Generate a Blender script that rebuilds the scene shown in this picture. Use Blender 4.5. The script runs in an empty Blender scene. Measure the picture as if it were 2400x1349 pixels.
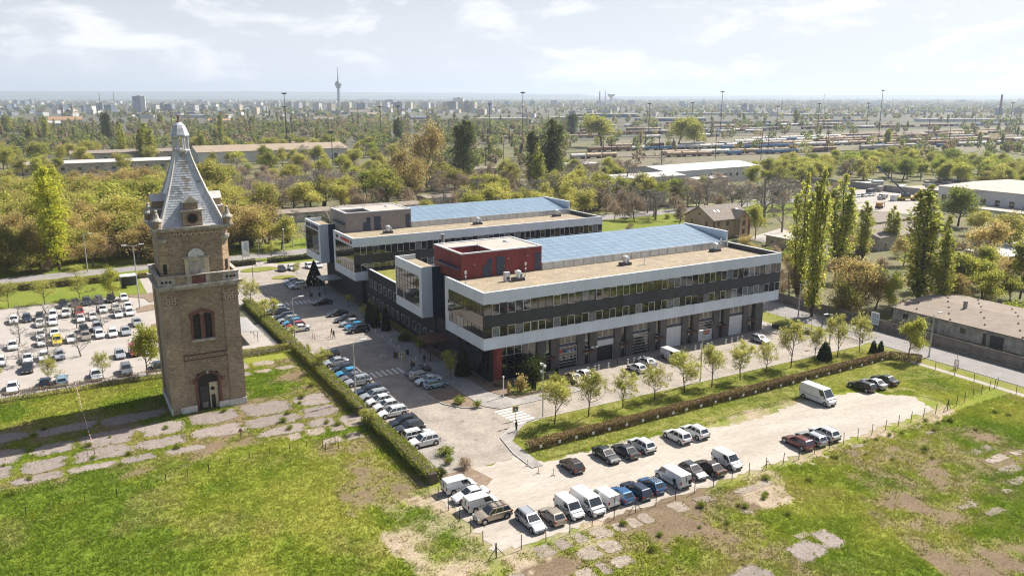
import bpy, math, random
import numpy as np
from mathutils import Vector
R = math.radians
random.seed(7)
scene = bpy.context.scene
COL = scene.collection

# ---------------------------------------------------------------- camera, sky, sun, exposure
# x runs along the long side of the office buildings, y away from their front, metres
CAMX, CAMY, CAMZ, PITCH, YAW, FPX = -75.154, -113.177, 47.5, 13.45, -30.0, 1867.0
cam_d = bpy.data.cameras.new('camera'); cam = bpy.data.objects.new('camera', cam_d); COL.objects.link(cam)
cam.location = (CAMX, CAMY, CAMZ); cam.rotation_euler = (R(90-PITCH), 0, R(YAW))
cam_d.sensor_width = 36; cam_d.lens = FPX/2400*36; cam_d.clip_start = .5; cam_d.clip_end = 60000
scene.camera = cam
SUN_EL, SUN_DIR = R(47.7), Vector((.9898, .1426, 0))
SUN_AZ = math.atan2(SUN_DIR.x, SUN_DIR.y)
world = bpy.data.worlds.new('World'); scene.world = world; world.use_nodes = True
SKYV, CLDV = (7.9, 8.3, 9.1), (10.9, 10.8, 10.7)
def build_world():
    nt = world.node_tree; nt.nodes.clear(); N = nt.nodes.new; L = nt.links.new
    sky = N('ShaderNodeTexSky'); sky.sky_type = 'NISHITA'; sky.sun_disc = False
    sky.sun_elevation = SUN_EL; sky.sun_rotation = SUN_AZ; sky.air_density = 1.0; sky.dust_density = 2.5; sky.ozone_density = 1.0
    tc = N('ShaderNodeTexCoord'); sp = N('ShaderNodeSeparateXYZ'); L(tc.outputs['Generated'], sp.inputs[0])
    mz = N('ShaderNodeMath'); mz.operation = 'MAXIMUM'; mz.inputs[1].default_value = 0.0; L(sp.outputs[2], mz.inputs[0])
    mp = N('ShaderNodeMapping'); mp.inputs['Scale'].default_value = (9, 9, 27); L(tc.outputs['Generated'], mp.inputs[0])
    n1 = N('ShaderNodeTexNoise'); n1.inputs['Scale'].default_value = 1.0; n1.inputs['Detail'].default_value = 10; n1.inputs['Roughness'].default_value = .58; n1.inputs['Distortion'].default_value = .35
    L(mp.outputs[0], n1.inputs['Vector'])
    r1 = N('ShaderNodeValToRGB'); r1.color_ramp.elements[0].position = .50; r1.color_ramp.elements[1].position = .64; L(n1.outputs[0], r1.inputs[0])
    # haze and far cloud close up towards the horizon, blue sky opens overhead
    vz = N('ShaderNodeMapRange'); vz.interpolation_type = 'SMOOTHSTEP'; vz.inputs[1].default_value = 0.0; vz.inputs[2].default_value = .26; vz.inputs[3].default_value = .92; vz.inputs[4].default_value = .04; L(mz.outputs[0], vz.inputs[0])
    veil = N('ShaderNodeMix'); veil.data_type = 'RGBA'; L(vz.outputs[0], veil.inputs[0])
    L(sky.outputs[0], veil.inputs[6]); veil.inputs[7].default_value = (SKYV[0], SKYV[1], SKYV[2], 1)
    cl = N('ShaderNodeMix'); cl.data_type = 'RGBA'; L(veil.outputs[2], cl.inputs[6]); cl.inputs[7].default_value = (CLDV[0], CLDV[1], CLDV[2], 1)
    mf = N('ShaderNodeMath'); mf.operation = 'MULTIPLY'; L(r1.outputs[0], mf.inputs[0]); L(mf.outputs[0], cl.inputs[0])
    # cumulus seen edge-on crowd together low down, gaps open overhead
    cz = N('ShaderNodeMapRange'); cz.inputs[1].default_value = .05; cz.inputs[2].default_value = .35; cz.inputs[3].default_value = .8; cz.inputs[4].default_value = .08; L(mz.outputs[0], cz.inputs[0]); L(cz.outputs[0], mf.inputs[1])
    bg = N('ShaderNodeBackground'); bg.inputs[1].default_value = .062; out = N('ShaderNodeOutputWorld')
    L(cl.outputs[2], bg.inputs[0]); L(bg.outputs[0], out.inputs[0])
build_world()
sun_d = bpy.data.lights.new('sun', 'SUN'); sun_d.energy = 5.0; sun_d.angle = R(.53); sun_d.color = (1, .95, .86)
sun = bpy.data.objects.new('sun', sun_d); COL.objects.link(sun); sun.location = (60, 20, 120)
sv = Vector((SUN_DIR.x*math.cos(SUN_EL), SUN_DIR.y*math.cos(SUN_EL), math.sin(SUN_EL)))
sun.rotation_euler = sv.to_track_quat('Z', 'Y').to_euler()
vs = scene.view_settings; vs.view_transform = 'Standard'; vs.look = 'None'; vs.gamma = 1; vs.exposure = .85; vs.use_curve_mapping = False
cy = scene.cycles; cy.filter_width = 1.15; cy.use_denoising = True; cy.max_bounces = 5; cy.diffuse_bounces = 2; cy.glossy_bounces = 3; cy.transmission_bounces = 3
cy.transparent_max_bounces = 6; cy.volume_bounces = 0; cy.caustics_reflective = False; cy.caustics_refractive = False; cy.sample_clamp_indirect = 6

# ---------------------------------------------------------------- geometry helpers
_s, _c = math.sin(R(PITCH)), math.cos(R(PITCH))
_fx, _fy = math.sin(R(-YAW)), math.cos(R(-YAW))          # heading on the ground
def G(px, py, z=0.0):
    """ground position (at height z) surveyed from photograph coordinates"""
    u, v = (px-1200)/FPX, (py-674.5)/FPX
    t = (CAMZ-z)/(_s+v*_c); f = (_c-v*_s)*t; l = u*t
    return Vector((CAMX+_fx*f+_fy*l, CAMY+_fy*f-_fx*l, z))
def PX(x, y, z=0.0):
    dx, dy, dz = x-CAMX, y-CAMY, z-CAMZ
    f = dx*_fx+dy*_fy; l = dx*_fy-dy*_fx
    d = f*_c-dz*_s; return 1200+FPX*l/d, 674.5-FPX*(f*_s+dz*_c)/d, d
def HT(px, py, top):
    """height of something standing at (px,py) whose top is seen at row top"""
    v0, v1 = (py-674.5)/FPX, (top-674.5)/FPX
    f = (_c-v0*_s)*CAMZ/(_s+v0*_c)
    return CAMZ-f*(_s+v1*_c)/(_c-v1*_s)
def MPP(px, py):
    return CAMZ/(_s+(py-674.5)/FPX*_c)/FPX

class MB:
    def __init__(s): s.v = []; s.f = []; s.m = []
    def face(s, pts, m=0):
        n = len(s.v); s.v.extend(tuple(p) for p in pts); s.f.append(tuple(range(n, n+len(pts)))); s.m.append(m)
    def box(s, x0, x1, y0, y1, z0, z1, m=0):
        n = len(s.v)
        s.v += [(x0,y0,z0),(x1,y0,z0),(x1,y1,z0),(x0,y1,z0),(x0,y0,z1),(x1,y0,z1),(x1,y1,z1),(x0,y1,z1)]
        s.f += [(n,n+3,n+2,n+1),(n+4,n+5,n+6,n+7),(n,n+1,n+5,n+4),(n+1,n+2,n+6,n+5),(n+2,n+3,n+7,n+6),(n+3,n,n+4,n+7)]; s.m += [m]*6
        return s
    def prism(s, poly, z0, z1, m=0, mtop=None):
        n = len(s.v); k = len(poly)
        s.v += [(p[0],p[1],z0) for p in poly]+[(p[0],p[1],z1) for p in poly]
        s.f += [tuple(range(n+k-1, n-1, -1)), tuple(range(n+k, n+2*k))]+[(n+i, n+(i+1)%k, n+k+(i+1)%k, n+k+i) for i in range(k)]
        s.m += [m, m if mtop is None else mtop]+[m]*k; return s
    def extr_y(s, poly, y0, y1, m=0):
        n = len(s.v); k = len(poly)
        s.v += [(p[0],y0,p[1]) for p in poly]+[(p[0],y1,p[1]) for p in poly]
        s.f += [tuple(range(n, n+k)), tuple(range(n+2*k-1, n+k-1, -1))]+[(n+(i+1)%k, n+i, n+k+i, n+k+(i+1)%k) for i in range(k)]; s.m += [m]*(k+2); return s
    def extr_x(s, poly, x0, x1, m=0):
        n = len(s.v); k = len(poly)
        s.v += [(x0,p[0],p[1]) for p in poly]+[(x1,p[0],p[1]) for p in poly]
        s.f += [tuple(range(n+k-1, n-1, -1)), tuple(range(n+k, n+2*k))]+[(n+i, n+(i+1)%k, n+k+(i+1)%k, n+k+i) for i in range(k)]; s.m += [m]*(k+2); return s
    def tube(s, p, q, r0, r1=None, k=6, m=0, cap=True):
        r1 = r0 if r1 is None else r1
        p, q = Vector(p), Vector(q); d = (q-p).normalized()
        a = d.cross(Vector((0,0,1)) if abs(d.z) < .9 else Vector((1,0,0))).normalized(); b = d.cross(a)
        n = len(s.v)
        for c, r in ((p, r0), (q, r1)):
            for i in range(k):
                t = 2*math.pi*i/k; s.v.append(tuple(c+a*(r*math.cos(t))+b*(r*math.sin(t))))
        s.f += [(n+i, n+k+i, n+k+(i+1)%k, n+(i+1)%k) for i in range(k)]; s.m += [m]*k
        if cap: s.f += [tuple(range(n, n+k)), tuple(range(n+2*k-1, n+k-1, -1))]; s.m += [m]*2
        return s
    def lathe(s, prof, k=12, c=(0,0), m=0, rot=0.0, sq=None):
        n = len(s.v)
        for r, z in prof:
            for i in range(k):
                t = 2*math.pi*i/k+rot; s.v.append((c[0]+r*math.cos(t), c[1]+r*math.sin(t), z))
        for j in range(len(prof)-1):
            s.f += [(n+j*k+i, n+j*k+(i+1)%k, n+(j+1)*k+(i+1)%k, n+(j+1)*k+i) for i in range(k)]; s.m += [m]*k
        e = n+(len(prof)-1)*k
        s.f += [tuple(range(n+k-1, n-1, -1)), tuple(range(e, e+k))]; s.m += [m, m]
        return s
    def mesh(s, name, mats, smooth=False):
        me = bpy.data.meshes.new(name); me.from_pydata(s.v, [], s.f)
        for x in (mats if isinstance(mats, (list, tuple)) else [mats]): me.materials.append(x)
        if any(s.m): me.polygons.foreach_set('material_index', s.m)
        if smooth: me.polygons.foreach_set('use_smooth', [True]*len(s.f))
        me.update(); return me
    def build(s, name, mats, parent=None, loc=(0,0,0), rz=0.0, smooth=False):
        return ob(name, s.mesh(name, mats, smooth), parent, loc, rz)
def ob(name, data, parent=None, loc=(0,0,0), rz=0.0, scale=None):
    o = bpy.data.objects.new(name, data); COL.objects.link(o)
    o.parent = parent; o.location = loc
    if rz: o.rotation_euler = (0, 0, rz)
    if scale is not None: o.scale = scale if hasattr(scale, '__len__') else (scale,)*3
    return o
def tag(o, label, cat, group=None):
    o['label'] = label; o['category'] = cat
    if group: o['group'] = group
    return o
def thing(name, label, cat, loc=(0,0,0), rz=0.0, group=None):
    return tag(ob(name, None, None, loc, rz), label, cat, group)
def struct(o): o['kind'] = 'structure'; return o
def stuff(o): o['kind'] = 'stuff'; return o
def copy_tree(o, parent=None, loc=None, rz=None, scale=None):
    c = o.copy(); COL.objects.link(c); c.parent = parent
    if loc is not None: c.location = loc
    if rz is not None: c.rotation_euler = (0, 0, rz)
    if scale is not None: c.scale = scale
    for ch in o.children: copy_tree(ch, c)
    return c
def np_mesh(name, V, F, mats, col=None, mi=None, smooth=False):
    V = np.asarray(V, np.float32); F = np.asarray(F, np.int32); k = F.shape[1]
    me = bpy.data.meshes.new(name); me.vertices.add(len(V)); me.vertices.foreach_set('co', V.ravel())
    me.loops.add(F.size); me.loops.foreach_set('vertex_index', F.ravel())
    me.polygons.add(len(F)); me.polygons.foreach_set('loop_start', np.arange(0, F.size, k, dtype=np.int32))
    for x in (mats if isinstance(mats, (list, tuple)) else [mats]): me.materials.append(x)
    if mi is not None: me.polygons.foreach_set('material_index', np.asarray(mi, np.int32))
    if smooth: me.polygons.foreach_set('use_smooth', np.ones(len(F), bool))
    if col is not None:
        a = me.color_attributes.new('Col', 'FLOAT_COLOR', 'POINT')
        c4 = np.ones((len(V), 4), np.float32); c4[:, :3] = col; a.data.foreach_set('color', c4.ravel())
    me.update(calc_edges=True); return me
_lat = np.random.RandomState(5).rand(256, 256).astype(np.float32)
def vnoise(x, y, sc, seed=0):
    x = np.asarray(x, float)/sc+seed*17.31; y = np.asarray(y, float)/sc+seed*9.77
    xi = np.floor(x).astype(int); yi = np.floor(y).astype(int); fx = x-xi; fy = y-yi
    fx = fx*fx*(3-2*fx); fy = fy*fy*(3-2*fy)
    g = lambda a, b: _lat[a & 255, b & 255]
    return (g(xi,yi)*(1-fx)+g(xi+1,yi)*fx)*(1-fy)+(g(xi,yi+1)*(1-fx)+g(xi+1,yi+1)*fx)*fy
def fbm(x, y, sc, seed=0, o=4):
    t = 0; a = .5; n = 0
    for i in range(o): t = t+a*vnoise(x, y, sc/2**i, seed+i*3); n += a; a *= .55
    return t/n
def in_poly(x, y, poly):
    x = np.asarray(x); y = np.asarray(y); r = np.zeros(x.shape, bool); j = len(poly)-1
    for i in range(len(poly)):
        (xi, yi), (xj, yj) = poly[i][:2], poly[j][:2]
        if yi != yj: r ^= ((yi > y) != (yj > y)) & (x < (xj-xi)*(y-yi)/(yj-yi)+xi)
        j = i
    return r

# ---------------------------------------------------------------- materials
def new_mat(name):
    m = bpy.data.materials.new(name); m.use_nodes = True; nt = m.node_tree
    return m, nt, nt.nodes['Principled BSDF']
def hexc(r, g, b):
    f = lambda v: ((v/255+.055)/1.055)**2.4 if v > 10 else v/255/12.92
    return (f(r), f(g), f(b))
def mat(name, col, rough=.75, metal=0., spec=.5, var=.12, vs_=1.2, col2=None, bump=0., bs=12., attr=False, coat=0., ior=None, fine=0., fs=14., stretch=None, orand=0.):
    m, nt, b = new_mat(name); N = nt.nodes.new; L = nt.links.new
    b.inputs['Roughness'].default_value = rough; b.inputs['Metallic'].default_value = metal; b.inputs['Specular IOR Level'].default_value = spec
    if coat: b.inputs['Coat Weight'].default_value = coat; b.inputs['Coat Roughness'].default_value = .05
    if ior: b.inputs['IOR'].default_value = ior
    tc = N('ShaderNodeTexCoord'); vec = tc.outputs['Object']
    if stretch:
        mp = N('ShaderNodeMapping'); mp.inputs['Scale'].default_value = stretch; L(vec, mp.inputs[0]); vec = mp.outputs[0]
    c2 = col2 if col2 is not None else tuple(max(0, v*(1-2*var)) for v in col)
    c1 = col if col2 is not None else tuple(v*(1+var*.6) for v in col)
    n = N('ShaderNodeTexNoise'); n.inputs['Scale'].default_value = vs_; n.inputs['Detail'].default_value = 6; n.inputs['Roughness'].default_value = .65; L(vec, n.inputs['Vector'])
    rp = N('ShaderNodeMapRange'); rp.inputs[1].default_value = .35; rp.inputs[2].default_value = .65; L(n.outputs[0], rp.inputs[0])
    mx = N('ShaderNodeMix'); mx.data_type = 'RGBA'; mx.inputs[6].default_value = (*c1, 1); mx.inputs[7].default_value = (*c2, 1); L(rp.outputs[0], mx.inputs[0])
    cur = mx.outputs[2]
    def mul(cur, other):
        q = N('ShaderNodeMix'); q.data_type = 'RGBA'; q.blend_type = 'MULTIPLY'; q.inputs[0].default_value = 1; L(cur, q.inputs[6]); L(other, q.inputs[7]); return q.outputs[2]
    if fine:
        n2 = N('ShaderNodeTexNoise'); n2.inputs['Scale'].default_value = fs; n2.inputs['Detail'].default_value = 3; L(vec, n2.inputs['Vector'])
        r2 = N('ShaderNodeMapRange'); r2.inputs[1].default_value = .3; r2.inputs[2].default_value = .7; r2.inputs[3].default_value = 1-fine; r2.inputs[4].default_value = 1+fine; L(n2.outputs[0], r2.inputs[0]); cur = mul(cur, r2.outputs[0])
    if attr:
        a = N('ShaderNodeAttribute'); a.attribute_name = 'Col'; cur = mul(cur, a.outputs[0])
    if orand:
        oi = N('ShaderNodeObjectInfo'); r3 = N('ShaderNodeMapRange'); r3.inputs[3].default_value = 1-orand; r3.inputs[4].default_value = 1+orand; L(oi.outputs['Random'], r3.inputs[0]); cur = mul(cur, r3.outputs[0])
    L(cur, b.inputs['Base Color'])
    if bump:
        n3 = N('ShaderNodeTexNoise'); n3.inputs['Scale'].default_value = bs; n3.inputs['Detail'].default_value = 4; L(vec, n3.inputs['Vector'])
        bp = N('ShaderNodeBump'); bp.inputs['Strength'].default_value = bump; bp.inputs['Distance'].default_value = .03; L(n3.outputs[0], bp.inputs['Height']); L(bp.outputs[0], b.inputs['Normal'])
    return m
def leaf_mat(name, c1, c2, trans=.35, orand=.22):
    m = mat(name, c1, rough=.6, spec=.25, col2=c2, vs_=.22, attr=True, orand=orand)
    nt = m.node_tree; b = nt.nodes['Principled BSDF']; out = [n for n in nt.nodes if n.type == 'OUTPUT_MATERIAL'][0]
    src = b.inputs['Base Color'].links[0].from_socket
    t = nt.nodes.new('ShaderNodeBsdfTranslucent'); nt.links.new(src, t.inputs[0])
    mx = nt.nodes.new('ShaderNodeMixShader'); mx.inputs[0].default_value = trans
    nt.links.new(b.outputs[0], mx.inputs[1]); nt.links.new(t.outputs[0], mx.inputs[2]); nt.links.new(mx.outputs[0], out.inputs[0])
    return m
def brick_mat(name, c1, c2, mortar, bw=.5, bh=.09, ms=.012, rough=.9, blotch=None, side=False, orand=0.):
    """small units (bricks, pavers, cladding) too fine to pick apart at this distance"""
    m, nt, b = new_mat(name); N = nt.nodes.new; L = nt.links.new; b.inputs['Roughness'].default_value = rough
    tc = N('ShaderNodeTexCoord'); vec = tc.outputs['Object']
    if side:   # walls: (x+y, z)
        s = N('ShaderNodeSeparateXYZ'); L(vec, s.inputs[0]); ad = N('ShaderNodeMath'); L(s.outputs[0], ad.inputs[0]); L(s.outputs[1], ad.inputs[1])
        cb = N('ShaderNodeCombineXYZ'); L(ad.outputs[0], cb.inputs[0]); L(s.outputs[2], cb.inputs[1]); v2 = cb.outputs[0]
    else: v2 = vec
    br = N('ShaderNodeTexBrick'); br.inputs['Scale'].default_value = 1; br.inputs['Brick Width'].default_value = bw; br.inputs['Row Height'].default_value = bh; br.inputs['Mortar Size'].default_value = ms
    br.inputs['Color1'].default_value = (*c1, 1); br.inputs['Color2'].default_value = (*c2, 1); br.inputs['Mortar'].default_value = (*mortar, 1); L(v2, br.inputs['Vector'])
    cur = br.outputs[0]
    for sc_, lo, hi in ((.35, .78, 1.18), (2.2, .82, 1.15)):
        n = N('ShaderNodeTexNoise'); n.inputs['Scale'].default_value = sc_; n.inputs['Detail'].default_value = 5; L(vec, n.inputs['Vector'])
        r = N('ShaderNodeMapRange'); r.inputs[1].default_value = .3; r.inputs[2].default_value = .7; r.inputs[3].default_value = lo; r.inputs[4].default_value = hi; L(n.outputs[0], r.inputs[0])
        q = N('ShaderNodeMix'); q.data_type = 'RGBA'; q.blend_type = 'MULTIPLY'; q.inputs[0].default_value = 1; L(cur, q.inputs[6]); L(r.outputs[0], q.inputs[7]); cur = q.outputs[2]
    if blotch:   # weathered courses: streaks that run along the beds
        mp = N('ShaderNodeMapping'); mp.inputs['Scale'].default_value = (1.1, 1.1, 5.5); L(vec, mp.inputs[0])
        n = N('ShaderNodeTexNoise'); n.inputs['Scale'].default_value = 1.0; n.inputs['Detail'].default_value = 6; n.inputs['Roughness'].default_value = .75; L(mp.outputs[0], n.inputs['Vector'])
        r = N('ShaderNodeMapRange'); r.inputs[1].default_value = .33; r.inputs[2].default_value = .67; r.inputs[3].default_value = .62; r.inputs[4].default_value = 1.32; L(n.outputs[0], r.inputs[0])
        q = N('ShaderNodeMix'); q.data_type = 'RGBA'; q.blend_type = 'MULTIPLY'; q.inputs[0].default_value = 1; L(cur, q.inputs[6]); L(r.outputs[0], q.inputs[7]); cur = q.outputs[2]
        n = N('ShaderNodeTexNoise'); n.inputs['Scale'].default_value = .6; n.inputs['Detail'].default_value = 7; n.inputs['Roughness'].default_value = .7; L(vec, n.inputs['Vector'])
        r = N('ShaderNodeMapRange'); r.inputs[1].default_value = .56; r.inputs[2].default_value = .68; r.inputs[4].default_value = .7; L(n.outputs[0], r.inputs[0])
        q = N('ShaderNodeMix'); q.data_type = 'RGBA'; L(r.outputs[0], q.inputs[0]); L(cur, q.inputs[6]); q.inputs[7].default_value = (*blotch, 1); cur = q.outputs[2]
    L(cur, b.inputs['Base Color'])
    bp = N('ShaderNodeBump'); bp.inputs['Strength'].default_value = .4; bp.inputs['Distance'].default_value = .02; L(br.outputs[1], bp.inputs['Height']); bp.invert = True; L(bp.outputs[0], b.inputs['Normal'])
    return m
def glass_mat(name, col, rough=.04, ior=1.9, var=.3):
    m = mat(name, col, rough=rough, spec=.5, var=var, vs_=.7, ior=ior); return m
M = {}
M['white'] = mat('white_paint', (.64,.65,.67), .45, var=.06)
M['clad'] = mat('white_cladding', (.60,.66,.735), .42, var=.05, vs_=.3, stretch=(1,1,.2), fine=.05, fs=6)
M['navy'] = mat('navy_cladding', (.035,.05,.085), .45, var=.1, stretch=(1,1,.1))
M['dark'] = mat('anthracite_panel', (.042,.046,.055), .42, var=.18, vs_=.6, spec=.4, orand=.15)
M['alu'] = mat('aluminium', (.62,.64,.66), .35, metal=.4, var=.08)
M['dalu'] = mat('dark_aluminium', (.05,.055,.065), .4, var=.1)
M['steel'] = mat('galvanised_steel', (.42,.44,.46), .45, metal=.5, var=.15)
M['black'] = mat('black_paint', (.012,.012,.014), .5, var=.2)
M['rubber'] = mat('rubber', (.014,.014,.015), .85, var=.2)
M['glass'] = glass_mat('window_glass', (.020,.024,.027), ior=1.95)
M['glass2'] = glass_mat('window_glass_blinds', (.20,.22,.24), ior=1.8)
M['glass3'] = glass_mat('window_glass_warm', (.05,.047,.036), ior=1.95)
M['cglass'] = glass_mat('car_glass', (.022,.026,.03), ior=1.9)
M['gravelroof'] = mat('roof_gravel', (.335,.27,.185), .95, col2=(.235,.19,.135), vs_=.5, fine=.4, fs=6, bump=.5, bs=8)
M['rooflt'] = mat('roof_membrane', (.43,.385,.34), .9, col2=(.35,.31,.27), vs_=.5, fine=.06)
M['red'] = mat('red_render', (.22,.046,.042), .85, var=.12, vs_=.5, fine=.08, stretch=(1,1,.35))
M['grey'] = mat('grey_cladding', (.26,.23,.215), .7, var=.06, vs_=.6)
M['solar'] = mat('roof_glazing', (.19,.265,.33), .25, spec=.8, var=.09, vs_=.3, coat=.4, orand=.08)
M['dbrick'] = brick_mat('dark_brick', (.050,.047,.048), (.034,.033,.036), (.026,.026,.028), .3, .09, .01, side=True)
M['pier'] = brick_mat('grey_brick', (.17,.15,.135), (.12,.11,.105), (.085,.08,.078), .3, .09, .012, side=True)
M['rust'] = mat('rusty_steel', (.17,.075,.04), .85, col2=(.10,.05,.035), vs_=3)
M['conc'] = mat('concrete', (.36,.34,.31), .9, col2=(.25,.235,.215), vs_=.8, fine=.12)
M['kerb'] = mat('kerb_concrete', (.42,.40,.37), .9, var=.12, vs_=2)
M['lampw'] = mat('lamp_white', (.8,.8,.8), .4)
M['wood'] = mat('weathered_wood', (.10,.06,.035), .85, var=.3, vs_=5)
M['pole'] = mat('pole_grey', (.46,.46,.46), .5, metal=.2)
M['dpole'] = mat('pole_dark', (.045,.042,.042), .6)
M['tyre'] = M['rubber']
M['rim'] = mat('wheel_rim', (.45,.46,.48), .35, metal=.7)
M['hl'] = mat('headlight_lens', (.62,.65,.68), .12, coat=.8)
M['tl'] = mat('tail_light_lens', (.32,.012,.012), .2, coat=.6)
M['plate'] = mat('number_plate', (.75,.75,.72), .5)
M['bark'] = mat('bark', (.10,.075,.055), .95, col2=(.055,.042,.032), vs_=3)
M['greybark'] = mat('pale_bark', (.30,.27,.235), .95, col2=(.16,.14,.12), vs_=1.5, orand=.25)
M['twig'] = mat('twig_bark', (.15,.115,.09), .95, col2=(.085,.065,.05), vs_=2, orand=.3)
# ---------------------------------------------------------------- ground
def sheet(name, poly, z, m, parent=None):
    b = MB(); b.face([(p[0], p[1], z) for p in poly]); o = b.build(name, m, parent)
    return o if parent else struct(o)
def rect(x0, x1, y0, y1): return [(x0,y0),(x1,y0),(x1,y1),(x0,y1)]
def rough_poly(poly, amp, step=1.5, seed=0):
    rs = np.random.RandomState(seed); out = []
    for i in range(len(poly)):
        a = Vector(poly[i][:2]); b = Vector(poly[(i+1)%len(poly)][:2]); n = max(1, int((b-a).length/step))
        for k in range(n):
            p = a.lerp(b, k/n); out.append((p.x+rs.uniform(-amp, amp), p.y+rs.uniform(-amp, amp)))
    return out
M['far_ground'] = mat('far_ground', (.062,.066,.034), .95, col2=(.095,.082,.055), vs_=.012, fine=.35, fs=.05)
M['scrub'] = mat('scrub_ground', (.095,.11,.03), .95, col2=(.15,.12,.065), vs_=.06, fine=.35, fs=1.4)
M['meadow'] = mat('meadow', (1,1,1), .95, spec=.1, col2=(.86,.86,.86), vs_=.8, attr=True, fine=.3, fs=3.5, bump=.6, bs=5)
M['lawn'] = mat('lawn', (.15,.17,.028), .95, spec=.1, col2=(.24,.22,.07), vs_=.35, fine=.3, fs=4, bump=.5, bs=6)
M['lawn2'] = mat('park_lawn', (.125,.165,.022), .95, spec=.1, col2=(.19,.205,.04), vs_=.12, fine=.25, fs=2)
M['gravel'] = mat('white_gravel', (.325,.285,.24), .95, col2=(.415,.37,.32), vs_=.3, fine=.14, fs=5, bump=.4, bs=9, stretch=(.22,1,1))
M['pave'] = brick_mat('street_pavers', (.33,.285,.24), (.305,.265,.225), (.225,.195,.165), .4, .2, .015)
M['bay'] = brick_mat('bay_pavers', (.29,.255,.225), (.27,.24,.21), (.19,.165,.145), .4, .2, .015)
M['walk'] = brick_mat('pavement_slabs', (.32,.295,.27), (.295,.27,.25), (.22,.20,.185), .4, .4, .02)
M['lot'] = mat('car_park_surface', (.37,.33,.30), .95, col2=(.32,.29,.26), vs_=.3, fine=.08, fs=5)
M['asph'] = mat('worn_asphalt', (.255,.235,.225), .93, col2=(.205,.19,.18), vs_=.35, fine=.12, fs=6)
M['asphslab'] = mat('old_asphalt', (.20,.165,.145), .95, col2=(.25,.21,.185), vs_=.8, fine=.28, fs=4, orand=.12, bump=.4, bs=4)
M['concslab'] = mat('old_concrete', (.285,.24,.195), .95, col2=(.19,.155,.12), vs_=1.1, fine=.3, fs=4, orand=.18, bump=.4, bs=4)
M['soil'] = mat('bare_soil', (.17,.12,.085), .95, col2=(.24,.175,.12), vs_=.8, fine=.25, fs=5, bump=.6, bs=5)
M['mark'] = mat('road_paint', (.62,.61,.58), .7, var=.1, vs_=3)

g = MB(); ring = [0, 500, 1500, 4000, 9000, 22000]; nseg = 48
pts = [[(CAMX+r*math.cos(2*math.pi*i/nseg), CAMY+r*math.sin(2*math.pi*i/nseg), 0) for i in range(nseg)] for r in ring[1:]]
for i in range(nseg):
    g.face([(CAMX, CAMY, 0), pts[0][i], pts[0][(i+1)%nseg]])
    for k in range(len(pts)-1): g.face([pts[k][i], pts[k+1][i], pts[k+1][(i+1)%nseg], pts[k][(i+1)%nseg]])
ground = struct(g.build('ground', M['far_ground']))
struct(sheet('scrubland', [(-420,140),(700,140),(760,620),(-420,620)], .010, M['scrub']))
struct(sheet('yard_ground', rect(74, 330, -120, 139), .012, M['scrub']))

# wild meadow with worn patches: colour of the plants and soil themselves
PXP = lambda *p: [tuple(G(a, b)[:2]) for a, b in p]
DIRT = [(PXP((820,1085),(1000,1120),(1030,1180),(1175,1310),(1150,1380),(990,1380),(890,1210)), .72, 0),
        ([(-40,-54),(0,-54),(2,-44.6),(-40,-44.6)], .80, 0), ([(-41.5,-48),(-36,-48),(-36,-29),(-41.5,-29)], .74, 0), ([(0,-47.5),(44,-47.5),(44,-44),(0,-44)], .66, 0),
        (PXP((1480,1145),(1700,1120),(1800,1190),(1790,1260),(1560,1300),(1400,1260)), .55, 1),
        (PXP((1180,1380),(1930,1380),(1860,1265),(1560,1280),(1300,1290)), .55, 1),
        (PXP((1960,1015),(2120,985),(2400,1010),(2450,1349),(2250,1380),(2090,1240),(1980,1130)), .58, 1),
        (PXP((1870,925),(2120,905),(2250,960),(2190,990),(1990,1030),(1830,1075),(1690,1120),(1650,980)), .62, 0),
        ([(-110,-7),(-38,-7),(-38,21),(-110,19)], .48, 1),
        ([(-49,-30),(-38.6,-30),(-38.6,31),(-44,31)], .50, 1)]
LUSH = PXP((0,1140),(300,1080),(650,1060),(560,1349),(0,1349))
YEL = PXP((560,1349),(520,1200),(600,1080),(780,1080),(930,1290),(960,1349))
def meadow_col(x, y):
    n1 = fbm(x, y, 14, 1); n2 = fbm(x, y, 4.5, 2); n3 = fbm(x, y, 1.4, 3); n4 = fbm(x, y, 7, 6)
    lush = np.array((.118,.168,.016)); mid = np.array((.180,.212,.026)); yel = np.array((.245,.248,.046)); dry = np.array((.27,.22,.095))
    w = np.clip((n1-.5)*2.6+(n2-.5)*1.6+.45, 0, 1)
    w = np.clip(w-.35*in_poly(x, y, LUSH)+.12*in_poly(x, y, YEL), 0, 1)[..., None]
    c = np.where(w < .5, lush+(mid-lush)*w*2, mid+(yel-mid)*(w*2-1))
    d = np.zeros(np.shape(x)); kind = np.zeros(np.shape(x))
    for poly, amt, k in DIRT:
        ins = in_poly(x+(n2-.5)*5, y+(n3-.5)*5, poly)
        d = np.where(ins, np.maximum(d, amt), d); kind = np.where(ins, k, kind)
    d = np.clip((d-.42)*1.6+(n2-.5)*2.4+(n3-.5)*1.3+(d > 0)*.10, 0, 1)*(d > 0)
    dry_w = np.clip((n4-.56)*5, 0, .75)[..., None]
    c = c*(1-dry_w)+(c*.45+dry*.55)*dry_w
    soil = np.where(kind[..., None] > .5, np.array((.17,.125,.082)), np.array((.35,.28,.205)))
    soil = soil*(.75+.5*n3[..., None])
    dd = d[..., None]
    return c*(1-dd)+soil*dd, d
gx = np.arange(-124, 68.01, .6); gy = np.arange(-90, 36.01, .6)
X, Y = np.meshgrid(gx, gy); C_, D_ = meadow_col(X, Y)
Z = .02+.05*(fbm(X, Y, 3, 8)-.5)*(1-in_poly(X, Y, rect(-42, 66, -47, 40)))
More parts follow.
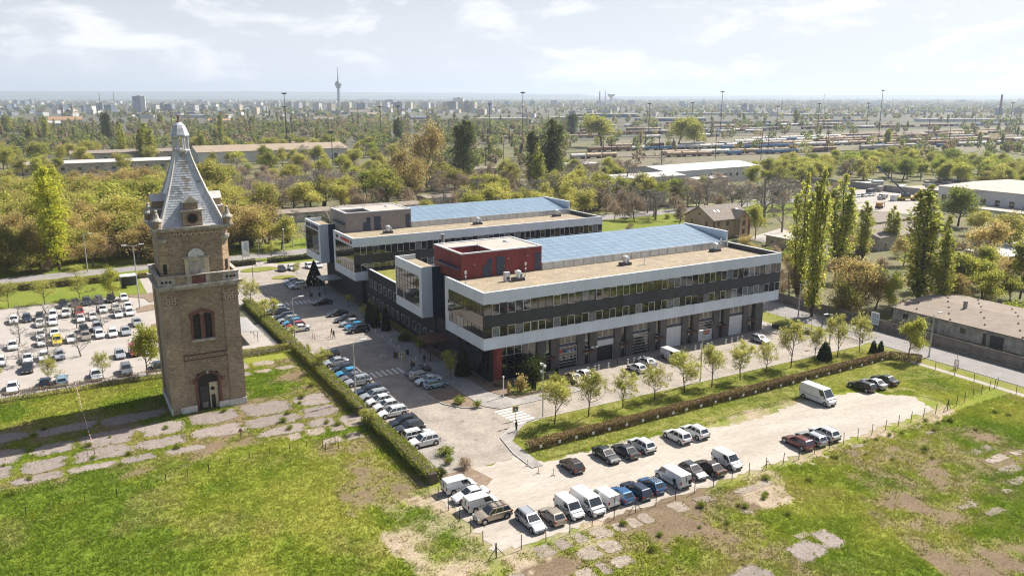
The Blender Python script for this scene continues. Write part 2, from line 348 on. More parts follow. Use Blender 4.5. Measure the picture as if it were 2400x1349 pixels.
Vm = np.stack([X, Y, Z], -1).reshape(-1, 3); nx, ny = len(gx), len(gy)
ii = (np.arange(ny-1)[:, None]*nx+np.arange(nx-1)[None]).ravel()
Fm = np.stack([ii, ii+1, ii+nx+1, ii+nx], 1)
struct(ob('meadow', np_mesh('meadow', Vm, Fm, M['meadow'], C_.reshape(-1, 3), smooth=True)))
# lawns, roads, lots
sheet('car_park_lawn', rect(-130, -57, 99.5, 126), .03, M['lawn2'])
sheet('roadside_verge', rect(-300, 420, 112, 160), .026, M['lawn2'])
back_road = sheet('back_road', [(-320,127.5),(-60,129.5),(0,130.5),(110,141),(330,141),(330,152),(112,152.5),(0,139.8),(-60,137.4),(-320,136.5)], .045, M['asph'])
sheet('garden_path', [(95,154),(330,158.5),(330,160.5),(95,156)], .04, M['lot'])
car_park = sheet('car_park', rect(-130, -57.5, 33.5, 99), .045, M['lot'])
sheet('car_park_access', [(-57.5,70),(-44,70),(-44,74),(-36.6,78),(-36.6,112),(-44,124),(-30,131),(-46,131),(-57.5,118)], .043, M['lot'])
street = sheet('street', [(-36.6,-27.2),(-24.5,-27.2),(-24.4,-26),(-23.45,-20.5),(-20.2,-18.2),(-17,-17.3),(60.5,-17.6),(60.5,-.4),(-20.6,-.4),(-20.6,112),(-36.6,112)], .046, M['pave'])
sheet('street_mouth', [(-36.6,112),(5,112),(5,117),(-20,119),(-27,131),(-33,131)], .0455, M['lot'])
sheet('rear_parking', rect(-20.6, 6, 96.5, 112), .047, M['pave'])
sheet('building_court', rect(-20.6, 56, -.4, 96.5), .03, M['lot'])
sheet('side_lawn', rect(56, 64, -.4, 96.5), .032, M['lawn'])
sheet('right_verge', [(58,-62),(63,-62),(63,20),(58,20)], .03, M['lawn'])
road = sheet('side_road', [(63,-140),(71.2,-140),(71.2,8),(74,30),(74,141),(62,141),(62.5,8)], .05, M['asph'])
sheet('side_path', rect(58.2, 59.5, -140, -27), .05, M['lot'])
sheet('gate_apron', rect(60.5, 63.2, -17.4, -9), .052, M['pave'])
gp = rough_poly([(-38.3,-46.2),(8,-46.2),(14,-44.6),(20,-45.8),(42,-45.2)], .25, 1.2, 3)[:-1]
gp = rough_poly([(-38.3,-46.2),(-10,-46.1),(6,-46.0),(12,-44.8),(20,-45.6),(40,-45.0),(43,-40),(37,-34),(30,-33.2),(22,-32.6),(14,-34.2),(6,-33.2),(-2,-31.6),(-9,-30.2),(-22,-30.4),(-24.6,-27.2),(-36.6,-27.2),(-36.8,-30),(-38.3,-31)], .55, .8, 3)
gravel = sheet('gravel_lot', gp, .05, M['gravel'])
lawn_strip = sheet('lawn_strip', rough_poly([(-22.8,-25.6),(58,-25.2),(60.3,-18),(-16.5,-17.2),(-19.5,-18.6),(-22.6,-22)], .08, 2, 5), .055, M['lawn'])
sheet('grass_bank', rough_poly([(-22.6,-29.6),(-9,-29.1),(5,-31.2),(24,-30.0),(40,-31),(57.5,-38),(57.5,-26),(-22.6,-26.2)], .2, 1.6, 6), .052, M['lawn'])
# sidewalks a kerb high
def slab(name, poly, z, m, h=.12): return struct(MB().prism(poly, z-h, z).build(name, m))
slab('pavement_street', [(-20.6,2.4),(-16.4,2.4),(-16.4,96),(-20.6,96)], .15, M['walk'], .15)
slab('pavement_corner', [(-20.6,2.4),(-20.2,-8.6),(-18.4,-10.9),(-2.6,-10.6),(-2.6,-8.4),(-14.2,-8.4),(-16.4,-3.8),(-16.4,2.4)], .146, M['walk'], .14)
slab('pavement_bend', [(-20.2,-18.2),(-17,-17.4),(-19.2,-18.9),(-22.7,-22.3),(-23,-31),(-24.4,-31),(-24.4,-26),(-23.4,-20.5)], .15, M['walk'], .15)
slab('pavement_forecourt', [(-2.4,-3.0),(50.2,-3.0),(50.2,-.1),(-2.4,-.1)], .075, M['bay'], .06)
for nm, x0, x1, y0, y1 in (('parking_bays', -36.4, -31.0, -24, 26), ('parking_bays', -36.4, -31.0, 40, 67), ('parking_bays', -25.6, -20.7, 2.5, 12), ('parking_bays', -25.6, -20.7, 20, 69), ('parking_bays', -25.6, -20.7, 76, 92)):
    bays = sheet(nm, rect(x0, x1, y0, y1), .053, M['bay'])
    for k in range(int((y1-y0)/2.5)+1):
        sheet('bay_line', rect(x0, x1, y0+k*2.5-.05, y0+k*2.5+.05), .057, M['kerb'], bays)
# planted beds
bedm = M['soil']
slab('planting_island', [(-25.5,1.2),(-25.6,-1.2),(-25.0,-4.6),(-23.2,-7.4),(-20.6,-9.1),(-20.4,1.8)], .17, bedm, .17)
slab('planting_bed', [(-16.2,2.4),(-14.3,2.4),(-14.3,96),(-16.2,96)], .14, bedm, .13)
slab('planting_bed', [(-16.2,-3.7),(-14.0,-8.2),(-2.8,-8.2),(-2.8,-.3),(-14.2,-.3),(-14.2,2.3),(-16.2,2.3)], .13, bedm, .12)
slab('turf_bed', rough_poly([(-13,-7),(-4.5,-7),(-4.5,-3),(-13,-3)], .2, 1, 2), .145, M['lawn'], .03)
slab('planting_bed', [(-36.4,-27),(-31.6,-26.8),(-30.6,-31),(-33.5,-33.4),(-37.2,-31.5)], .10, bedm, .1)
slab('kerb', [(-25.75,1.3),(-25.85,-1.3),(-25.2,-4.8),(-23.35,-7.6),(-20.6,-9.35),(-20.5,-9.2),(-23.2,-7.45),(-25.05,-4.65),(-25.65,-1.2),(-25.55,1.3)], .19, M['kerb'], .19)
slab('kerb', [(-24.65,-31),(-24.65,-26),(-23.6,-20.4),(-20.3,-18),(-20.2,-18.15),(-23.45,-20.5),(-24.45,-26),(-24.45,-31)], .17, M['kerb'], .17)
for y0, y1 in ((2.4, 96.0),): slab('kerb', rect(-20.75, -20.6, y0, y1), .165, M['kerb'], .165)
slab('kerb', rect(-36.75, -36.6, -24, 112), .15, M['kerb'], .15)
slab('kerb', [(-17,-17.35),(58,-17.85),(58,-17.7),(-17,-17.2)], .12, M['kerb'], .12)
slab('kerb', [(-18.4,-11.05),(-2.6,-10.75),(-2.6,-10.6),(-18.4,-10.9)], .165, M['kerb'], .165)
slab('kerb', rect(62.85, 63.0, -140, -18), .13, M['kerb'], .13)
slab('kerb', rect(-57.65, -57.5, 33, 70), .14, M['kerb'], .14)
slab('car_park_island', rough_poly([(-64,99),(-55.5,99),(-54.5,95),(-56,89.5),(-58,89),(-58.5,94)], .15, 2, 8), .14, bedm, .13)
slab('car_park_island', rough_poly([(-61.5,80),(-56.4,81.5),(-54.3,85.5),(-58,86.5),(-61.5,85)], .1, 2, 9), .14, bedm, .13)
slab('car_park_island', rough_poly([(-60,64),(-55,66),(-52,69),(-57,69.5),(-60,68)], .1, 2, 9), .14, bedm, .13)
# island at the mouth of the street
def disc(cx, cy, rx, ry, n=20): return [(cx+rx*math.cos(2*math.pi*i/n), cy+ry*math.sin(2*math.pi*i/n)) for i in range(n)]
p = G(607, 632); slab('round_bed', disc(p.x, p.y, 5.2, 3.2), .16, M['lawn'], .14)
p = G(665, 650); slab('round_bed', disc(p.x, p.y, 3.2, 2.2), .16, M['lawn'], .14)
# zebra crossings, manholes, wheelchair bay marks
def zebra(x0, y0, n, dx, dy, w, l, along):
    for k in range(n):
        x, y = x0+dx*k, y0+dy*k
        r_ = rect(x, x+l, y, y+w) if along == 'x' else rect(x, x+w, y, y+l)
        sheet('zebra_stripe', r_, .060, M['mark'], street)
zebra(-19.6, -11.9, 7, .12, -.95, .5, 3.6, 'x')
zebra(-31.2, 12.4, 7, 1.02, .02, .5, 3.0, 'y')
zebra(-31.2, 69.5, 7, 1.02, .02, .5, 3.0, 'y')
for a, b in ((1083,987),(1158,980),(1040,1031),(1118,1030),(770,814)):
    p = G(a, b); MB().lathe([(.42,.05),(.42,.064)], 14, (p.x, p.y)).build('manhole_cover', M['asphslab'], street)
for a, b in ((896,835),(954,877)):
    p = G(a, b); bb = MB()
    for t in range(10):
        u = 2*math.pi*t/10; bb.box(p.x+.55*math.cos(u)-.09, p.x+.55*math.cos(u)+.09, p.y+.55*math.sin(u)-.09, p.y+.55*math.sin(u)+.09, .057, .061)
    bb.box(p.x-.12, p.x+.1, p.y+.2, p.y+1.1, .057, .061).box(p.x+.15, p.x+.8, p.y+.45, p.y+.6, .057, .0605)
    bb.build('wheelchair_mark', M['mark'], street)
# old slabs broken up by grass: every slab its own piece
SLABS = []
def slab_field(root, rows, m, seed, keep=.86, z=.045):
    rs = np.random.RandomState(seed)
    for (x0, x1, y0, y1, w, sl) in rows:
        x = x0
        while x < x1:
            ww = w*rs.uniform(.7, 1.35); gap = rs.uniform(.25, .9)
            if rs.rand() < keep:
                h = (y1-y0)*rs.uniform(.78, 1.0); yb = y0+rs.uniform(0, (y1-y0)-h+.01)+sl*(x-x0); cx, cy_ = x+(ww-gap)/2, yb+h/2; ph = rs.uniform(0, 6.28, 4); pl = []
                for i in range(26):            # worn outline: a slab with rounded, bitten edges
                    t_ = 2*math.pi*i/26; ca, sa = math.cos(t_), math.sin(t_); k = (abs(ca)**5+abs(sa)**5)**-.2
                    k *= 1.0+.06*math.sin(2*t_+ph[0])+.06*math.sin(3*t_+ph[1])+.05*math.sin(5*t_+ph[2])+.035*math.sin(9*t_+ph[3])+rs.uniform(-.025,.025)
                    pl.append((cx+(ww-gap)/2*ca*k, cy_+h/2*sa*k))
                SLABS.append(pl); MB().prism(pl, .0, z+rs.uniform(-.015, .02)).build('slab', m, root)
            x += ww
yard = struct(ob('old_yard', None)); yard2 = struct(ob('old_yard_concrete', None))
slab_field(yard, [(-98,-64,13.2,17.6,7.5,-.04),(-98,-41,4.9,10.4,6.6,.0),(-98,-44,.2,4.6,6.6,.0),(-94,-50,-2.6,-.2,6,-.02),(-52,-40,-4.2,-.6,5,0)], M['asphslab'], 3, .94)
slab_field(yard2, [(-54,-43,28.6,31.6,4.5,0),(-54,-42,24.5,26.8,5,0),(-50,-39.5,-6.5,-3.6,2.6,0),(-46,-39.5,-10.5,-8,2.6,0)], M['concslab'], 5, .9)
slab_field(yard2, [(-40,-14,-49.6,-47.2,2.6,0),(-41,-18,-52.4,-50,2.9,0),(-44,-26,-55.4,-53,2.4,0),(-12,-2,-50,-48.6,3.2,0),(-14,4,-60,-56.5,3.0,.1)], M['concslab'], 6, .55)
slab_field(yard, [(-24,-6,-65,-61,4.5,.05),(-27,-12,-70,-66.5,5,.05)], M['asphslab'], 7, .7)
for a, b, w, h in ((2300,1055,4.5,1.6),(2335,1075,4,1.4),(2370,1100,3.5,1.6),(2385,1125,3,1.2),(2150,1000,2.6,.9),(2180,1012,2.2,.8),(2010,1045,2.2,1.0),(1650,1170,2.4,1.2),(1750,1200,1.6,.8),(2270,1185,3.2,1.0),(2330,1200,3,1.0),(2385,1060,2.4,1.0),(1880,1255,1.8,.8),(2360,1150,1.3,.8)):
    p = G(a, b); pl = rough_poly([(p.x-w/2,p.y-h/2),(p.x+w/2,p.y-h/2),(p.x+w/2,p.y+h/2),(p.x-w/2,p.y+h/2)], .2, .6, int(a))
    MB().prism(pl, 0, .085).build('slab', M['concslab'], yard2)
# ---------------------------------------------------------------- office buildings
M['cladp'] = mat('white_cladding_panel', (.60,.66,.735), .42, var=.05, vs_=.3, stretch=(1,1,.15), fine=.06, fs=5, orand=.045)
def panel_grid(name, root, frame_m, pane_ms, a0, a1, z0, z1, nu, nv, plane, off, fw=.06, seed=0, weights=(.8,.12,.08), out=-1):
    """grid of glazing: each light a window (frame) with its pane; plane 'y' = wall facing -y at y=off, 'x' = facing -x at x=off"""
    rs = np.random.RandomState(seed); W = (a1-a0)/nu; Hh = (z1-z0)/nv
    fr = MB(); d = .07
    def bx(mb, u0, u1, v0, v1, t0, t1):
        if plane == 'y': mb.box(u0, u1, t0, t1, v0, v1)
        else: mb.box(t0, t1, u0, u1, v0, v1)
    bx(fr, 0, fw, 0, Hh, -d, 0); bx(fr, W-fw, W, 0, Hh, -d, 0); bx(fr, fw, W-fw, 0, fw, -d+.002, 0); bx(fr, fw, W-fw, Hh-fw, Hh, -d+.002, 0)
    fm = fr.mesh(name, frame_m)
    pms = []
    for pmat in pane_ms:
        pb = MB(); bx(pb, fw*.9, W-fw*.9, fw*.9, Hh-fw*.9, -.035, -.005); pms.append(pb.mesh('pane', pmat))
    for i in range(nu):
        for j in range(nv):
            u, v = a0+i*W, z0+j*Hh
            w = ob(name, fm, root, (u, off, v) if plane == 'y' else (off, u, v))
            ob('pane', pms[rs.choice(len(pms), p=weights)], w)
def office(ox, oy, label, block_m, front, seed):
    root = thing('office_building', label, 'building', (ox, oy, 0))
    B = lambda nm, m, *bxs: [MB().box(*q).build(nm, m, root) for q in bxs]
    A0, A1, F, Bk = -16.1, 53.3, -1.6, 27.0
    # core and closed rear
    MB().box(-13.9, 50.6, .35, 26.9, .0, 6.6).box(-12.6, 52.9, 13.4, 26.9, 6.6, 15.2).build('core', M['dbrick'], root)
    # cantilevered upper floors
    MB().box(A0+.25, A1-.25, F+.25, 13.2, 6.62, 15.3).build('upper_body', M['dark'], root)
    for z0, z1, nm in ((6.6, 8.62, 'lower_fascia'), (14.43, 16.35, 'parapet')):
        fa = MB().box(A0+.02, A1-.02, F+.03, F+.30, z0+.01, z1-.01).box(A0+.03, A0+.3, F+.3, 13.2, z0+.01, z1-.01).box(A1-.3, A1-.03, F+.3, 13.2, z0+.01, z1-.01).build(nm, M['dalu'], root)
        npn = 18; pw_ = (A1-A0)/npn; pm_ = MB().box(.008, pw_-.008, 0, .03, z0, z1).mesh('cladding_panel', M['cladp'])
        for i in range(npn): ob('cladding_panel', pm_, fa, (A0+i*pw_, F, 0))
        pm_ = MB().box(0, .03, .008, 3.7-.008, z0, z1).mesh('cladding_panel', M['cladp'])
        for i in range(4): ob('cladding_panel', pm_, fa, (A0, F+i*3.7, 0)); ob('cladding_panel', pm_, fa, (A1-.03, F+i*3.7, 0))
    MB().box(A0, A0+.3, 11.75, 13.2, 8.62, 14.43).build('end_frame', M['clad'], root)
    MB().box(A0-.04, A1+.04, F-.04, F+.42, 16.35, 16.43).box(A0-.04, A0+.42, F+.42, 13.3, 16.35, 16.43).box(A1-.42, A1+.04, F+.42, 13.3, 16.35, 16.43).build('coping', M['white'], root)
    MB().box(A0+.3, A1-.3, F+.3, F+.34, 15.3, 16.35).box(A0+.3, A0+.34, F+.34, 13.2, 15.3, 16.35).box(A1-.34, A1-.3, F+.34, 13.2, 15.3, 16.35).build('parapet_lining', M['dalu'], root)
    MB().box(A0+.34, A1-.34, F+.34, 13.1, 15.2, 15.40).build('roof_gravel', M['gravelroof'], root)
    MB().box(A0+.1, A1-.1, F+.1, .2, 6.5, 6.6).build('soffit', M['conc'], root)
    n = 17
    for i in range(n):                                     # dark spandrel panels between the window bands
        w = (A1-A0-.0)/n; MB().box(A0+i*w+.012, A0+(i+1)*w-.012, F-.02, F+.26, 10.42, 12.50).build('spandrel_panel', M['dark'], root)
    MB().box(A0, A0+.28, F+.3, 11.75, 10.42, 12.50).build('spandrel_panel', M['dark'], root)
    rs = np.random.RandomState(seed)
    W = (A1-A0)/46
    def win_mesh(fw, z0, z1, fm):
        m_ = MB(); h = z1-z0
        m_.box(0, fw, -.09, .05, 0, h).box(W-fw, W, -.09, .05, 0, h).box(fw, W-fw, -.088, .05, 0, fw).box(fw, W-fw, -.088, .05, h-fw, h); return m_.mesh('window', fm)
    def pane_mesh(fw, z0, z1, pm): return MB().box(fw*.9, W-fw*.9, -.03, .0, fw*.9, z1-z0-fw*.9).mesh('pane', pm)
    for z0, z1 in ((8.64, 10.40), (12.52, 14.41)):
        fr = {True: win_mesh(.085, z0, z1, M['alu']), False: win_mesh(.03, z0, z1, M['dalu'])}
        pn = {(t, g_): pane_mesh(.085 if t else .03, z0, z1, M[g_]) for t in (True, False) for g_ in ('glass','glass2','glass3')}
        for i in range(46):
            t = (i % 2 == 1) if rs.rand() < .8 else bool(rs.rand() < .5)
            w = ob('window', fr[t], root, (A0+i*W, F+.06, z0)); ob('pane', pn[(t, str(rs.choice(['glass','glass2','glass3'], p=[.66,.22,.12])))], w)
    # glazed end towards the street, three tiers
    panel_grid('window', root, M['dalu'], [M['glass'], M['glass2']], F+.3, 11.75, 8.64, 10.40, 9, 1, 'x', A0+.09, .035, seed+1, (.9,.1))
    panel_grid('window', root, M['dalu'], [M['glass'], M['glass3']], F+.3, 11.75, 12.52, 14.41, 9, 1, 'x', A0+.09, .035, seed+2, (.9,.1))
    for i in range(9): MB().box(A0-.015, A0+.02, F+.3+i*1.483+.01, F+.3+(i+1)*1.483-.01, 10.44, 12.48).build('glass_panel', M['glass'], root)
    # ground floor front
    if front:
        MB().box(-4.7, -4.3, -.1, .4, 0, 6.55).build('column', M['dalu'], root)
        panel_grid('shop_window', root, M['dalu'], [M['glass']], -12.2, -4.8, .15, 4.4, 5, 1, 'y', .30, .05, 1, (1,))
        panel_grid('shop_window', root, M['alu'], [M['glass']], -12.2, -4.8, 4.4, 6.4, 5, 1, 'y', .30, .06, 1, (1,))
        panel_grid('shop_window', root, M['dalu'], [M['glass']], .3, 12.6, .15, 6.4, 8, 1, 'x', -13.93, .05, 2, (1,))
        MB().extr_x([(-1.0,0),(.3,0),(.3,6.5),(-1.35,6.5)], -13.4, -12.5).build('red_pillar', M['red'], root)
        xs = [(-4.3,-2.9),(-1.9,-.1)]
        for k in range(6): xs += [(3.85+8.25*k, 5.4+8.25*k), (6.55+8.25*k, 8.15+8.25*k)]
        xs[-1] = (48.5, 50.7); 
        for x0, x1 in xs: MB().box(x0, x1, -.12, .6, .05, 6.55).build('pier', M['pier'], root)
        for k in range(-1, 6):                              # recessed side doors with a narrow light above and a rusty canopy
            d0 = 5.4+8.25*k if k >= 0 else -2.9; d1 = d0+1.1
            MB().box(d0, d1, .28, .34, 3.0, 6.4).build('stair_light', M['glass3'], root)
            fr = MB().box(d0, d0+.07, .2, .3, .1, 2.9).box(d1-.07, d1, .2, .3, .1, 2.9).box(d0+.07, d1-.07, .2, .3, 2.8, 2.9).build('door', M['alu'], root)
            MB().box(d0+.07, d1-.07, .23, .27, .1, 2.8).build('pane', M['glass'], fr)
            MB().box(d0-.5, d1+.5, -1.25, -.1, 2.72, 2.86).build('door_canopy', M['rust'], root)
        kinds = ['glass','open','mirror','white','half','white']
        for k, kd in enumerate(kinds):
            x0 = -.1+8.25*k; x1 = x0+3.9
            MB().box(x0, x1, .12, .3, 4.1, 4.65).build('lintel', M['navy'], root)
            panel_grid('window', root, M['alu'], [M['glass'], M['glass3']], x0, x1, 4.68, 6.4, 3, 1, 'y', .22, .06, 5+k, (.5,.5))
            door = MB().box(x0, x0+.09, .08, .26, .08, 4.1).box(x1-.09, x1, .08, .26, .08, 4.1).build('garage_door', M['alu'], root)
            nr = 7; rows = range(nr)
            for r_ in rows:
                z0 = .1+r_*(4.0/nr); z1 = z0+4.0/nr-.02
                if kd == 'open':
                    if r_ < 5: continue
                    MB().box(x0+.09, x1-.09, .14, .2, z0, z1).build('door_section', M['white'], door)
                elif kd == 'white' or (kd == 'half' and r_ < 4):
                    MB().box(x0+.09, x1-.09, .14, .2, z0, z1).build('door_section', M['white'], door)
                elif k == 0 and r_ == 5:
                    MB().box(x0+.09, x1-.09, .14, .2, z0, z1).build('sign_section', mat('blue_sign', (.012,.06,.15), .5), door)
                    MB().box(x0+.09, x0+.8, .10, .139, z0, z1).build('sign_mark', mat('sign_red', (.5,.04,.03), .5), door)
                else:
                    MB().box(x0+.09, x1-.09, .13, .2, z1-.07, z1).build('door_bar', M['alu'], door)
                    for j in range(4):
                        w = (x1-x0-.18)/4; MB().box(x0+.09+j*w+.03, x0+.09+(j+1)*w-.03, .15, .18, z0, z1-.07).build('pane', M['glass' if kd != 'mirror' else 'glass3'], door)
            if kd == 'open':
                MB().box(x0+.09, x1-.09, .345, .36, .1, 2.9).build('door_opening', M['black'], door)
    # clerestory and glazed saw roof
    MB().box(4.25, 52.4, 12.9, 13.35, 15.3, 16.85).build('clerestory', M['alu'], root)
    for i in range(21): MB().box(4.4+i*2.38, 4.48+i*2.38, 12.83, 12.9, 15.4, 16.8).build('clerestory_post', M['steel'], root)
    for zz_ in (15.9, 16.35): MB().box(4.3, 52.3, 12.86, 12.9, zz_, zz_+.05).build('clerestory_rail', M['steel'], root)
    nr, nc = 8, 20; ln = math.hypot(14.1, 1.9); ang = math.atan2(1.9, 14.1)
    roof = MB().extr_x([(12.9,16.6),(27.0,18.5),(27.0,15.2),(13.0,15.2)], 4.3, 52.3).build('saw_roof', M['dalu'], root)
    pw, pl = 48.0/nc, ln/nr
    pm = MB().box(.03, pw-.03, .03, pl-.03, 0, .05).mesh('roof_panel', M['solar'])
    for i in range(nc):
        for j in range(nr):
            t = j*pl; o = ob('roof_panel', pm, roof, (4.3+i*pw, 12.9+t*math.cos(ang), 16.78+t*math.sin(ang))); o.rotation_euler = (ang, 0, 0)
    MB().box(52.45, 52.95, 13.4, 27.3, 15.3, 18.8).build('fin_wall', M['clad'], root)
    MB().box(52.40, 53.0, 13.35, 27.35, 18.8, 18.87).build('fin_coping', M['white'], root)
    # penthouse with an open well
    x0, x1, y0, y1, zt = -12.85, 4.2, 13.0, 24.6, 20.0
    w0, w1, v0, v1 = -11.7, -6.0, 14.0, 19.8
    ph = MB(); ph.box(x0, x1, y0, v0, 15.2, zt).box(x0, w0, v0, v1, 15.2, zt).box(w1, x1, v0, v1, 15.2, zt).box(x0, x1, v1, y1, 15.2, zt).box(w0, w1, v0, v1, 15.2, 17.6)
    ph.build('penthouse', block_m, root)
    MB().box(x0+.5, x1-.4, v1+.02, y1-.4, zt, zt+.06).box(w1+.02, x1-.4, y0+.4, v1+.02, zt, zt+.06).box(w0+.02, w1-.02, v0+.02, v1-.02, 17.6, 17.7).build('penthouse_roof', M['rooflt'], root)
    MB().box(x0-.05, x1+.05, y0-.05, y0+.35, zt, zt+.22).box(x0-.05, x1+.05, y1-.35, y1+.05, zt, zt+.22).box(x0-.05, x0+.35, y0+.35, y1-.35, zt, zt+.22).box(x1-.35, x1+.05, y0+.35, y1-.35, zt, zt+.22).box(w1-.1, w1+.15, y0+.35, v1, zt, zt+.18).box(x0+.35, w1+.15, v1-.05, v1+.15, zt, zt+.18).build('penthouse_coping', M['white'], root)
    for a, b, z_ in ((-7.6, -6.6, 18.8), (-5.65, -3.9, 18.9), (2.7, 3.95, 18.85)):
        d = MB().box(a, b, 12.94, 13.02, 15.55, z_).build('door', M['navy'], root); MB().box(b-.2, b-.1, 12.88, 12.94, 17.0, 17.2).build('handle', M['steel'], d)
    MB().box(-8.55, -7.6, 12.95, 13.02, 15.55, 17.6).build('louvre', M['navy'], root)
    for a, z_ in ((-10.3, 17.9), (-3.2, 18.3), (1.0, 18.4)): MB().box(a, a+.16, 12.86, 13.0, z_, z_+.16).build('wall_lamp', M['lampw'], root)
    # glazed stair recess and the projecting glass box
    panel_grid('stair_glazing', root, M['dalu'], [M['glass'], M['glass3']], 13.25, 22.0, .2, 17.3, 7, 6, 'x', -12.78, .05, seed+7, (.8,.2))
    MB().box(-13.9, -12.9, 13.3, 22.0, 17.35, 17.6).build('stair_canopy', M['navy'], root)
    bx0, by0, by1 = -16.8, 22.0, 35.1
    MB().box(bx0+.25, -12.4, by0+.2, by1-.2, 6.7, 15.3).build('box_body', M['dark'], root)
    MB().box(bx0, bx0+.28, by0, by1, 6.6, 8.5).box(bx0, bx0+.28, by0, by1, 14.5, 16.35).box(bx0, bx0+.28, by0, by0+1.2, 8.5, 14.5).box(bx0, bx0+.28, by1-.35, by1, 8.5, 14.5).box(bx0+.28, -14.6, by0, by0+.22, 6.6, 16.35).box(bx0+.28, -12.4, by1-.22, by1, 6.6, 16.35).build('box_frame', M['clad'], root)
    MB().box(-14.6, -12.4, by0-.1, by0+.2, 6.4, 16.35).build('box_return', M['navy'], root)
    MB().box(bx0-.04, bx0+.36, by0-.03, by1+.03, 16.35, 16.43).box(bx0+.36, -12.4, by1-.3, by1+.03, 16.35, 16.43).box(bx0+.36, -12.4, by0-.03, by0+.3, 16.35, 16.43).build('coping', M['white'], root)
    MB().box(bx0+.3, -12.4, by0+.25, by1-.25, 15.2, 15.5).build('roof_gravel', M['gravelroof'], root)
    panel_grid('window', root, M['dalu'], [M['glass'], M['glass2']], by0+1.2, by1-.35, 8.5, 10.3, 8, 1, 'x', bx0+.10, .035, seed+3, (.9,.1))
    panel_grid('window', root, M['dalu'], [M['glass'], M['glass3']], by0+1.2, by1-.35, 10.3, 12.4, 8, 1, 'x', bx0+.10, .035, seed+3, (.95,.05))
    panel_grid('window', root, M['dalu'], [M['glass'], M['glass3']], by0+1.2, by1-.35, 12.4, 14.5, 8, 1, 'x', bx0+.10, .035, seed+4, (.9,.1))
    MB().box(bx0+.3, -12.6, by0+.3, by1-.3, 6.5, 6.66).build('soffit', M['conc'], root)
    # street entrance
    MB().box(-18.6, -13.9, 15.2, 20.8, 3.55, 3.8).build('entrance_canopy', M['rust'] if front else M['alu'], root)
    for y_ in (15.6, 20.4): MB().tube((-18.2, y_, .1), (-18.2, y_, 3.55), .09, k=8).build('canopy_post', M['dalu'], root)
    return root
A = office(0, 0, 'front office block with red rooftop penthouse and garage doors along its base', M['red'], True, 11)
Bd = office(-1.3, 60.2, 'rear office block with grey rooftop penthouse and signs on its white end', M['grey'], False, 23)
# lettering on the rear block (illegible at this distance: coloured marks as seen), sign fields on its box
sg = mat('sign_red_letters', (.55,.06,.05), .5); sd = mat('sign_dark', (.05,.03,.03), .5); sb = mat('sign_blue', (.02,.055,.11), .4)
o = MB(); [o.box(-16.18, -16.1, 10.6-.45*i, 10.6-.45*i+.36, 15.0+(.1 if i % 2 else 0), 15.75) for i in range(4)]; o.build('dark_lettering', sd, Bd)
o = MB(); [o.box(-16.18, -16.1, 6.9-.62*i, 6.9-.62*i+.5, 14.95+(.08 if i % 3 else 0), 15.7+(.12 if i % 3 == 1 else 0)) for i in range(10)]; o.build('red_lettering', sg, Bd)
MB().lathe([(.5,0),(.5,.08)], 12).build('round_sign_mark', sd, Bd, (-16.1, .1, 15.35)).rotation_euler = (0, R(-90), 0)
for a, b in ((23.0, 29.3), (29.9, 33.8)): MB().box(-16.87, -16.8, a, b, 14.85, 15.85).build('sign_field', sb, Bd)
o = MB(); [o.box(1.6+.42*i, 1.6+.42*i+(.12 if i in (0, 2) else .26), .09, .139, 3.05, 3.38) for i in range(4)]; o.build('white_numerals', M['white'], A)
for a in (12.4, 13.4): MB().box(a-5.6, a-4.9, -.16, -.13, 2.95, 3.3).build('notice_plate', M['plate'], A)
# low wing joining the two blocks
low = thing('link_building', 'low dark brick wing with green roof linking the two office blocks', 'building', (-14.2, 27, 0))
MB().box(0, 13, -5, 60, .1, 8.4).build('wall', M['dbrick'], low)
MB().box(-.05, .35, 8.1, 31.2, 8.4, 9.2).box(.35, 13, 30.9, 31.2, 8.4, 9.2).box(.35, 13, 8.1, 8.4, 8.4, 9.2).build('parapet', M['dbrick'], low)
MB().box(-.1, .42, 8.05, 31.25, 9.2, 9.28).build('coping', M['white'], low)
MB().box(.42, 13, 8.4, 30.9, 8.3, 8.62).build('green_roof', M['lawn'], low)
wf = MB(); 
for q in ((0,.09,0,1.9),(1.51,1.6,0,1.9),(.09,1.51,0,.09),(.09,1.51,1.81,1.9),(.78,.84,.09,1.81)): wf.box(-.06, .02, q[0], q[1], q[2], q[3])
wfm = wf.mesh('window', M['alu']); wpm = MB().box(-.03, -.005, .08, 1.52, .08, 1.82).mesh('pane', M['glass'])
for zz_, st in ((1.3, 0), (5.1, 1.2)):
    for k in range(22):
        y_ = -4+st+k*2.9
        if zz_ > 5 and (y_ > 29.5 or y_ < 8.5): continue
        if -12+27 < y_+27-7 < 21-12: continue
        w = ob('window', wfm, low, (-.0, y_, zz_)); ob('pane', wpm, w)
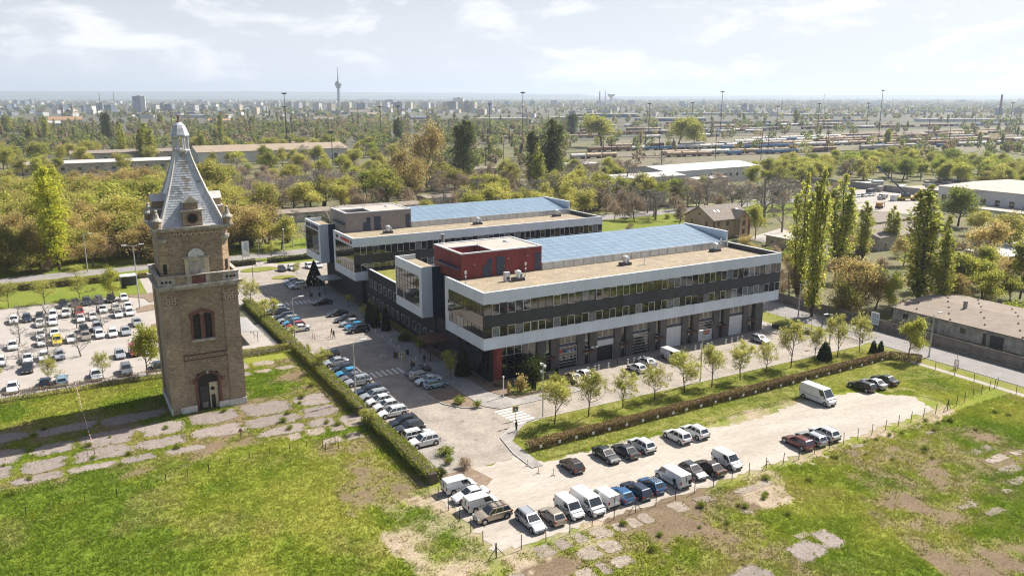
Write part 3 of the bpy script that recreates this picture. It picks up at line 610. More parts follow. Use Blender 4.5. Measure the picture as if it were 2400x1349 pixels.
# plant on the roofs, each unit its own thing
def vent_unit(x, y, z, label, s=1.0):
    t = thing('roof_ventilator', label, 'ventilator', (x, y, z))
    MB().box(-1.1*s, 1.1*s, -.7*s, .7*s, 0, .55*s).build('base', M['dalu'], t)
    MB().lathe([(.42*s,.55*s),(.42*s,1.35*s),(.6*s,1.4*s),(.6*s,1.75*s),(.15*s,1.95*s)], 12).build('cowl', M['alu'], t)
    MB().tube((.4*s,0,1.2*s),(1.0*s,0,1.2*s),.16*s).lathe([(.28*s,.55*s),(.28*s,1.1*s)], 8, (.85*s,.25*s)).build('duct', M['steel'], t)
for bx, by, nm in ((0,0,'front'), (-1.3,60.2,'rear')):
    vent_unit(bx-4.2, by+7.6, 15.4, f'ventilator with round cowl next to the penthouse on the {nm} block roof', 1.0)
    vent_unit(bx+21, by+8.8, 15.4, f'ventilator at the middle of the gravel roof of the {nm} block')
    vent_unit(bx+46.5, by+10.5, 15.4, f'ventilator near the far end of the gravel roof of the {nm} block')
t = thing('cooling_unit', 'white air conditioning unit beside the ventilator on the front block roof', 'air conditioner', (-6.3, 8.0, 15.4))
MB().box(-.5,.5,-.35,.35,.12,1.7).build('casing', M['white'], t); MB().lathe([(.3,0),(.3,.03)],12).build('fan_grille', M['dalu'], t, (.06,-.36,.6)).rotation_euler=(R(90),0,0); MB().box(-.45,.45,-.3,.3,0,.12).build('feet', M['dalu'], t)
def antenna(x, y, z, h, label):
    t = thing('roof_antenna', label, 'antenna', (x, y, z)); MB().tube((0,0,0),(0,0,h),.04,k=5).tube((-.5,0,.03),(.5,0,.03),.04,k=4).tube((0,-.5,.03),(0,.5,.03),.04,k=4).build('mast', M['steel'], t)
    MB().box(-.15,.15,-.12,.12,h-.5,h).box(-.12,.12,-.1,.1,h*.5,h*.5+.3).build('antenna_box', M['lampw'], t)
antenna(-13.6, 9.8, 15.4, 2.3, 'white antenna mast on the roof edge below the red penthouse')
antenna(-1.2, 9.9, 15.4, 2.6, 'thin camera mast standing before the red penthouse wall')
antenna(24.5, 7.2, 15.4, 2.2, 'antenna mast beside the middle ventilator of the front roof')
antenna(48.8, 11.2, 15.4, 2.4, 'antenna mast at the far end of the front roof')
for bx, by, nm in ((0,0,'red'), (-1.3,60.2,'grey')):
    t = thing('roof_ladder', f'steel ladder rising from the well of the {nm} penthouse', 'ladder', (bx-6.2, by+19.3, 17.7))
    MB().tube((0,0,0),(0,0,3.2),.04,k=4).tube((.5,0,0),(.5,0,3.2),.04,k=4).build('rail', M['steel'], t)
    r_ = MB(); [r_.tube((0,0,.3+.3*i),(.5,0,.3+.3*i),.025,k=4) for i in range(9)]; r_.build('rungs', M['steel'], t)
    t = thing('skylight_dome', f'small round skylight dome on the {nm} penthouse roof', 'skylight', (bx+.6, by+20.6, 20.06)); MB().lathe([(.5,0),(.5,.12),(.38,.3),(.15,.4)],12).build('dome', M['white'], t); MB().lathe([(.62,0),(.62,.08)],12).build('upstand', M['steel'], t)
t = thing('flue', 'pale round flue pipe rising behind the red penthouse', 'chimney', (-4.8, 38.0, 8.6)); MB().lathe([(.35,0),(.35,10.6)],12).build('pipe', M['conc'], t); MB().lathe([(.45,10.6),(.45,10.9)],12).build('cap', M['steel'], t)
# ---------------------------------------------------------------- old brick water tower
M['tbrick'] = brick_mat('old_yellow_brick', (.41,.31,.21), (.26,.19,.125), (.33,.26,.19), .26, .085, .014, side=True, blotch=(.27,.19,.13))
M['tbrick2'] = brick_mat('dark_yellow_brick', (.37,.275,.18), (.245,.175,.115), (.29,.225,.16), .26, .085, .014, side=True, blotch=(.46,.37,.27))
M['redbrick'] = brick_mat('red_brick', (.20,.06,.045), (.15,.05,.04), (.15,.10,.08), .26, .085, .014, side=True)
M['brownbrick'] = brick_mat('brown_brick', (.15,.07,.045), (.11,.06,.04), (.13,.085,.06), .26, .085, .014, side=True)
M['stone'] = mat('weathered_stone', (.52,.48,.43), .9, col2=(.25,.21,.175), vs_=1.4, fine=.12, bump=.3)
M['plinth'] = mat('painted_plinth', (.66,.65,.64), .85, col2=(.45,.41,.37), vs_=1.6, fine=.1)
M['cream'] = mat('cream_stone', (.60,.50,.36), .9, var=.15)
M['slate'] = mat('grey_slates', (.50,.52,.55), .36, spec=.6, col2=(.44,.455,.48), vs_=1.4, fine=.18, fs=2.2)
M['slate2'] = mat('dark_slates', (.30,.315,.335), .5, var=.15)
M['flash'] = mat('zinc_flashing', (.56,.55,.53), .5, metal=.1, col2=(.45,.41,.37), vs_=.9)
M['stain'] = mat('rusty_slates', (.26,.21,.175), .7, col2=(.35,.33,.31), vs_=1.2)
T = thing('water_tower', 'tall old brick water tower with slate spire and lantern', 'tower', (-57.55, 17.1, 0))
h = 5.5
# shaft: recessed field between corner pilasters; front wall built round the door and window openings
MB().box(-5.3, 5.3, -4.7, 5.3, 0, 19.6).build('shaft_core', M['tbrick'], T)
for sx in (-1, 1):
    for sy in (-1, 1):
        x0, x1 = sorted((sx*h, sx*3.2)); y0, y1 = sorted((sy*h, sy*3.2))
        MB().box(x0, x1, y0, y1, 0, 18.9).build('pilaster', M['tbrick'], T)
f = MB()
def wall_seg(mb, x0, x1, z0, z1): mb.box(x0, x1, -5.32, -4.68, z0, z1)
for q in ((-3.2,-1.55,0,6.1),(1.55,3.2,0,6.1),(-3.2,3.2,6.1,11.6),(-3.2,-1.35,11.6,15.6),(1.35,3.2,11.6,15.6),(-.3,.3,11.6,15.6),(-3.2,3.2,15.6,19.2)): wall_seg(f, *q)
f.build('front_wall', M['tbrick2'], T)
for x0, x1 in ((-4.25,-1.9),(1.35,5.52)): MB().box(x0, x1, -5.62, -5.4, 0, 1.1).build('plinth_panel', M['plinth'], T)
MB().box(-5.62, -5.4, -5.62, -3.4, 0, 1.15).box(-5.62,-5.4,-3.3,5.5,0,1.05).build('plinth_panel', M['plinth'], T)
MB().box(5.4, 5.62, -5.4, 5.5, 0, 1.05).build('plinth_panel', M['plinth'], T)
# door in a segmental arch
dr = MB().box(-1.45, 1.45, -4.78, -4.70, 0, 6.0).build('doorway', M['black'], T)
MB().box(-1.2, .0, -4.9, -4.78, .1, 3.9).build('door_leaf', M['dpole'], dr)
MB().box(-1.0, -.2, -4.95, -4.9, .3, 1.2).build('door_panel', M['concslab'], dr)
MB().box(.15, 1.4, -5.0, -4.78, .1, 4.3).build('boarding', M['cream'], dr)
MB().lathe([(.32,0),(.32,.06)], 12).build('round_opening', M['black'], dr, (.62, -4.96, 3.3)).rotation_euler = (R(90),0,0)
MB().box(.35,.95,-5.02,-4.96,.1,2.3).build('hole', M['black'], dr)
ar = MB()
for i in range(9):
    t0, t1 = math.pi*(.12+.76*i/9), math.pi*(.12+.76*(i+1)/9)
    ar.extr_y([(2.0*math.cos(t0),4.75+1.6*math.sin(t0)),(1.55*math.cos(t0),4.75+1.25*math.sin(t0)),(1.55*math.cos(t1),4.75+1.25*math.sin(t1)),(2.0*math.cos(t1),4.75+1.6*math.sin(t1))], -5.5, -5.0)
ar.build('door_arch', M['brownbrick'], T)
MB().box(-1.9,-1.5,-5.42,-5.2,0,5.3).box(1.5,1.9,-5.42,-5.2,0,5.3).build('door_jamb', M['redbrick'], T)
MB().box(-.16,.16,-5.56,-5.3,5.95,6.45).build('keystone', M['stone'], T)
MB().box(-2.2,-1.6,-5.55,-5.3,4.6,5.2).box(1.6,2.2,-5.55,-5.3,4.6,5.2).build('impost', M['redbrick'], T)
# twin window
for x0, x1 in ((-1.35,-.3),(.3,1.35)):
    w = MB().box(x0, x1, -4.9, -4.85, 11.6, 15.6).build('window', M['black'], T)
    for i in range(5): MB().box(x0, x1, -4.95, -4.9, 11.75+i*.75, 11.83+i*.75).build('glazing_bar', M['dpole'], w)
    MB().box((x0+x1)/2-.04, (x0+x1)/2+.04, -4.955, -4.9, 11.6, 15.5).build('glazing_bar', M['dpole'], w)
MB().extr_y([(-1.78,15.0),(-1.78,15.65),(0,16.4),(1.78,15.65),(1.78,15.0),(1.45,15.0),(1.45,15.35),(0,15.9),(-1.45,15.35),(-1.45,15.0)], -5.5, -5.3).build('window_head', M['redbrick'], T)
MB().box(-1.7,-1.36,-5.42,-5.2,11.6,15.0).box(1.36,1.7,-5.42,-5.2,11.6,15.0).box(-.28,.28,-5.42,-5.25,11.6,15.4).build('window_jamb', M['redbrick'], T)
MB().box(-1.85,1.75,-5.72,-5.3,11.25,11.6).build('window_sill', M['stone'], T)
# zigzag frieze, corner ornaments, dentils
MB().box(-3.2,3.2,-5.40,-5.3,8.35,9.3).build('frieze', M['brownbrick'], T)
zb = MB()
for i in range(16):
    x = -3.1+i*.39
    for s in (1,-1):
        zb.extr_y([(x,8.82-s*.28),(x+.06,8.82-s*.28),(x+.45,8.82+s*.28),(x+.39,8.82+s*.28)], -5.44-.003*(s+1), -5.40)
zb.build('frieze_lattice', M['cream'], T)
def ornament(x0, x1, z0, z1, y, m1, m2, n, name, parent=T, face='y', yy=0):
    b1, b2 = MB(), MB(); w = (x1-x0)/n; rows = int((z1-z0)/w)
    for i in range(n):
        for j in range(rows):
            k = (i+j) % 4
            mb = b1 if (k == 0 or (i-j) % 4 == 0) and (i % 4 in (0, 2)) else (b2 if (k == 0 or (i-j) % 4 == 0) else None)
            if mb:
                if face == 'y': mb.box(x0+i*w, x0+(i+1)*w, y-.04, y, z0+j*w, z0+(j+1)*w)
                else: mb.box(y-.04, y, x0+i*w, x0+(i+1)*w, z0+j*w, z0+(j+1)*w)
    stuff(b1.build(name, m1, parent)); stuff(b2.build(name, m2, parent))
ornament(-5.0,-3.3,17.3,18.8,-5.5,M['redbrick'],M['cream'],9,'corner_ornament'); ornament(3.3,5.0,17.3,18.8,-5.5,M['redbrick'],M['cream'],9,'corner_ornament')
for i in range(22):
    x = -5.3+i*.5; MB().box(x, x+.25, -5.62, -5.3, 19.0, 19.75).build('dentil', M['tbrick2'], T)
MB().box(-5.55,5.55,-5.55,5.55,18.9,19.6).build('corbel_course', M['tbrick2'], T)
MB().box(-5.8,5.8,-5.8,5.8,19.75,20.0).box(-6.1,6.1,-6.1,6.1,20.0,20.35).build('cornice', M['stone'], T)
MB().box(-5.7,5.7,-5.7,5.7,19.6,19.75).build('gallery_floor', M['stone'], T)
for sy in (-1, 1):
    for rot in (0, 1):
        par = MB(); corner = []
        for u0, u1, m_, nm in ((-5.75,-3.4,'stone','parapet_block'),(-3.4,-1.6,'tbrick','parapet_panel'),(-1.6,-1.0,'stone','parapet_block'),(-1.0,1.0,'redbrick','parapet_panel'),(1.0,1.6,'stone','parapet_block'),(1.6,3.4,'tbrick','parapet_panel'),(3.4,5.75,'stone','parapet_block')):
            t = .0 if m_ == 'stone' else .06
            v0, v1 = (5.35+t, 5.75-t)
            y0, y1 = (v0, v1) if sy > 0 else (-v1, -v0)
            if rot == 0: MB().box(u0, u1, y0, y1, 20.35, 21.6).build(nm, M[m_], T)
            elif abs(u0) < 5 and abs(u1) < 5: MB().box(y0, y1, u0, u1, 20.35, 21.6).build(nm, M[m_], T)
            if m_ == 'stone' and u1-u0 > 2 and rot == 0 and sy < 0:
                for du in (-.55, 0, .55): MB().lathe([(.2,0),(.2,.05)], 10).build('round_hole', M['black'], T, ((u0+u1)/2+du, -5.74, 20.95)).rotation_euler = (R(90),0,0)
    MB().box(-5.85,5.85,*sorted((sy*5.3,sy*5.85)),21.6,21.78).build('parapet_coping', M['stone'], T)
    MB().box(*sorted((sy*5.3,sy*5.85)),-5.3,5.3,21.6,21.78).build('parapet_coping', M['stone'], T)
# upper shaft with chamfered corners
c_, k_ = 4.95, 3.7
octo = [(-k_,-c_),(k_,-c_),(c_,-k_),(c_,k_),(k_,c_),(-k_,c_),(-c_,k_),(-c_,-k_)]
MB().prism(octo, 19.7, 27.4).build('upper_shaft', M['tbrick2'], T)
MB().prism([(x*1.012,y*1.012) for x,y in octo], 27.4, 28.4).build('eaves_frieze', M['tbrick'], T)
ornament(-3.6,3.6,27.5,28.25,-5.01,M['redbrick'],M['cream'],34,'eaves_ornament')
cm = brick_mat('patterned_brick', (.47,.36,.22), (.26,.10,.07), (.40,.30,.19), .35, .22, .03, side=True)
for sx in (-1, 1):
    for sy in (-1, 1):
        p, q = Vector((sx*k_, sy*c_)), Vector((sx*c_, sy*k_)); n_ = Vector((sx, sy)).normalized()*.06
        p2, q2 = p.lerp(q,.06)+n_, p.lerp(q,.94)+n_
        poly = [p.lerp(q,.06), q.lerp(p,.06), q2, p2]
        if sx*sy > 0: poly.reverse()
        MB().prism(poly, 22.0, 27.2).build('chamfer_panel', cm, T)
        c0 = (p+q)/2+n_*1.1
        nb = MB().box(-.32,.32,-.04,.06,21.9,23.4).build('niche', M['black'], T, (c0.x, c0.y, 0), math.atan2(sy, sx)+R(90))
        MB().lathe([(.15,25.9),(.35,26.3),(.75,26.9),(.8,27.3)], 8, (c0.x*1.0, c0.y*1.0)).build('pinnacle_corbel', M['stone'], T)
MB().box(-1.7,1.75,-5.15,-4.9,21.3,24.1).build('relief_frame', M['cream'], T)
MB().box(-1.1,1.1,-5.22,-5.15,21.8,23.7).build('relief_panel', M['stone'], T)
rl = MB()
rs = np.random.RandomState(4)
for i in range(26): x, z = rs.uniform(-.9,.85), rs.uniform(21.9,23.5); rl.lathe([(.16,0),(.1,.1)], 6, (x, -z))
rv = rl.build('relief_figures', M['concslab'], T, (0,-5.22,0)); rv.rotation_euler = (R(90),0,0)
MB().box(-1.95,1.95,-5.32,-4.9,24.1,24.4).build('relief_cornice', M['stone'], T)
lu = MB(); lu.extr_y([(1.15*math.cos(math.pi*i/10), 24.4+1.15*math.sin(math.pi*i/10)) for i in range(11)], -5.2, -4.9); lu.build('lunette', M['plinth'], T)
MB().box(-5.5,5.5,-5.5,5.5,28.4,28.62).box(-5.65,5.65,-5.65,5.65,28.62,28.9).build('eaves', M['stone'], T)
# spire in slate courses
def hw(z):
    t = (z-28.9)/(39.7-28.9); return 4.45*(1-t)**1.14+1.0*t+.0
MB().prism([(-5.0,-5.0),(5.0,-5.0),(5.0,5.0),(-5.0,5.0)], 28.9, 28.95).build('spire_base', M['flash'], T)
core = MB(); zs = np.linspace(28.95, 39.7, 14)
for i in range(13):
    a, b = hw(zs[i])-.08, hw(zs[i+1])-.08
    P0 = [(-a,-a,zs[i]),(a,-a,zs[i]),(a,a,zs[i]),(-a,a,zs[i])]; P1 = [(-b,-b,zs[i+1]),(b,-b,zs[i+1]),(b,b,zs[i+1]),(-b,b,zs[i+1])]
    for k in range(4): core.face([P0[k],P0[(k+1)%4],P1[(k+1)%4],P1[k]])
core.build('spire_core', M['slate'], T)
rs = np.random.RandomState(8)
for side in range(4):
    sl = MB(); nrow = 30; zz = np.linspace(28.95, 39.6, nrow+1)
    for i in range(nrow):
        z0, z1 = zz[i], zz[i+1]+.06; a0, a1 = hw(z0), hw(min(z1,39.7))
        n = max(2, int(2*a0/.52)); off = .5*(i % 2)
        for j in range(-1, n+1):
            u0, u1 = max(0, (j+off)/n), min(1, (j+1+off)/n)
            if u1 <= u0+.02: continue
            g_ = .012/(2*a0); x0, x1 = -a0+2*a0*(u0+g_), -a0+2*a0*(u1-g_); y0, y1 = -a1+2*a1*(u0+g_), -a1+2*a1*(u1-g_)
            l = .05+rs.uniform(0,.012); 
            P = [(x0,-(a0+l),z0),(x1,-(a0+l),z0),(y1,-(a1+.005),z1),(y0,-(a1+.005),z1),(x0,-a0+.02,z0-.0),(x1,-a0+.02,z0-.0)]
            mi = 0
            xc = (x0+x1)/2
            if side == 0 and z0 > 33.6 and abs(xc-.02) < .50 and rs.rand() < .85: mi = 2
            elif side == 0 and 32.8 < z0 < 34.4 and -2.6 < xc < -.9 and rs.rand() < .8: mi = 1  # dormer's cast shadow painted into the slate colour on its left
            elif rs.rand() < .01: mi = 1
            if side: P = [(p[0]*math.cos(side*math.pi/2)-p[1]*math.sin(side*math.pi/2), p[0]*math.sin(side*math.pi/2)+p[1]*math.cos(side*math.pi/2), p[2]) for p in P]
            sl.face(P[:4], mi); sl.face([P[0],P[4],P[5],P[1]], mi)
    stuff(sl.build('slates', [M['slate'], M['slate2'], M['stain']], T))
for sx in (-1,1):
    for sy in (-1,1):
        hp = MB()
        for i in range(13):
            a, b = hw(zs[i])+.04, hw(zs[i+1])+.04
            hp.tube((sx*(a-.04),sy*(a-.04),zs[i]),(sx*(b-.04),sy*(b-.04),zs[i+1]),.30*(1-.045*i)+.02,.30*(1-.045*(i+1))+.02,k=6,cap=False)
        hp.build('hip_flashing', M['flash'], T)
        MB().lathe([(.62,28.9),(.62,29.85),(.8,29.9),(.75,30.1),(.45,30.4),(.3,31.0),(.17,31.2),(.22,31.3),(.25,31.45),(.14,31.6)], 10, (sx*4.95, sy*4.95)).build('pinnacle', M['stone'], T)
        MB().lathe([(.62,28.9),(.66,29.8)], 10, (sx*4.955, sy*4.955)).build('pinnacle_base', M['tbrick'], T)
# dormers with a round opening and small pediment
for side in range(4):
    d = ob('dormer', MB().box(-1.35,1.35,-5.05,-2.2,28.9,31.1).mesh('dormer', M['tbrick']), T, (0,0,0), side*math.pi/2)
    MB().lathe([(.62,0),(.62,.05)], 18).build('round_opening', M['black'], d, (0,-5.04,30.05)).rotation_euler = (R(90),0,0)
    MB().lathe([(.82,0),(.82,.035)], 18).build('opening_ring', M['brownbrick'], d, (0,-5.035,30.05)).rotation_euler = (R(90),0,0)
    MB().box(-1.6,1.6,-5.25,-2.3,31.1,31.35).build('ledge', M['stone'], d)
    MB().box(-.9,.9,-4.9,-2.0,31.35,32.5).build('gablet', M['tbrick2'], d)
    MB().extr_y([(-1.15,32.4),(1.15,32.4),(0,33.4)], -5.05, -1.5).build('gablet_roof', M['flash'], d)
    MB().extr_y([(-.8,32.5),(.8,32.5),(0,33.2)], -5.1, -5.05).build('pediment', M['cream'], d)
# lantern
MB().lathe([(1.25,39.5),(1.35,39.75),(1.25,39.9)], 8, rot=R(22.5)).build('lantern_base', M['flash'], T)
for i in range(8):
    t = 2*math.pi*i/8+R(22.5); MB().tube((1.08*math.cos(t),1.08*math.sin(t),39.85),(1.08*math.cos(t),1.08*math.sin(t),41.9),.15,.13,k=8).build('lantern_column', M['slate'], T)
MB().lathe([(1.2,41.7),(1.42,41.9),(1.4,42.05),(1.22,42.5),(1.05,43.0),(.8,43.5),(.4,43.8),(.28,43.9)], 8, rot=R(22.5)).build('lantern_cap', M['slate'], T)
MB().lathe([(.24,43.9),(.3,44.05),(.12,44.2),(.1,44.7),(.35,44.78),(.32,44.84),(.05,44.9)], 10).build('finial', M['rust'], T)
MB().tube((-.9,0,42.4),(-.95,0,45.2),.035,k=5).build('lightning_rod', M['dpole'], T)
# ---------------------------------------------------------------- plants
LEAF = {
 'fresh': leaf_mat('leaf_fresh', (.42,.415,.085), (.345,.355,.065), .6),
 'pale': leaf_mat('leaf_pale', (.52,.50,.14), (.45,.45,.10), .55, .12),
 'green': leaf_mat('leaf_green', (.31,.345,.055), (.23,.275,.045), .6),
 'olive': leaf_mat('leaf_olive', (.46,.42,.105), (.38,.365,.085), .6),
 'ochre': leaf_mat('leaf_ochre', (.50,.40,.155), (.44,.34,.12), .6),
 'brown': leaf_mat('leaf_brown', (.38,.29,.195), (.31,.235,.155), .55),
 'poplar': leaf_mat('leaf_poplar', (.46,.465,.09), (.37,.385,.07), .62),
 'dpoplar': leaf_mat('leaf_poplar_dark', (.16,.185,.05), (.13,.155,.045), .5),
 'hedge': leaf_mat('leaf_hedge', (.215,.25,.03), (.28,.29,.05), .45, 0),
 'thuja': leaf_mat('leaf_conifer', (.030,.050,.020), (.045,.055,.022), .15),
 'dgreen': leaf_mat('leaf_dark_green', (.10,.13,.032), (.075,.10,.028), .4),
 'bright': leaf_mat('leaf_bright', (.58,.58,.07), (.47,.49,.055), .66, .08),
 'rusthedge': leaf_mat('leaf_rust_hedge', (.20,.125,.065), (.26,.18,.085), .3, 0),
 'grass': leaf_mat('grass_blades', (1,1,1), (.85,.88,.82), .5, 0),
}
def leaves(P, size, rs, up=.25, col=(1,1,1), var=.35, aspect=.62):
    """small diamond leaf sprays at points P"""
    n = len(P); P = np.asarray(P)
    N_ = rs.normal(size=(n,3)); N_[:,2] += up; N_ /= np.linalg.norm(N_,axis=1)[:,None]
    A_ = rs.normal(size=(n,3)); A_ -= N_*(A_*N_).sum(1)[:,None]; A_ /= np.linalg.norm(A_,axis=1)[:,None]
    B_ = np.cross(N_,A_); s = (size*rs.uniform(.6,1.4,n))[:,None]
    V = np.stack([P+A_*s, P+B_*s*aspect, P-A_*s, P-B_*s*aspect],1).reshape(-1,3)
    F = np.arange(4*n).reshape(n,4)
    c = np.array(col)[None]*(1+rs.uniform(-var,var,n))[:,None]*(1+rs.uniform(-.12,.12,(n,3)))
    return V, F, np.repeat(c,4,0)
def tubes(S, k=4):
    """S: rows p0(3) p1(3) r0 r1"""
    S = np.asarray(S, float); p0, p1, r0, r1 = S[:,:3], S[:,3:6], S[:,6], S[:,7]
    d = p1-p0; d /= np.linalg.norm(d,axis=1)[:,None]+1e-9
    ref = np.where(np.abs(d[:,2:3])<.9, np.array([[0,0,1.]]), np.array([[1.,0,0]]))
    a = np.cross(d,ref); a /= np.linalg.norm(a,axis=1)[:,None]; b = np.cross(d,a)
    V = []
    for p, r in ((p0,r0),(p1,r1)):
        for i in range(k):
            t = 2*math.pi*i/k; V.append(p+a*(r*math.cos(t))[:,None]+b*(r*math.sin(t))[:,None])
    V = np.stack(V,1); n = len(S); base = (np.arange(n)*2*k)[:,None]
    F = np.concatenate([np.stack([base[:,0]+i, base[:,0]+(i+1)%k, base[:,0]+k+(i+1)%k, base[:,0]+k+i],1) for i in range(k)])
    return V.reshape(-1,3), F
def unit(v): return v/(np.linalg.norm(v)+1e-9)
def skeleton(rs, Ht, R0, levels, th=.3, spread=.9, nb=(9,6,5), lens=(.45,.5,.5), up=.25, wob=.18, lead=.85):
    """trunk with branching limbs: list of segments and of twig tips"""
    S, tips = [], []
    def grow(p, d, L, r, lv):
        n = 4 if lv < 2 else 3; pts = [p]
        for i in range(n):
            d = unit(d+rs.normal(size=3)*wob*(.5 if lv == 0 else 1)+np.array([0,0,up*.25 if lv else .12])); q = pts[-1]+d*L/n
            ra, rb = r*(1-.75*i/n), r*(1-.75*(i+1)/n); S.append([*pts[-1],*q,ra,rb]); pts.append(q)
        if lv >= levels: tips.append((pts[-2],pts[-1])); return
        m = nb[lv]
        for i in range(m):
            t = (th+(1-th)*(i+.5)/m) if lv == 0 else (.3+.7*(i+.7)/m)
            t = min(.999,t+rs.uniform(-.04,.04)); k = min(n-1,int(t*n)); bp = pts[k]+(pts[k+1]-pts[k])*(t*n-k)
            ax = unit(rs.normal(size=3)*np.array([1,1,.25])); ax = unit(ax-d*(ax@d)*.7)
            nd = unit(ax*spread+d*(1-spread*.45)+np.array([0,0,up]))
            f = (1-.55*t) if lv == 0 else (1-.35*t)
            grow(bp, nd, L*lens[lv]*f*rs.uniform(.75,1.25)*(1.25 if lv == 0 else 1), max(.012,r*(1-.7*t)*.55), lv+1)
        if lv: tips.append((pts[-2],pts[-1]))
    grow(np.zeros(3), np.array([0,0,1.]), Ht*lead, R0, 0)
    return S, tips
PROTO = {}
def reg(kind, trunk, crown, Ht, rad): PROTO.setdefault(kind, []).append((trunk, crown, Ht, rad))
def tree_round(kind, seed, Ht, R0, leafm, nl, ls, barkm='bark', blob=1.0, levels=3, nb=(9,5,4), spread=.9, th=.28, up=.22, k=4, minr=0, lens=(.45,.5,.5), fill=.3):
    rs = np.random.RandomState(seed); S, tips = skeleton(rs, Ht, R0, levels, th, spread, nb, lens, up)
    S = np.array(S)
    if minr: S[:,6:8] = np.maximum(S[:,6:8], minr)
    Tp = np.array([t[1] for t in tips]); 
    V, F = tubes(S, k); tm = np_mesh('trunk', V, F, M[barkm])
    sc_ = Ht/max(Tp[:,2].max(),1e-3); cm_ = None
    if leafm:
        c = Tp[rs.randint(0,len(Tp),nl)]; P = c+rs.normal(size=(nl,3))*blob*np.array([1,1,.8])
        if fill:
            q = rs.rand(nl) < fill; ctr = np.array([0,0,Tp[:,2].mean()]); P[q] = ctr+(P[q]-ctr)*rs.uniform(.5,.95,q.sum())[:,None]
        P[:,2] = np.maximum(P[:,2], .3)
        V, F, C = leaves(P, ls, rs); cm_ = np_mesh('crown', V, F, LEAF[leafm], C)
        rad = np.percentile(np.hypot(P[:,0],P[:,1]), 95); top = np.percentile(P[:,2], 99.3)
    else: rad = np.percentile(np.hypot(Tp[:,0],Tp[:,1]), 93); top = Tp[:,2].max()
    reg(kind, tm, cm_, top, rad)
def poplar(kind, seed, Ht, rad, leafm, nl, ls, base=.05, stems=4, full=False):
    """several upright leaders, each a narrow feathery spindle ending in a point"""
    rs = np.random.RandomState(seed); S = []; P = []
    for s in range(stems):
        hl = Ht*(1.0 if s == 0 else rs.uniform(.74,.97) if not full else rs.uniform(.88,1.0)); an = rs.uniform(0,2*math.pi); o = rad*(.12 if s == 0 else rs.uniform(.35,.62)); tx, ty = o*math.cos(an), o*math.sin(an); p = np.zeros(3); pts = [p]
        for i in range(9):
            t = (i+1)/9; q = np.array([tx*t**.6+rs.normal()*.1, ty*t**.6+rs.normal()*.1, hl*.96*t]); S.append([*p,*q,.30*(1-.1*i)/(1+.4*(s > 0)),.30*(1-.1*(i+1))/(1+.4*(s > 0))+.01]); p = q; pts.append(p)
        pts = np.array(pts); rl = rad*((.72 if s == 0 else .62) if not full else .85); nc = 46; n = int(nl/stems); cl = []
        for i in range(nc):
            t = base+(1-base)*((i+rs.rand())/nc); k = min(8,int(t*9)); c = pts[k]+(pts[k+1]-pts[k])*(t*9-k); pr = (min(1, .55+t/.2)*(1-t**7)) if full else (min(1, .35+t/.25)*(1-t**4)**.9)
            a2 = rs.uniform(0,2*math.pi); r_ = rl*pr*rs.uniform(.25,1.0); e = c+np.array([r_*math.cos(a2), r_*math.sin(a2), .3+r_*rs.uniform(.6,1.4)])
            S.append([*c,*e,.06,.02]); cl.append((e,pr))
        ci = rs.randint(0,nc,n); E_ = np.array([c[0] for c in cl]); pv = np.array([c[1] for c in cl])[ci]
        P.append(E_[ci]+rs.normal(size=(n,3))*np.array([.26*rl,.26*rl,.030*Ht])*np.maximum(.35,pv)[:,None])
    P = np.concatenate(P); P[:,2] = np.clip(P[:,2], .4, Ht*1.01)
    V, F = tubes(S,4); tm = np_mesh('trunk', V, F, M['bark'])
    V, F, C = leaves(P, ls, rs, up=0.0, aspect=.55); reg(kind, tm, np_mesh('crown', V, F, LEAF[leafm], C), Ht, np.percentile(np.hypot(P[:,0],P[:,1]),96))
def bush(kind, seed, Ht, rad, leafm, nl, ls, squash=1.0):
    rs = np.random.RandomState(seed); S = []; E_ = []
    for i in range(16):
        t = rs.uniform(0,2*math.pi); r_ = rad*rs.uniform(.15,.8); e = np.array([r_*math.cos(t), r_*math.sin(t), Ht*rs.uniform(.35,.88)*(1-.35*r_/rad)])
        S.append([e[0]*.1,e[1]*.1,0,*(e*np.array([.5,.5,.6])),.05,.03]); S.append([*(e*np.array([.5,.5,.6])),*e,.03,.012]); E_.append(e)
    V, F = tubes(S,4); tm = np_mesh('stems', V, F, M['bark'])
    P = np.array(E_)[rs.randint(0,16,nl)]+rs.normal(size=(nl,3))*np.array([.24*rad,.24*rad,.17*Ht]); P[:,2] = np.abs(P[:,2])*.98+.05
    V, F, C = leaves(P, ls, rs); reg(kind, tm, np_mesh('foliage', V, F, LEAF[leafm], C), np.percentile(P[:,2],99), np.percentile(np.hypot(P[:,0],P[:,1]),95))
def cone_tree(kind, seed, Ht, rad, leafm, nl, ls, pw=1.0):
    rs = np.random.RandomState(seed); z = Ht*(1-rs.rand(nl)**.6*.97); r_ = rad*np.maximum(.04,(1-z/Ht))**pw*(1-.45*rs.rand(nl)**2); t = rs.uniform(0,2*math.pi,nl)
    P = np.stack([r_*np.cos(t), r_*np.sin(t), z],1); V, F = tubes([[0,0,0,0,0,Ht*.9,.12,.03]],5)
    tm = np_mesh('trunk', V, F, M['bark']); V, F, C = leaves(P, ls, rs); reg(kind, tm, np_mesh('crown', V, F, LEAF[leafm], C), Ht, rad)
for s in range(4): tree_round('young', 100+s, 6.6, .13, 'pale', 3600, .11, 'bark', .26, 3, (15,6,4), 1.05, .26, .30, minr=.018, fill=0, lens=(.60,.5,.45))
for s in range(3): tree_round('sapling', 130+s, 4.2, .07, 'pale', 1000, .11, 'bark', .22, 2, (10,5,4), .8, .3, .2, minr=.013, fill=0)
for s in range(5): tree_round('green', 200+s, 11, .28, 'green', 6200, .22, 'bark', .80, 3, (10,5,3), .95, .2, .2)
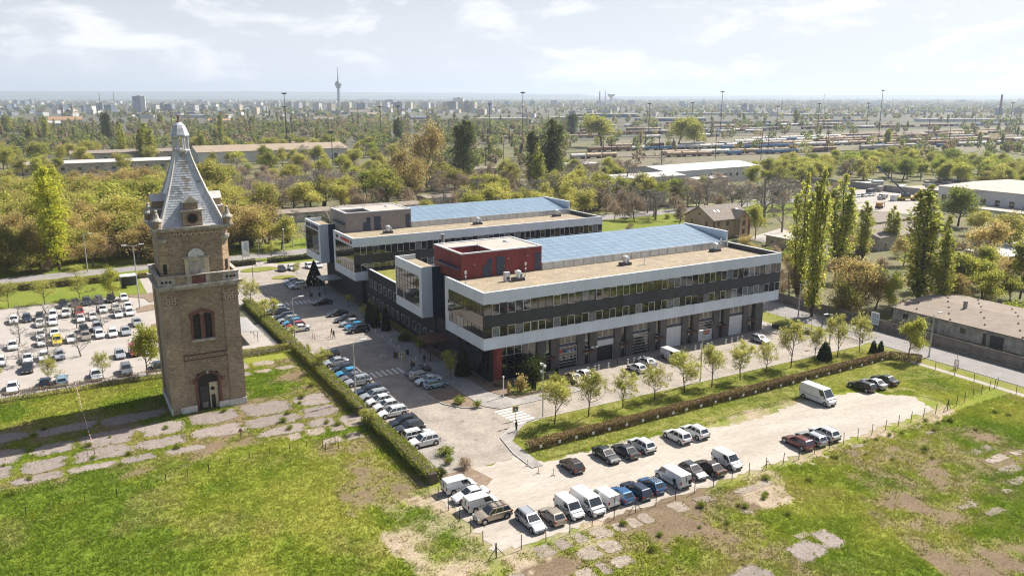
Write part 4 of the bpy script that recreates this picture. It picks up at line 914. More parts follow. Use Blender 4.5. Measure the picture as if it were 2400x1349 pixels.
for s in range(5): tree_round('freshbig', 230+s, 11, .26, 'fresh', 5600, .22, 'bark', .75, 3, (10,5,3), .9, .2, .22)
for s in range(5): tree_round('ochre', 260+s, 11, .28, 'ochre', 5600, .17, 'twig', .70, 3, (11,6,4), .95, .15, .2, minr=.02, fill=.15)
for s in range(5): tree_round('olive', 290+s, 11, .28, 'olive', 5800, .19, 'twig', .75, 3, (11,5,4), .95, .18, .2, minr=.02)
for s in range(2): tree_round('brown', 310+s, 8, .2, 'brown', 3200, .14, 'twig', .55, 3, (10,6,4), 1.0, .1, .2, minr=.025, fill=.1)
for s in range(5): tree_round('bare', 330+s, 11, .3, None, 0, 0, 'greybark', 1, 4, (10,6,5,3), .95, .18, .16, k=3, minr=.028, lens=(.45,.52,.5,.5))
for s in range(3): poplar('poplar', 360+s, 24, 2.6, 'poplar', 6000, .24)
for s in range(2): poplar('dpoplar', 380+s, 24, 3.4, 'dpoplar', 9000, .28, stems=5, full=True)
for s in range(2): poplar('brightpoplar', 390+s, 24, 3.0, 'bright', 9500, .25, stems=4, full=True)
for s in range(3): bush('bush', 400+s, 3.0, 2.2, 'green', 1500, .17)
for s in range(2): bush('freshbush', 410+s, 3.2, 2.4, 'fresh', 1500, .17)
for s in range(2): bush('brownbush', 420+s, 3.0, 2.4, 'brown', 1400, .16)
for s in range(2): bush('darkbush', 430+s, 4.5, 3.2, 'dgreen', 2400, .22)
bush('smallbush', 440, .9, .8, 'hedge', 420, .09); bush('drybush', 441, 1.5, .8, 'ochre', 500, .12)
cone_tree('thuja', 450, 3.2, .9, 'thuja', 1300, .14, .55); cone_tree('spruce', 451, 8.5, 3.0, 'thuja', 3200, .26, 1.0)
CATN = {'bush':'bush','freshbush':'bush','brownbush':'bush','darkbush':'bush','smallbush':'bush','drybush':'bush'}
def plant(kind, x, y, Ht, wid=None, label='', group=None, name=None, var=None, z=0.02, rz=None):
    P_ = PROTO[kind]; tm, cm_, h0, r0 = P_[random.randrange(len(P_)) if var is None else var % len(P_)]
    bushy = kind in CATN; sz = Ht/h0; sx = (wid/2/r0) if wid else sz
    t = ob(name or ('bush' if bushy else {'poplar':'poplar_tree','dpoplar':'poplar_tree','brightpoplar':'poplar_tree','thuja':'conifer','spruce':'conifer','bare':'bare_tree','ochre':'ochre_tree','olive':'olive_green_tree','brown':'brown_tree','green':'dark_green_tree','freshbig':'bright_green_tree','young':'young_tree','sapling':'sapling'}.get(kind,'tree')), None, None, (x, y, z), random.uniform(0,6.28) if rz is None else rz, (sx*(q_ := random.uniform(.86,1.16)), sx/q_, sz))
    tag(t, label, 'bush' if bushy else 'tree', group)
    ob('stems' if bushy else 'trunk', tm, t)
    if cm_: ob('foliage' if bushy else 'crown', cm_, t)
    return t
def plant_px(kind, px, py, top, wpx, label, group=None, **kw):
    p = G(px, py); return plant(kind, p.x, p.y, HT(px, py, top), wpx*MPP(px, py), label, group, **kw)
ORD = ['first','second','third','fourth','fifth','sixth','seventh','eighth','ninth','tenth','eleventh','twelfth','thirteenth','fourteenth','fifteenth','sixteenth','seventeenth','eighteenth','nineteenth','twentieth']
# young trees on the lawn strip
row = [(1299.5,993,888,78),(1379,976,866,80),(1459.6,955.6,865,72),(1534,936,855,75),(1604.5,920,825,80),(1668,907,812,70),(1735,890,797,66),(1795,874,800,52),(1853.6,862,755,70),(1909,844,765,48),(1962.6,836,738,66),(2014,825,735,54)]
for i, (a, b, c, w) in enumerate(row):
    plant_px('young', a, b, c, w, f'young tree in fresh leaf on the lawn strip, {ORD[i]} from the zebra crossing', 'young trees on the lawn strip', var=i)
plant_px('freshbig', 2127, 842, 745, 62, 'dense pale green small tree beside the side road fence')
for a, b, c, w, l in ((1932,842,800,36,'dark rounded conifer shrub among the lawn strip trees'),(2046,826,797,18,'left of two dark conifers by the metal gate'),(2063,826,798,18,'right of two dark conifers by the metal gate')):
    plant_px('thuja', a, b, c, w, l, name='conifer')
# trees along the hedge and the street
for a, b, c, w, l, k in ((645,752,698,34,'thin young tree over the hedge at its far end','sapling'),(757,870,815,44,'leafy young tree in the hedge by the light blue car','young'),(722,832,806,18,'small upright tree in the hedge beside the lamp','sapling'),(685,785,765,28,'sparse sapling at the hedge bend beside the lamp','sapling'),(862,1010,955,40,'pale sapling in the hedge gap with thin trunk','sapling'),(622,760,700,30,'sapling between the canopy and the hedge','sapling'),(818,720,690,24,'reddish bare sapling on the bed by the low wing','sapling'),(855,745,715,32,'pale green shrub tree on the bed by the low wing','sapling'),(1058,890,822,46,'dim young tree shaded by the front block near the parked hatchback','young'),(696,650,615,22,'bare sapling by the parking at the far street end','sapling'),(638,608,565,32,'young tree in new leaf beside the back road banner','young'),(588,720,655,50,'young tree just right of the tower cornice','young'),(560,690,650,46,'tree crown tucked behind the tower cornice','young')):
    plant_px(k, a, b, c, w, l)
for a, b, c, w, l in ((738,668,610,46,'dark spruce standing before the rear block entrance'),(868,760,700,26,'left dark columnar conifer against the low wing'),(882,768,705,22,'middle dark columnar conifer against the low wing'),(905,775,715,22,'right dark columnar conifer against the low wing'),(1085,880,800,40,'dark conifer shaded beneath the front block corner')):
    plant_px('spruce' if w > 35 else 'thuja', a, b, c, w, l)
# shrubs of the corner bed
for k, a, b, c, w, l in (('darkbush',1255,895,835,58,'large glossy dark shrub in the corner bed'),('drybush',1222,918,878,32,'tan pampas grass clump in the corner bed'),('thuja',1251,913,880,11,'slim dark conifer in the corner bed'),('drybush',1193,925,895,12,'rusty columnar shrub in the corner bed beside the white post'),('freshbush',1305,910,876,54,'bright green low shrub beside the beige car'),('smallbush',1080,948,930,36,'green shrub on the kerbed planting island'),('smallbush',1119,955,938,20,'dark small bush at the tip of the planting island'),('thuja',1305,880,860,10,'slim conifer by the parked beige car'),('darkbush',1150,880,862,40,'low dark shrub under the showroom glass'),('brownbush',1170,905,890,30,'silvery low shrub at the edge of the corner bed'),('darkbush',950,800,783,30,'low clipped shrubs at the entrance of the front block'),('freshbush',985,815,798,26,'yellowish low shrub beside the front entrance'),('smallbush',1040,1065,1048,46,'low green bush where the hedge ends by the gravel lot'),('brownbush',1090,1098,1075,36,'dry brown bush at the corner of the gravel lot'),('smallbush',1055,1085,1070,30,'small bush at the tip of the street bed'),('darkbush',1035,1120,1095,28,'dark bush at the hedge end behind the white van')):
    plant_px(k, a, b, c, w, l, z=.12)
# hedges: leafy faces over a dense core
def hedge(label, pts, w, h, leafm, dens, ls, seed, z0=.02, core='bark'):
    rs = np.random.RandomState(seed); a = Vector(pts[0]); t = thing('hedge', label, 'hedge', (a.x, a.y, 0))
    V, F, C, n0 = [], [], [], 0; cb = MB()
    for p, q in zip(pts[:-1], pts[1:]):
        p, q = Vector(p)-a, Vector(q)-a; d = q-p; L = d.length; u = d/L; nrm = Vector((-u.y, u.x)); n = int(L*(2*h+w)*dens)
        s = rs.rand(n)*L; r = rs.rand(n)*(2*h+w); side = np.where(r < h, -1, np.where(r > h+w, 1, 0))
        off = np.where(side == 0, (r-h)-w/2, side*w/2); zz = np.where(side == -1, r, np.where(side == 1, 2*h+w-r, h))
        wob = .16*(2.2 if w > 1.4 else 1.7)*(fbm(s+seed*9, zz*3, 1.6, seed)-.5)*2
        P = np.stack([p.x+u.x*s+nrm.x*(off+wob*np.sign(side)), p.y+u.y*s+nrm.y*(off+wob*np.sign(side)), zz+np.where(side == 0, wob*.8, 0)+z0],1)+rs.normal(size=(n,3))*.05
        v, f_, c = leaves(P, ls, rs, up=.5, var=.3); V.append(v); F.append(f_+n0); C.append(c); n0 += len(v)
        k = max(.06, w/2-.3); e = [p+nrm*k, p-nrm*k, q-nrm*k, q+nrm*k]; cb.prism([(x.x,x.y) for x in e], z0, h-.3)
    if core == 'twigs':
        Sg = []
        for p, q in zip(pts[:-1], pts[1:]):
            p, q = Vector(p)-a, Vector(q)-a; L = (q-p).length
            for i in range(int(L*14)):
                c = p.lerp(q, rs.rand()); o1, o2 = rs.normal(size=2)*w*.22, rs.normal(size=2)*w*.30; Sg.append([c.x+o1[0],c.y+o1[1],z0,c.x+o2[0],c.y+o2[1],h*rs.uniform(.6,1.02),.022,.012])
        v, f_ = tubes(Sg,3); ob('stems', np_mesh('stems', v, f_, M['twig']), t)
    else: cb.build('stems', M['twig'], t)
    ob('foliage', np_mesh('foliage', np.concatenate(V), np.concatenate(F), LEAF[leafm], np.concatenate(C)), t)
hedge('long clipped green hedge along the parking street, near stretch', [(-37.7,-28.5),(-37.9,-4.6)], 1.7, 1.7, 'hedge', 60, .11, 1)
hedge('long clipped green hedge along the parking street, middle stretch past the gap', [(-37.9,-2.6),(-38.0,35)], 1.6, 1.7, 'hedge', 55, .11, 2)
hedge('clipped hedge beside the bicycle shelter, far stretch', [(-38.2,36.5),(-38.4,75)], 2.2, 1.5, 'hedge', 45, .12, 3)
hedge('shaggy low hedge running from the street hedge to the tower', [(-38.9,35.5),(-52,35.8)], 1.2, 1.3, 'olive', 55, .11, 4, .02, 'twigs')
hedge('sparse twiggy hedge between the car park and the meadow', [(-110,31.6),(-58,31.2)], .9, 1.5, 'brown', 40, .09, 5, .02, 'twigs')
hedge('olive hedge between the car park lawn and the back road', [(-130,118.8),(-62,118.6)], 2.0, 1.8, 'olive', 30, .15, 6)
hedge('short olive hedge behind the shed at the car park corner', [(-58,119),(-47,119.6)], 1.6, 1.5, 'olive', 30, .15, 7)
hedge('dark hedge beside the banner by the back road', [(-42,121.5),(-26,122)], 1.8, 1.6, 'dgreen', 30, .15, 8)
hedge('dark hedge along the back road behind the rear block', [(-22.5,122),(-6,122.6)], 1.6, 1.5, 'dgreen', 30, .15, 9)
hedge('long brown twiggy hedge between the lawn strip and the gravel lot', [(-22.4,-26.1),(57,-25.4),(60,-30)], 1.1, 1.25, 'rusthedge', 120, .095, 10, .02, 'twigs')
hedge('low pale ground cover edging the lawn strip', [(-21.5,-24.7),(20,-24.9)], 1.2, .35, 'ochre', 40, .09, 11)
hedge('clipped dark hedge at the far side of the front block', [(54,0),(57,-8)], 1.0, 1.1, 'dgreen', 45, .1, 12)
hedge('low dark ground cover along the corner bed edge', [(-13.8,-7.6),(-3.2,-7.6)], .8, .45, 'dgreen', 60, .09, 13, .13)
hedge('low clipped shrubs along the foot of the low wing', [(-15.3,24),(-15.3,60)], 1.0, .6, 'olive', 40, .1, 14, .13)
# ---------------------------------------------------------------- vehicles (nose along +x)
PAINT = {}
def paint(nm):
    if nm in PAINT: return PAINT[nm]
    c, metal = {'white':((.68,.68,.67),0),'silver':((.42,.44,.46),.35),'grey':((.16,.165,.17),.3),'black':((.012,.013,.015),.1),'navy':((.02,.032,.06),.25),'blue':((.02,.10,.24),.25),
      'light blue':((.04,.28,.50),.15),'pale blue':((.25,.38,.48),.25),'red':((.30,.012,.012),.1),'dark red':((.13,.015,.012),.2),'brown':((.055,.03,.02),.3),'beige':((.36,.30,.23),.35),'yellow':((.55,.42,.03),0),'charcoal':((.045,.047,.05),.3)}[nm]
    m = mat('paint_'+nm.replace(' ','_'), c, .32, metal=metal, var=.04, coat=.9); PAINT[nm] = m; return m
CT = dict(
 hatchback=dict(L=4.1,W=1.76,H=1.47,belt=.93,nose=.70,wb=.85,wt=.05,rt=-1.45,rb=-1.98,tail=.93,wins=((.04,.40),(.44,.78),(.81,.95))),
 estate=dict(L=4.7,W=1.82,H=1.47,belt=.93,nose=.68,wb=1.0,wt=.15,rt=-1.95,rb=-2.28,tail=.92,wins=((.04,.30),(.33,.62),(.65,.95))),
 saloon=dict(L=4.65,W=1.80,H=1.44,belt=.92,nose=.68,wb=1.0,wt=.15,rt=-1.05,rb=-1.72,tail=.98,wins=((.06,.46),(.50,.94))),
 suv=dict(L=4.5,W=1.86,H=1.66,belt=1.05,nose=.86,wb=1.0,wt=.25,rt=-1.75,rb=-2.15,tail=1.05,wins=((.05,.34),(.38,.70),(.74,.95))),
 small_van=dict(L=4.3,W=1.82,H=1.84,belt=1.08,nose=.84,wb=1.35,wt=.70,rt=-2.02,rb=-2.10,tail=1.08,wins=((.66,.95),)),
 van=dict(L=5.1,W=1.96,H=2.0,belt=1.15,nose=.92,wb=1.85,wt=1.15,rt=-2.42,rb=-2.50,tail=1.15,wins=((.72,.96),)),
 large_van=dict(L=6.0,W=2.05,H=2.55,belt=1.3,nose=1.05,wb=2.35,wt=1.5,rt=-2.88,rb=-2.96,tail=1.3,wins=((.78,.97),)))
CT['pickup'] = CT['suv']
CARP = {}
def car_proto(kind):
    if kind in CARP: return CARP[kind]
    p = CT[kind]; L, W, H, bt = p['L'], p['W']/2, p['H'], p['belt']; parts = []
    isvan = 'van' in kind; wr = .32 if L < 4.3 else .345
    def ring(x, w, zb, zt): return [(x,w*.88,zb),(x,w,zb+.16),(x,w,zb+.62*(zt-zb)),(x,w*.96,zt-.07),(x,w*.84,zt),(x,-w*.84,zt),(x,-w*.96,zt-.07),(x,-w,zb+.62*(zt-zb)),(x,-w,zb+.16),(x,-w*.88,zb)]
    st = [(-L/2,W*.80,.34,p['tail']-.22),(-L/2+.07,W*.93,.24,p['tail']-.06),(-L/2+.4,W*.985,.20,p['tail']),(p['rb']+.25,W,.20,bt+.0),(0,W,.19,bt-.01),(p['wb']-.1,W,.19,bt-.02),(p['wb']+.35,W*.99,.2,bt*.5+p['nose']*.5+.05),(L/2-.45,W*.97,.2,p['nose']+.03),(L/2-.12,W*.88,.22,p['nose']-.09),(L/2,W*.70,.30,p['nose']-.22)]
    mb = MB(); rs_ = [ring(*s) for s in st]; n = 10
    for r_ in rs_: mb.v += r_
    for i in range(len(rs_)-1):
        for j in range(n): mb.f.append((i*n+j, i*n+(j+1)%n, (i+1)*n+(j+1)%n, (i+1)*n+j)); mb.m.append(0)
    mb.f += [tuple(range(n-1,-1,-1)), tuple(range((len(rs_)-1)*n, len(rs_)*n))]; mb.m += [0,0]
    wbW, wtW = W*.91, W*(.86 if isvan else .74); zt = H-.06
    def side(u, v, s):
        x = (p['rb']+(p['wb']-p['rb'])*u)*(1-v)+(p['rt']+(p['wt']-p['rt'])*u)*v
        return (x, s*((wbW)*(1-v)+wtW*v), (bt-.05)*(1-v)+zt*v)
    c0 = [side(0,0,1), side(1,0,1), side(1,0,-1), side(0,0,-1)]; c1 = [side(0,1,1), side(1,1,1), side(1,1,-1), side(0,1,-1)]
    mid = [(side(0,.55,1)[0]-.05, *side(0,.55,1)[1:]), (side(1,.55,1)[0]+.06, *side(1,.55,1)[1:]), (side(1,.55,-1)[0]+.06, *side(1,.55,-1)[1:]), (side(0,.55,-1)[0]-.05, *side(0,.55,-1)[1:])]
    c2 = [(p['rt']+.14,wtW-.14,H-.01),(p['wt']-.16,wtW-.14,H-.005),(p['wt']-.16,-wtW+.14,H-.005),(p['rt']+.14,-wtW+.14,H-.01)]
    c3 = [((p['rt']+p['wt'])/2-.3,.0,H+.015)]
    for a, b in ((c0,c1),(c1,c2)):
        for k in range(4): mb.face([a[k],a[(k+1)%4],b[(k+1)%4],b[k]][::-1], 0)
    mb.face(c2[::-1], 0)
    ax = (L/2-.82 if not isvan else L/2-.85, -L/2+.80 if not isvan else -L/2+.95)
    for x in ax:
        for s in (-1,1): mb.tube((x,s*(W-.2),wr+.03),(x,s*(W+.006),wr+.03),wr+.07,k=16,m=1)
    mb.box(-L/2+.25,L/2-.3,-W+.06,W-.06,.14,.24,1)
    if isvan or kind == 'suv': mb.box(-L/2-.02,-L/2+.1,-W*.86,W*.86,.32,.55,1); mb.box(L/2-.1,L/2+.01,-W*.6,W*.6,.3,.55,1)
    else: mb.box(L/2-.06,L/2+.004,-W*.45,W*.45,.34,.5,1)
    if kind in ('estate','suv'):
        for s in (-1,1): mb.tube((p['rt']+.1,s*(wtW-.1),H+.04),(p['wt']-.2,s*(wtW-.1),H+.04),.022,k=4,m=1)
    for s in (-1,1):                                         # shut lines
        for u in ([.36,.68] if not isvan else [.45,.70]):
            x = side(u,0,s)[0]; mb.box(x-.008,x+.008,*sorted((s*(W-.02),s*(W+.004))),.32,bt-.05,1)
    parts.append(('body', mb.mesh('body', [paint('white'), M['rubber']]), [], True))
    def quad(a, b, c, d, o): 
        q = MB(); A_, B_, C_2, D_2 = map(Vector, (a,b,c,d)); nn = (B_-A_).cross(D_2-A_).normalized()
        if nn.dot(Vector(o)) < 0: nn = -nn
        nn *= .014; pts = [x+nn for x in (A_,B_,C_2,D_2)]
        if (pts[1]-pts[0]).cross(pts[3]-pts[0]).dot(nn) < 0: pts.reverse()
        q.face(pts); base = [x-nn*.9 for x in pts]
        for i in range(4): q.face([pts[i],base[i],base[(i+1)%4],pts[(i+1)%4]])
        return q
    def fr(u, v): s_ = side(1, v, 1); return (s_[0], (2*u-1)*s_[1], s_[2])
    def rr(u, v): s_ = side(0, v, 1); return (s_[0], (2*u-1)*s_[1], s_[2])
    parts.append(('windscreen', quad(fr(.04,.10),fr(.96,.10),fr(.93,.93),fr(.07,.93),(1,0,.5)).mesh('windscreen', M['cglass']), [], False))
    if not isvan: parts.append(('rear_window', quad(rr(.08,.16),rr(.92,.16),rr(.88,.90),rr(.12,.90),(-1,0,.5)).mesh('rear_window', M['cglass']), [], False))
    elif kind == 'small_van':
        for u in ((.08,.47),(.53,.92)): pass
    for s in (-1,1):
        for a, b in p['wins']:
            parts.append(('side_window', quad(side(a,.14,s),side(b,.14,s),side(b-.01 if b < .93 else b,.88,s),side(a+(.02 if a > .1 else .0),.88,s),(0,s,0)).mesh('side_window', M['cglass']), [], False))
        parts.append(('headlight', MB().box(L/2-.34,L/2-.07,*sorted((s*W*.52,s*W*.90)),p['nose']-.24,p['nose']-.09).mesh('headlight', M['hl']), [], False))
        zt_ = p['tail']
        if isvan: parts.append(('tail_light', MB().box(-L/2-.012,-L/2+.10,*sorted((s*W*.82,s*W*.97)),zt_-.25,zt_+.12).mesh('tail_light', M['tl']), [], False))
        else: parts.append(('tail_light', MB().box(-L/2+.0,-L/2+.20,*sorted((s*W*.62,s*W*.97)),zt_-.27,zt_-.10).mesh('tail_light', M['tl']), [], False))
        parts.append(('door_mirror', MB().box(p['wb']-.38,p['wb']-.26,*sorted((s*(W-.02),s*(W+.17))),bt-.03,bt+.10).mesh('door_mirror', M['black']), [], False))
    if isvan:
        zz = .75*H
        for s in (-1,1):
            parts.append(('door_seam', MB().box(p['rb']+.4,p['wt']-.2,*sorted((s*(W-.02),s*(W+.006))),bt-.30,bt-.26).mesh('door_seam', M['black']), [], False))
        parts.append(('rear_door_seam', MB().box(-L/2-.01,-L/2+.1,-.012,.012,.5,H-.3).mesh('rear_door_seam', M['black']), [], False))
    for x in (L/2+.003, -L/2-.015): parts.append(('number_plate', MB().box(min(x,x+.012),max(x,x+.012),-.26,.26,.44,.55).mesh('number_plate', M['plate']), [], False))
    tm = MB().tube((0,-.10,0),(0,.10,0),wr,k=16).mesh('wheel', M['rubber']); rm = MB().tube((0,-.112,0),(0,.112,0),wr*.66,k=12).tube((0,-.117,0),(0,.117,0),wr*.16,k=6).mesh('rim', M['rim'])
    for x in ax:
        for s in (-1,1): parts.append(('wheel', tm, [('rim', rm)], False, (x, s*(W-.085), wr)))
    CARP[kind] = parts; return parts
def car(kind, x, y, rz, col, label, group=None, z=.06, name=None):
    t = thing(name or {'small_van':'parked_van','van':'parked_van','large_van':'parked_van'}.get(kind,'parked_car'), label, 'van' if 'van' in kind else 'car', (x, y, z), rz+R(random.uniform(-1.2,1.2)), group)
    for it in car_proto(kind):
        o = ob(it[0], it[1], t, it[4] if len(it) > 4 else (0,0,0))
        if it[3]: o.material_slots[0].link = 'OBJECT'; o.material_slots[0].material = paint(col)
        for nm, me in it[2]: ob(nm, me, o)
    return t
KW = {'suv':'SUV','small_van':'small van','large_van':'large van'}
E1, E2, W1, S2 = 0.0, math.pi/2, math.pi, -math.pi/2
def car_row(desc, items, group, end):
    for i, (k, x, y, rz, c) in enumerate(items):
        car(k, x, y, rz, c, f'{c} {KW.get(k,k)} {desc}, {ORD[i]} from {end}', group)
jt = lambda a=.25: random.uniform(-a, a)
kd = lambda: random.choice(['hatchback','hatchback','estate','saloon','suv'])
# car park left of the tower
car_row('in the car park row beside the lawn', [(kd(), x, 94.8+jt(), S2, c) for x, c in zip((-75.9,-73.4,-71.1,-68.5,-65.9,-63.1), ('black','brown','charcoal','navy','black','white'))], 'cars in the left car park', 'the left')
car_row('in the car park second row back', [(kd(), x, 84.9+jt(), S2, c) for x, c in zip((-85.5,-83.1,-80.6,-78.15,-75.6,-73.0,-68.2,-65.5,-63.0), ('white','navy','charcoal','white','white','red','white','white','white'))], 'cars in the left car park', 'the left')
car_row('in the car park third row back', [(kd(), x, 79.2+jt(), S2, 'white') for x in (-80.6,-78.2,-73.0,-70.5,-65.5,-63.2)], 'cars in the left car park', 'the left')
car_row('in the car park middle row facing away', [(kd(), x, 69.3+jt(), S2, c) for x, c in zip((-80.5,-78.0,-72.7,-70.2,-62.6), ('white','white','charcoal','silver','silver'))], 'cars in the left car park', 'the left')
car_row('in the car park row facing the meadow', [(kd(), x, 63.4+jt(), S2, c) for x, c in zip((-85.2,-80.3,-77.7,-75.2,-72.6,-70.1,-67.7,-65.3), ('white','white','yellow','white','beige','white','white','silver'))], 'cars in the left car park', 'the left')
car_row('in the open car park', [(k_, x, y, S2, c) for k_, x, y, c in (('hatchback',-86.9,53.3,'white'),('saloon',-82.6,53.0,'white'),('hatchback',-80.0,52.8,'white'),('hatchback',-77.5,52.4,'silver'),('saloon',-82.6,46.9,'black'),('hatchback',-67.6,47.3,'silver'),('small_van',-65.1,47.6,'red'),('saloon',-62.5,47.4,'white'))], 'cars in the left car park', 'the left')
car_row('parked against the twiggy car park hedge', [(k_, x, 36.8, rz, c) for k_, x, rz, c in (('saloon',-84.6,S2,'white'),('hatchback',-79.9,E2,'navy'),('estate',-77.4,E2,'pale blue'),('saloon',-72.2,S2,'white'),('suv',-67.4,S2,'grey'),('hatchback',-62.4,E2,'navy'))], 'cars in the left car park', 'the left')
# street parking
XL, XR = -33.9, -23.1
car_row('nosed up to the street hedge', [(k_, XL+jt(.2), y, rz, c) for k_, y, rz, c in (
  ('suv',-17.2,W1,'white'),('estate',-14.5,E1,'white'),('suv',-11.9,W1,'charcoal'),('estate',-9.3,W1,'black'),('estate',-5.0,W1,'white'),('hatchback',-2.0,W1,'white'),('hatchback',.6,W1,'white'),('estate',3.3,W1,'silver'),('estate',5.8,W1,'navy'),('suv',10.6,W1,'silver'),('saloon',13.2,W1,'grey'),('hatchback',15.8,W1,'light blue'),('hatchback',18.6,W1,'black'),('saloon',22.4,W1,'silver'),('estate',27.3,W1,'black'))], 'cars along the hedge', 'the near end')
car_row('in the far parking bays by the hedge', [(k_, XL+jt(.2), y, rz, c) for k_, y, rz, c in (('saloon',47.4,W1,'white'),('hatchback',50.1,W1,'red'),('hatchback',52.7,W1,'light blue'),('estate',55.3,W1,'silver'),('estate',58.6,W1,'navy'),('saloon',63.4,W1,'charcoal'),('hatchback',66.1,W1,'white'))], 'cars along the hedge', 'the near end')
car_row('in the shaded bays by the planting island', [(k_, XR+jt(.2), y, rz, c) for k_, y, rz, c in (('hatchback',.6+2.4,E1,'pale blue'),('saloon',5.4,W1,'white'),('estate',8.0,E1,'silver'),('saloon',10.6,W1,'black'))], 'cars by the office pavement', 'the island')
car_row('in the sunlit bays by the office pavement', [(k_, XR+jt(.2), y, rz, c) for k_, y, rz, c in (('suv',40.6,W1,'black'),('hatchback',43.4,W1,'light blue'),('hatchback',46.2,W1,'silver'),('estate',49.8,W1,'charcoal'),('saloon',55.2,W1,'black'),('saloon',66.8,W1,'black'))], 'cars by the office pavement', 'the camera')
car_row('in the bays at the far street end', [(k_, XR-.4+jt(.2), y, rz, c) for k_, y, rz, c in (('suv',85.6,W1,'white'),('estate',88.6,W1,'navy'),('hatchback',91.6,W1,'silver'))], 'cars by the office pavement', 'the camera')
car_row('parked behind the rear block by the hedge', [(k_, x, 109, S2, c) for k_, x, c in (('hatchback',-21.6,'black'),('hatchback',-18.8,'white'),('hatchback',-13.8,'white'),('hatchback',-11.2,'white'))], 'cars behind the rear block', 'the left')
# gravel lot
GL = 'vehicles on the gravel lot'
def gcar(k, x, y, rz, c, label): return car(k, x, y, rz, c, label, GL)
gcar('small_van', -35.6, -31.6, E1, 'white', 'white small van furthest back in the gravel lot corner')
gcar('saloon', -35.4, -34.2, W1, 'white', 'white saloon between the two small vans at the gravel corner')
gcar('small_van', -35.3, -36.8, E1, 'white', 'white small van beside the roof-racked silver car')
t = gcar('suv', -35.3, -39.6, W1, 'beige', 'beige small car with black roof bars at the gravel corner')
b = MB(); [b.box(x,x+.05,-.62,.62,1.70,1.74) for x in (-1.3,-.6,.1)]; b.box(-1.5,.3,-.6,-.55,1.69,1.73).box(-1.5,.3,.55,.6,1.69,1.73); b.build('roof_rack', M['black'], t)
YF, YM = -43.1, -33.5
for k_, x, rz, c, l in (('estate',-32.2,S2,'silver','silver estate car at the near end of the fence row'),('hatchback',-29.5,E2,'beige','beige car facing away in the fence row beside the silver estate'),('small_van',-26.9,S2,'white','white small van with dark bumper in the fence row beside the beige car'),('van',-24.4,S2,'white','tallest white van in the fence row with nose to the fence'),('small_van',-21.9,E2,'white','white small van with rear doors to the fence'),('hatchback',-19.6,E2,'blue','bright blue hatchback in the fence row'),('estate',-17.2,E2,'navy','navy estate car facing away in the fence row'),('hatchback',-14.7,E2,'blue','dark blue hatchback carrying a roof bicycle rack'),('van',-11.2,E2,'white','white van with round black emblems on side and rear'),('hatchback',-7.6,S2,'charcoal','charcoal hatchback with sun glinting windscreen in the fence row'),('saloon',-5.0,E2,'brown','dark brown saloon facing away in the fence row'),('small_van',-1.7,S2,'white','white van at the far end of the fence row')):
    t = gcar(k_, x, YF+jt(.15), rz, c, l)
    if 'emblem' in l:
        rg = MB().lathe([(.30,0),(.30,.012),(.20,.013),(.20,.0)],18).mesh('emblem', M['black']); dt = MB().lathe([(.1,0),(.1,.014)],10).mesh('emblem_dot', M['black'])
        for loc, rot in (((-1.35,.99,1.02),(R(-90),0,0)), ((-1.35,-.99,1.02),(R(90),0,0)), ((-2.56,-.55,1.0),(0,R(-90),0))):
            e = ob('emblem', rg, t, loc); e.rotation_euler = rot; ob('emblem_dot', dt, e)
    if 'bicycle rack' in l:
        b = MB(); [b.box(-1.4,.1,y_-.03,y_+.03,1.53,1.57) for y_ in (-.45,-.15,.15,.45)]; b.box(-1.2,-1.15,-.6,.6,1.50,1.54).box(-.2,-.15,-.6,.6,1.50,1.54); b.build('roof_rack', M['steel'], t)
for k_, x, rz, c, l in (('hatchback',-20.2,E2,'brown','dark brown hatchback alone at the head of the middle gravel row'),('saloon',-14.4,S2,'black','black saloon with glinting windscreen in the middle gravel row'),('saloon',-11.4,E2,'charcoal','charcoal saloon beside the black one on the gravel'),('suv',-8.4,E2,'white','white SUV beside the charcoal saloon in the middle gravel row'),('suv',-2.1,E2,'white','left white SUV of the pair in the middle of the gravel lot'),('suv',1.2,E2,'white','right white coupe SUV of the pair in the middle of the gravel lot'),('large_van',27.6,S2,'white','large white high-roof van alone on the gravel'),('estate',38.4,E2,'black','left black car of the trio at the far gravel end'),('saloon',41.2,E2,'silver','silver car in the middle of the trio at the far gravel end'),('saloon',44.4,E2,'black','right black car of the trio at the far gravel end')):
    gcar(k_, x, YM+jt(.2), rz, c, l)
for k_, x, rz, c, l in (('estate',11.3,E2,'dark red','dark red estate car at the fence apart from the row'),('estate',14.0,E2,'silver','silver car with roof load next to the dark red estate'),('suv',16.8,E2,'white','white SUV furthest along the meadow fence')):
    gcar(k_, x, -43.5, rz, c, l)
# in front of the garages
for k_, x, y, rz, c, l in (('saloon',-1.2,-6.6,S2,'beige','beige saloon at the corner bed before the garages'),('saloon',1.5,-6.3,S2,'white','white saloon beside the beige one before the garages'),('hatchback',11.6,-7.4,E2,'white','white hatchback outside the open garage'),('saloon',15.2,-5.6,E2,'silver','silver saloon behind the white hatchback outside the garages'),('van',21.2,-5.9,S2,'white','white van parked before the mirrored garage door'),('hatchback',43.8,-6.2,S2,'silver','silver hatchback at the far end of the garages')):
    car(k_, x, y, rz, c, l, 'vehicles before the garages')
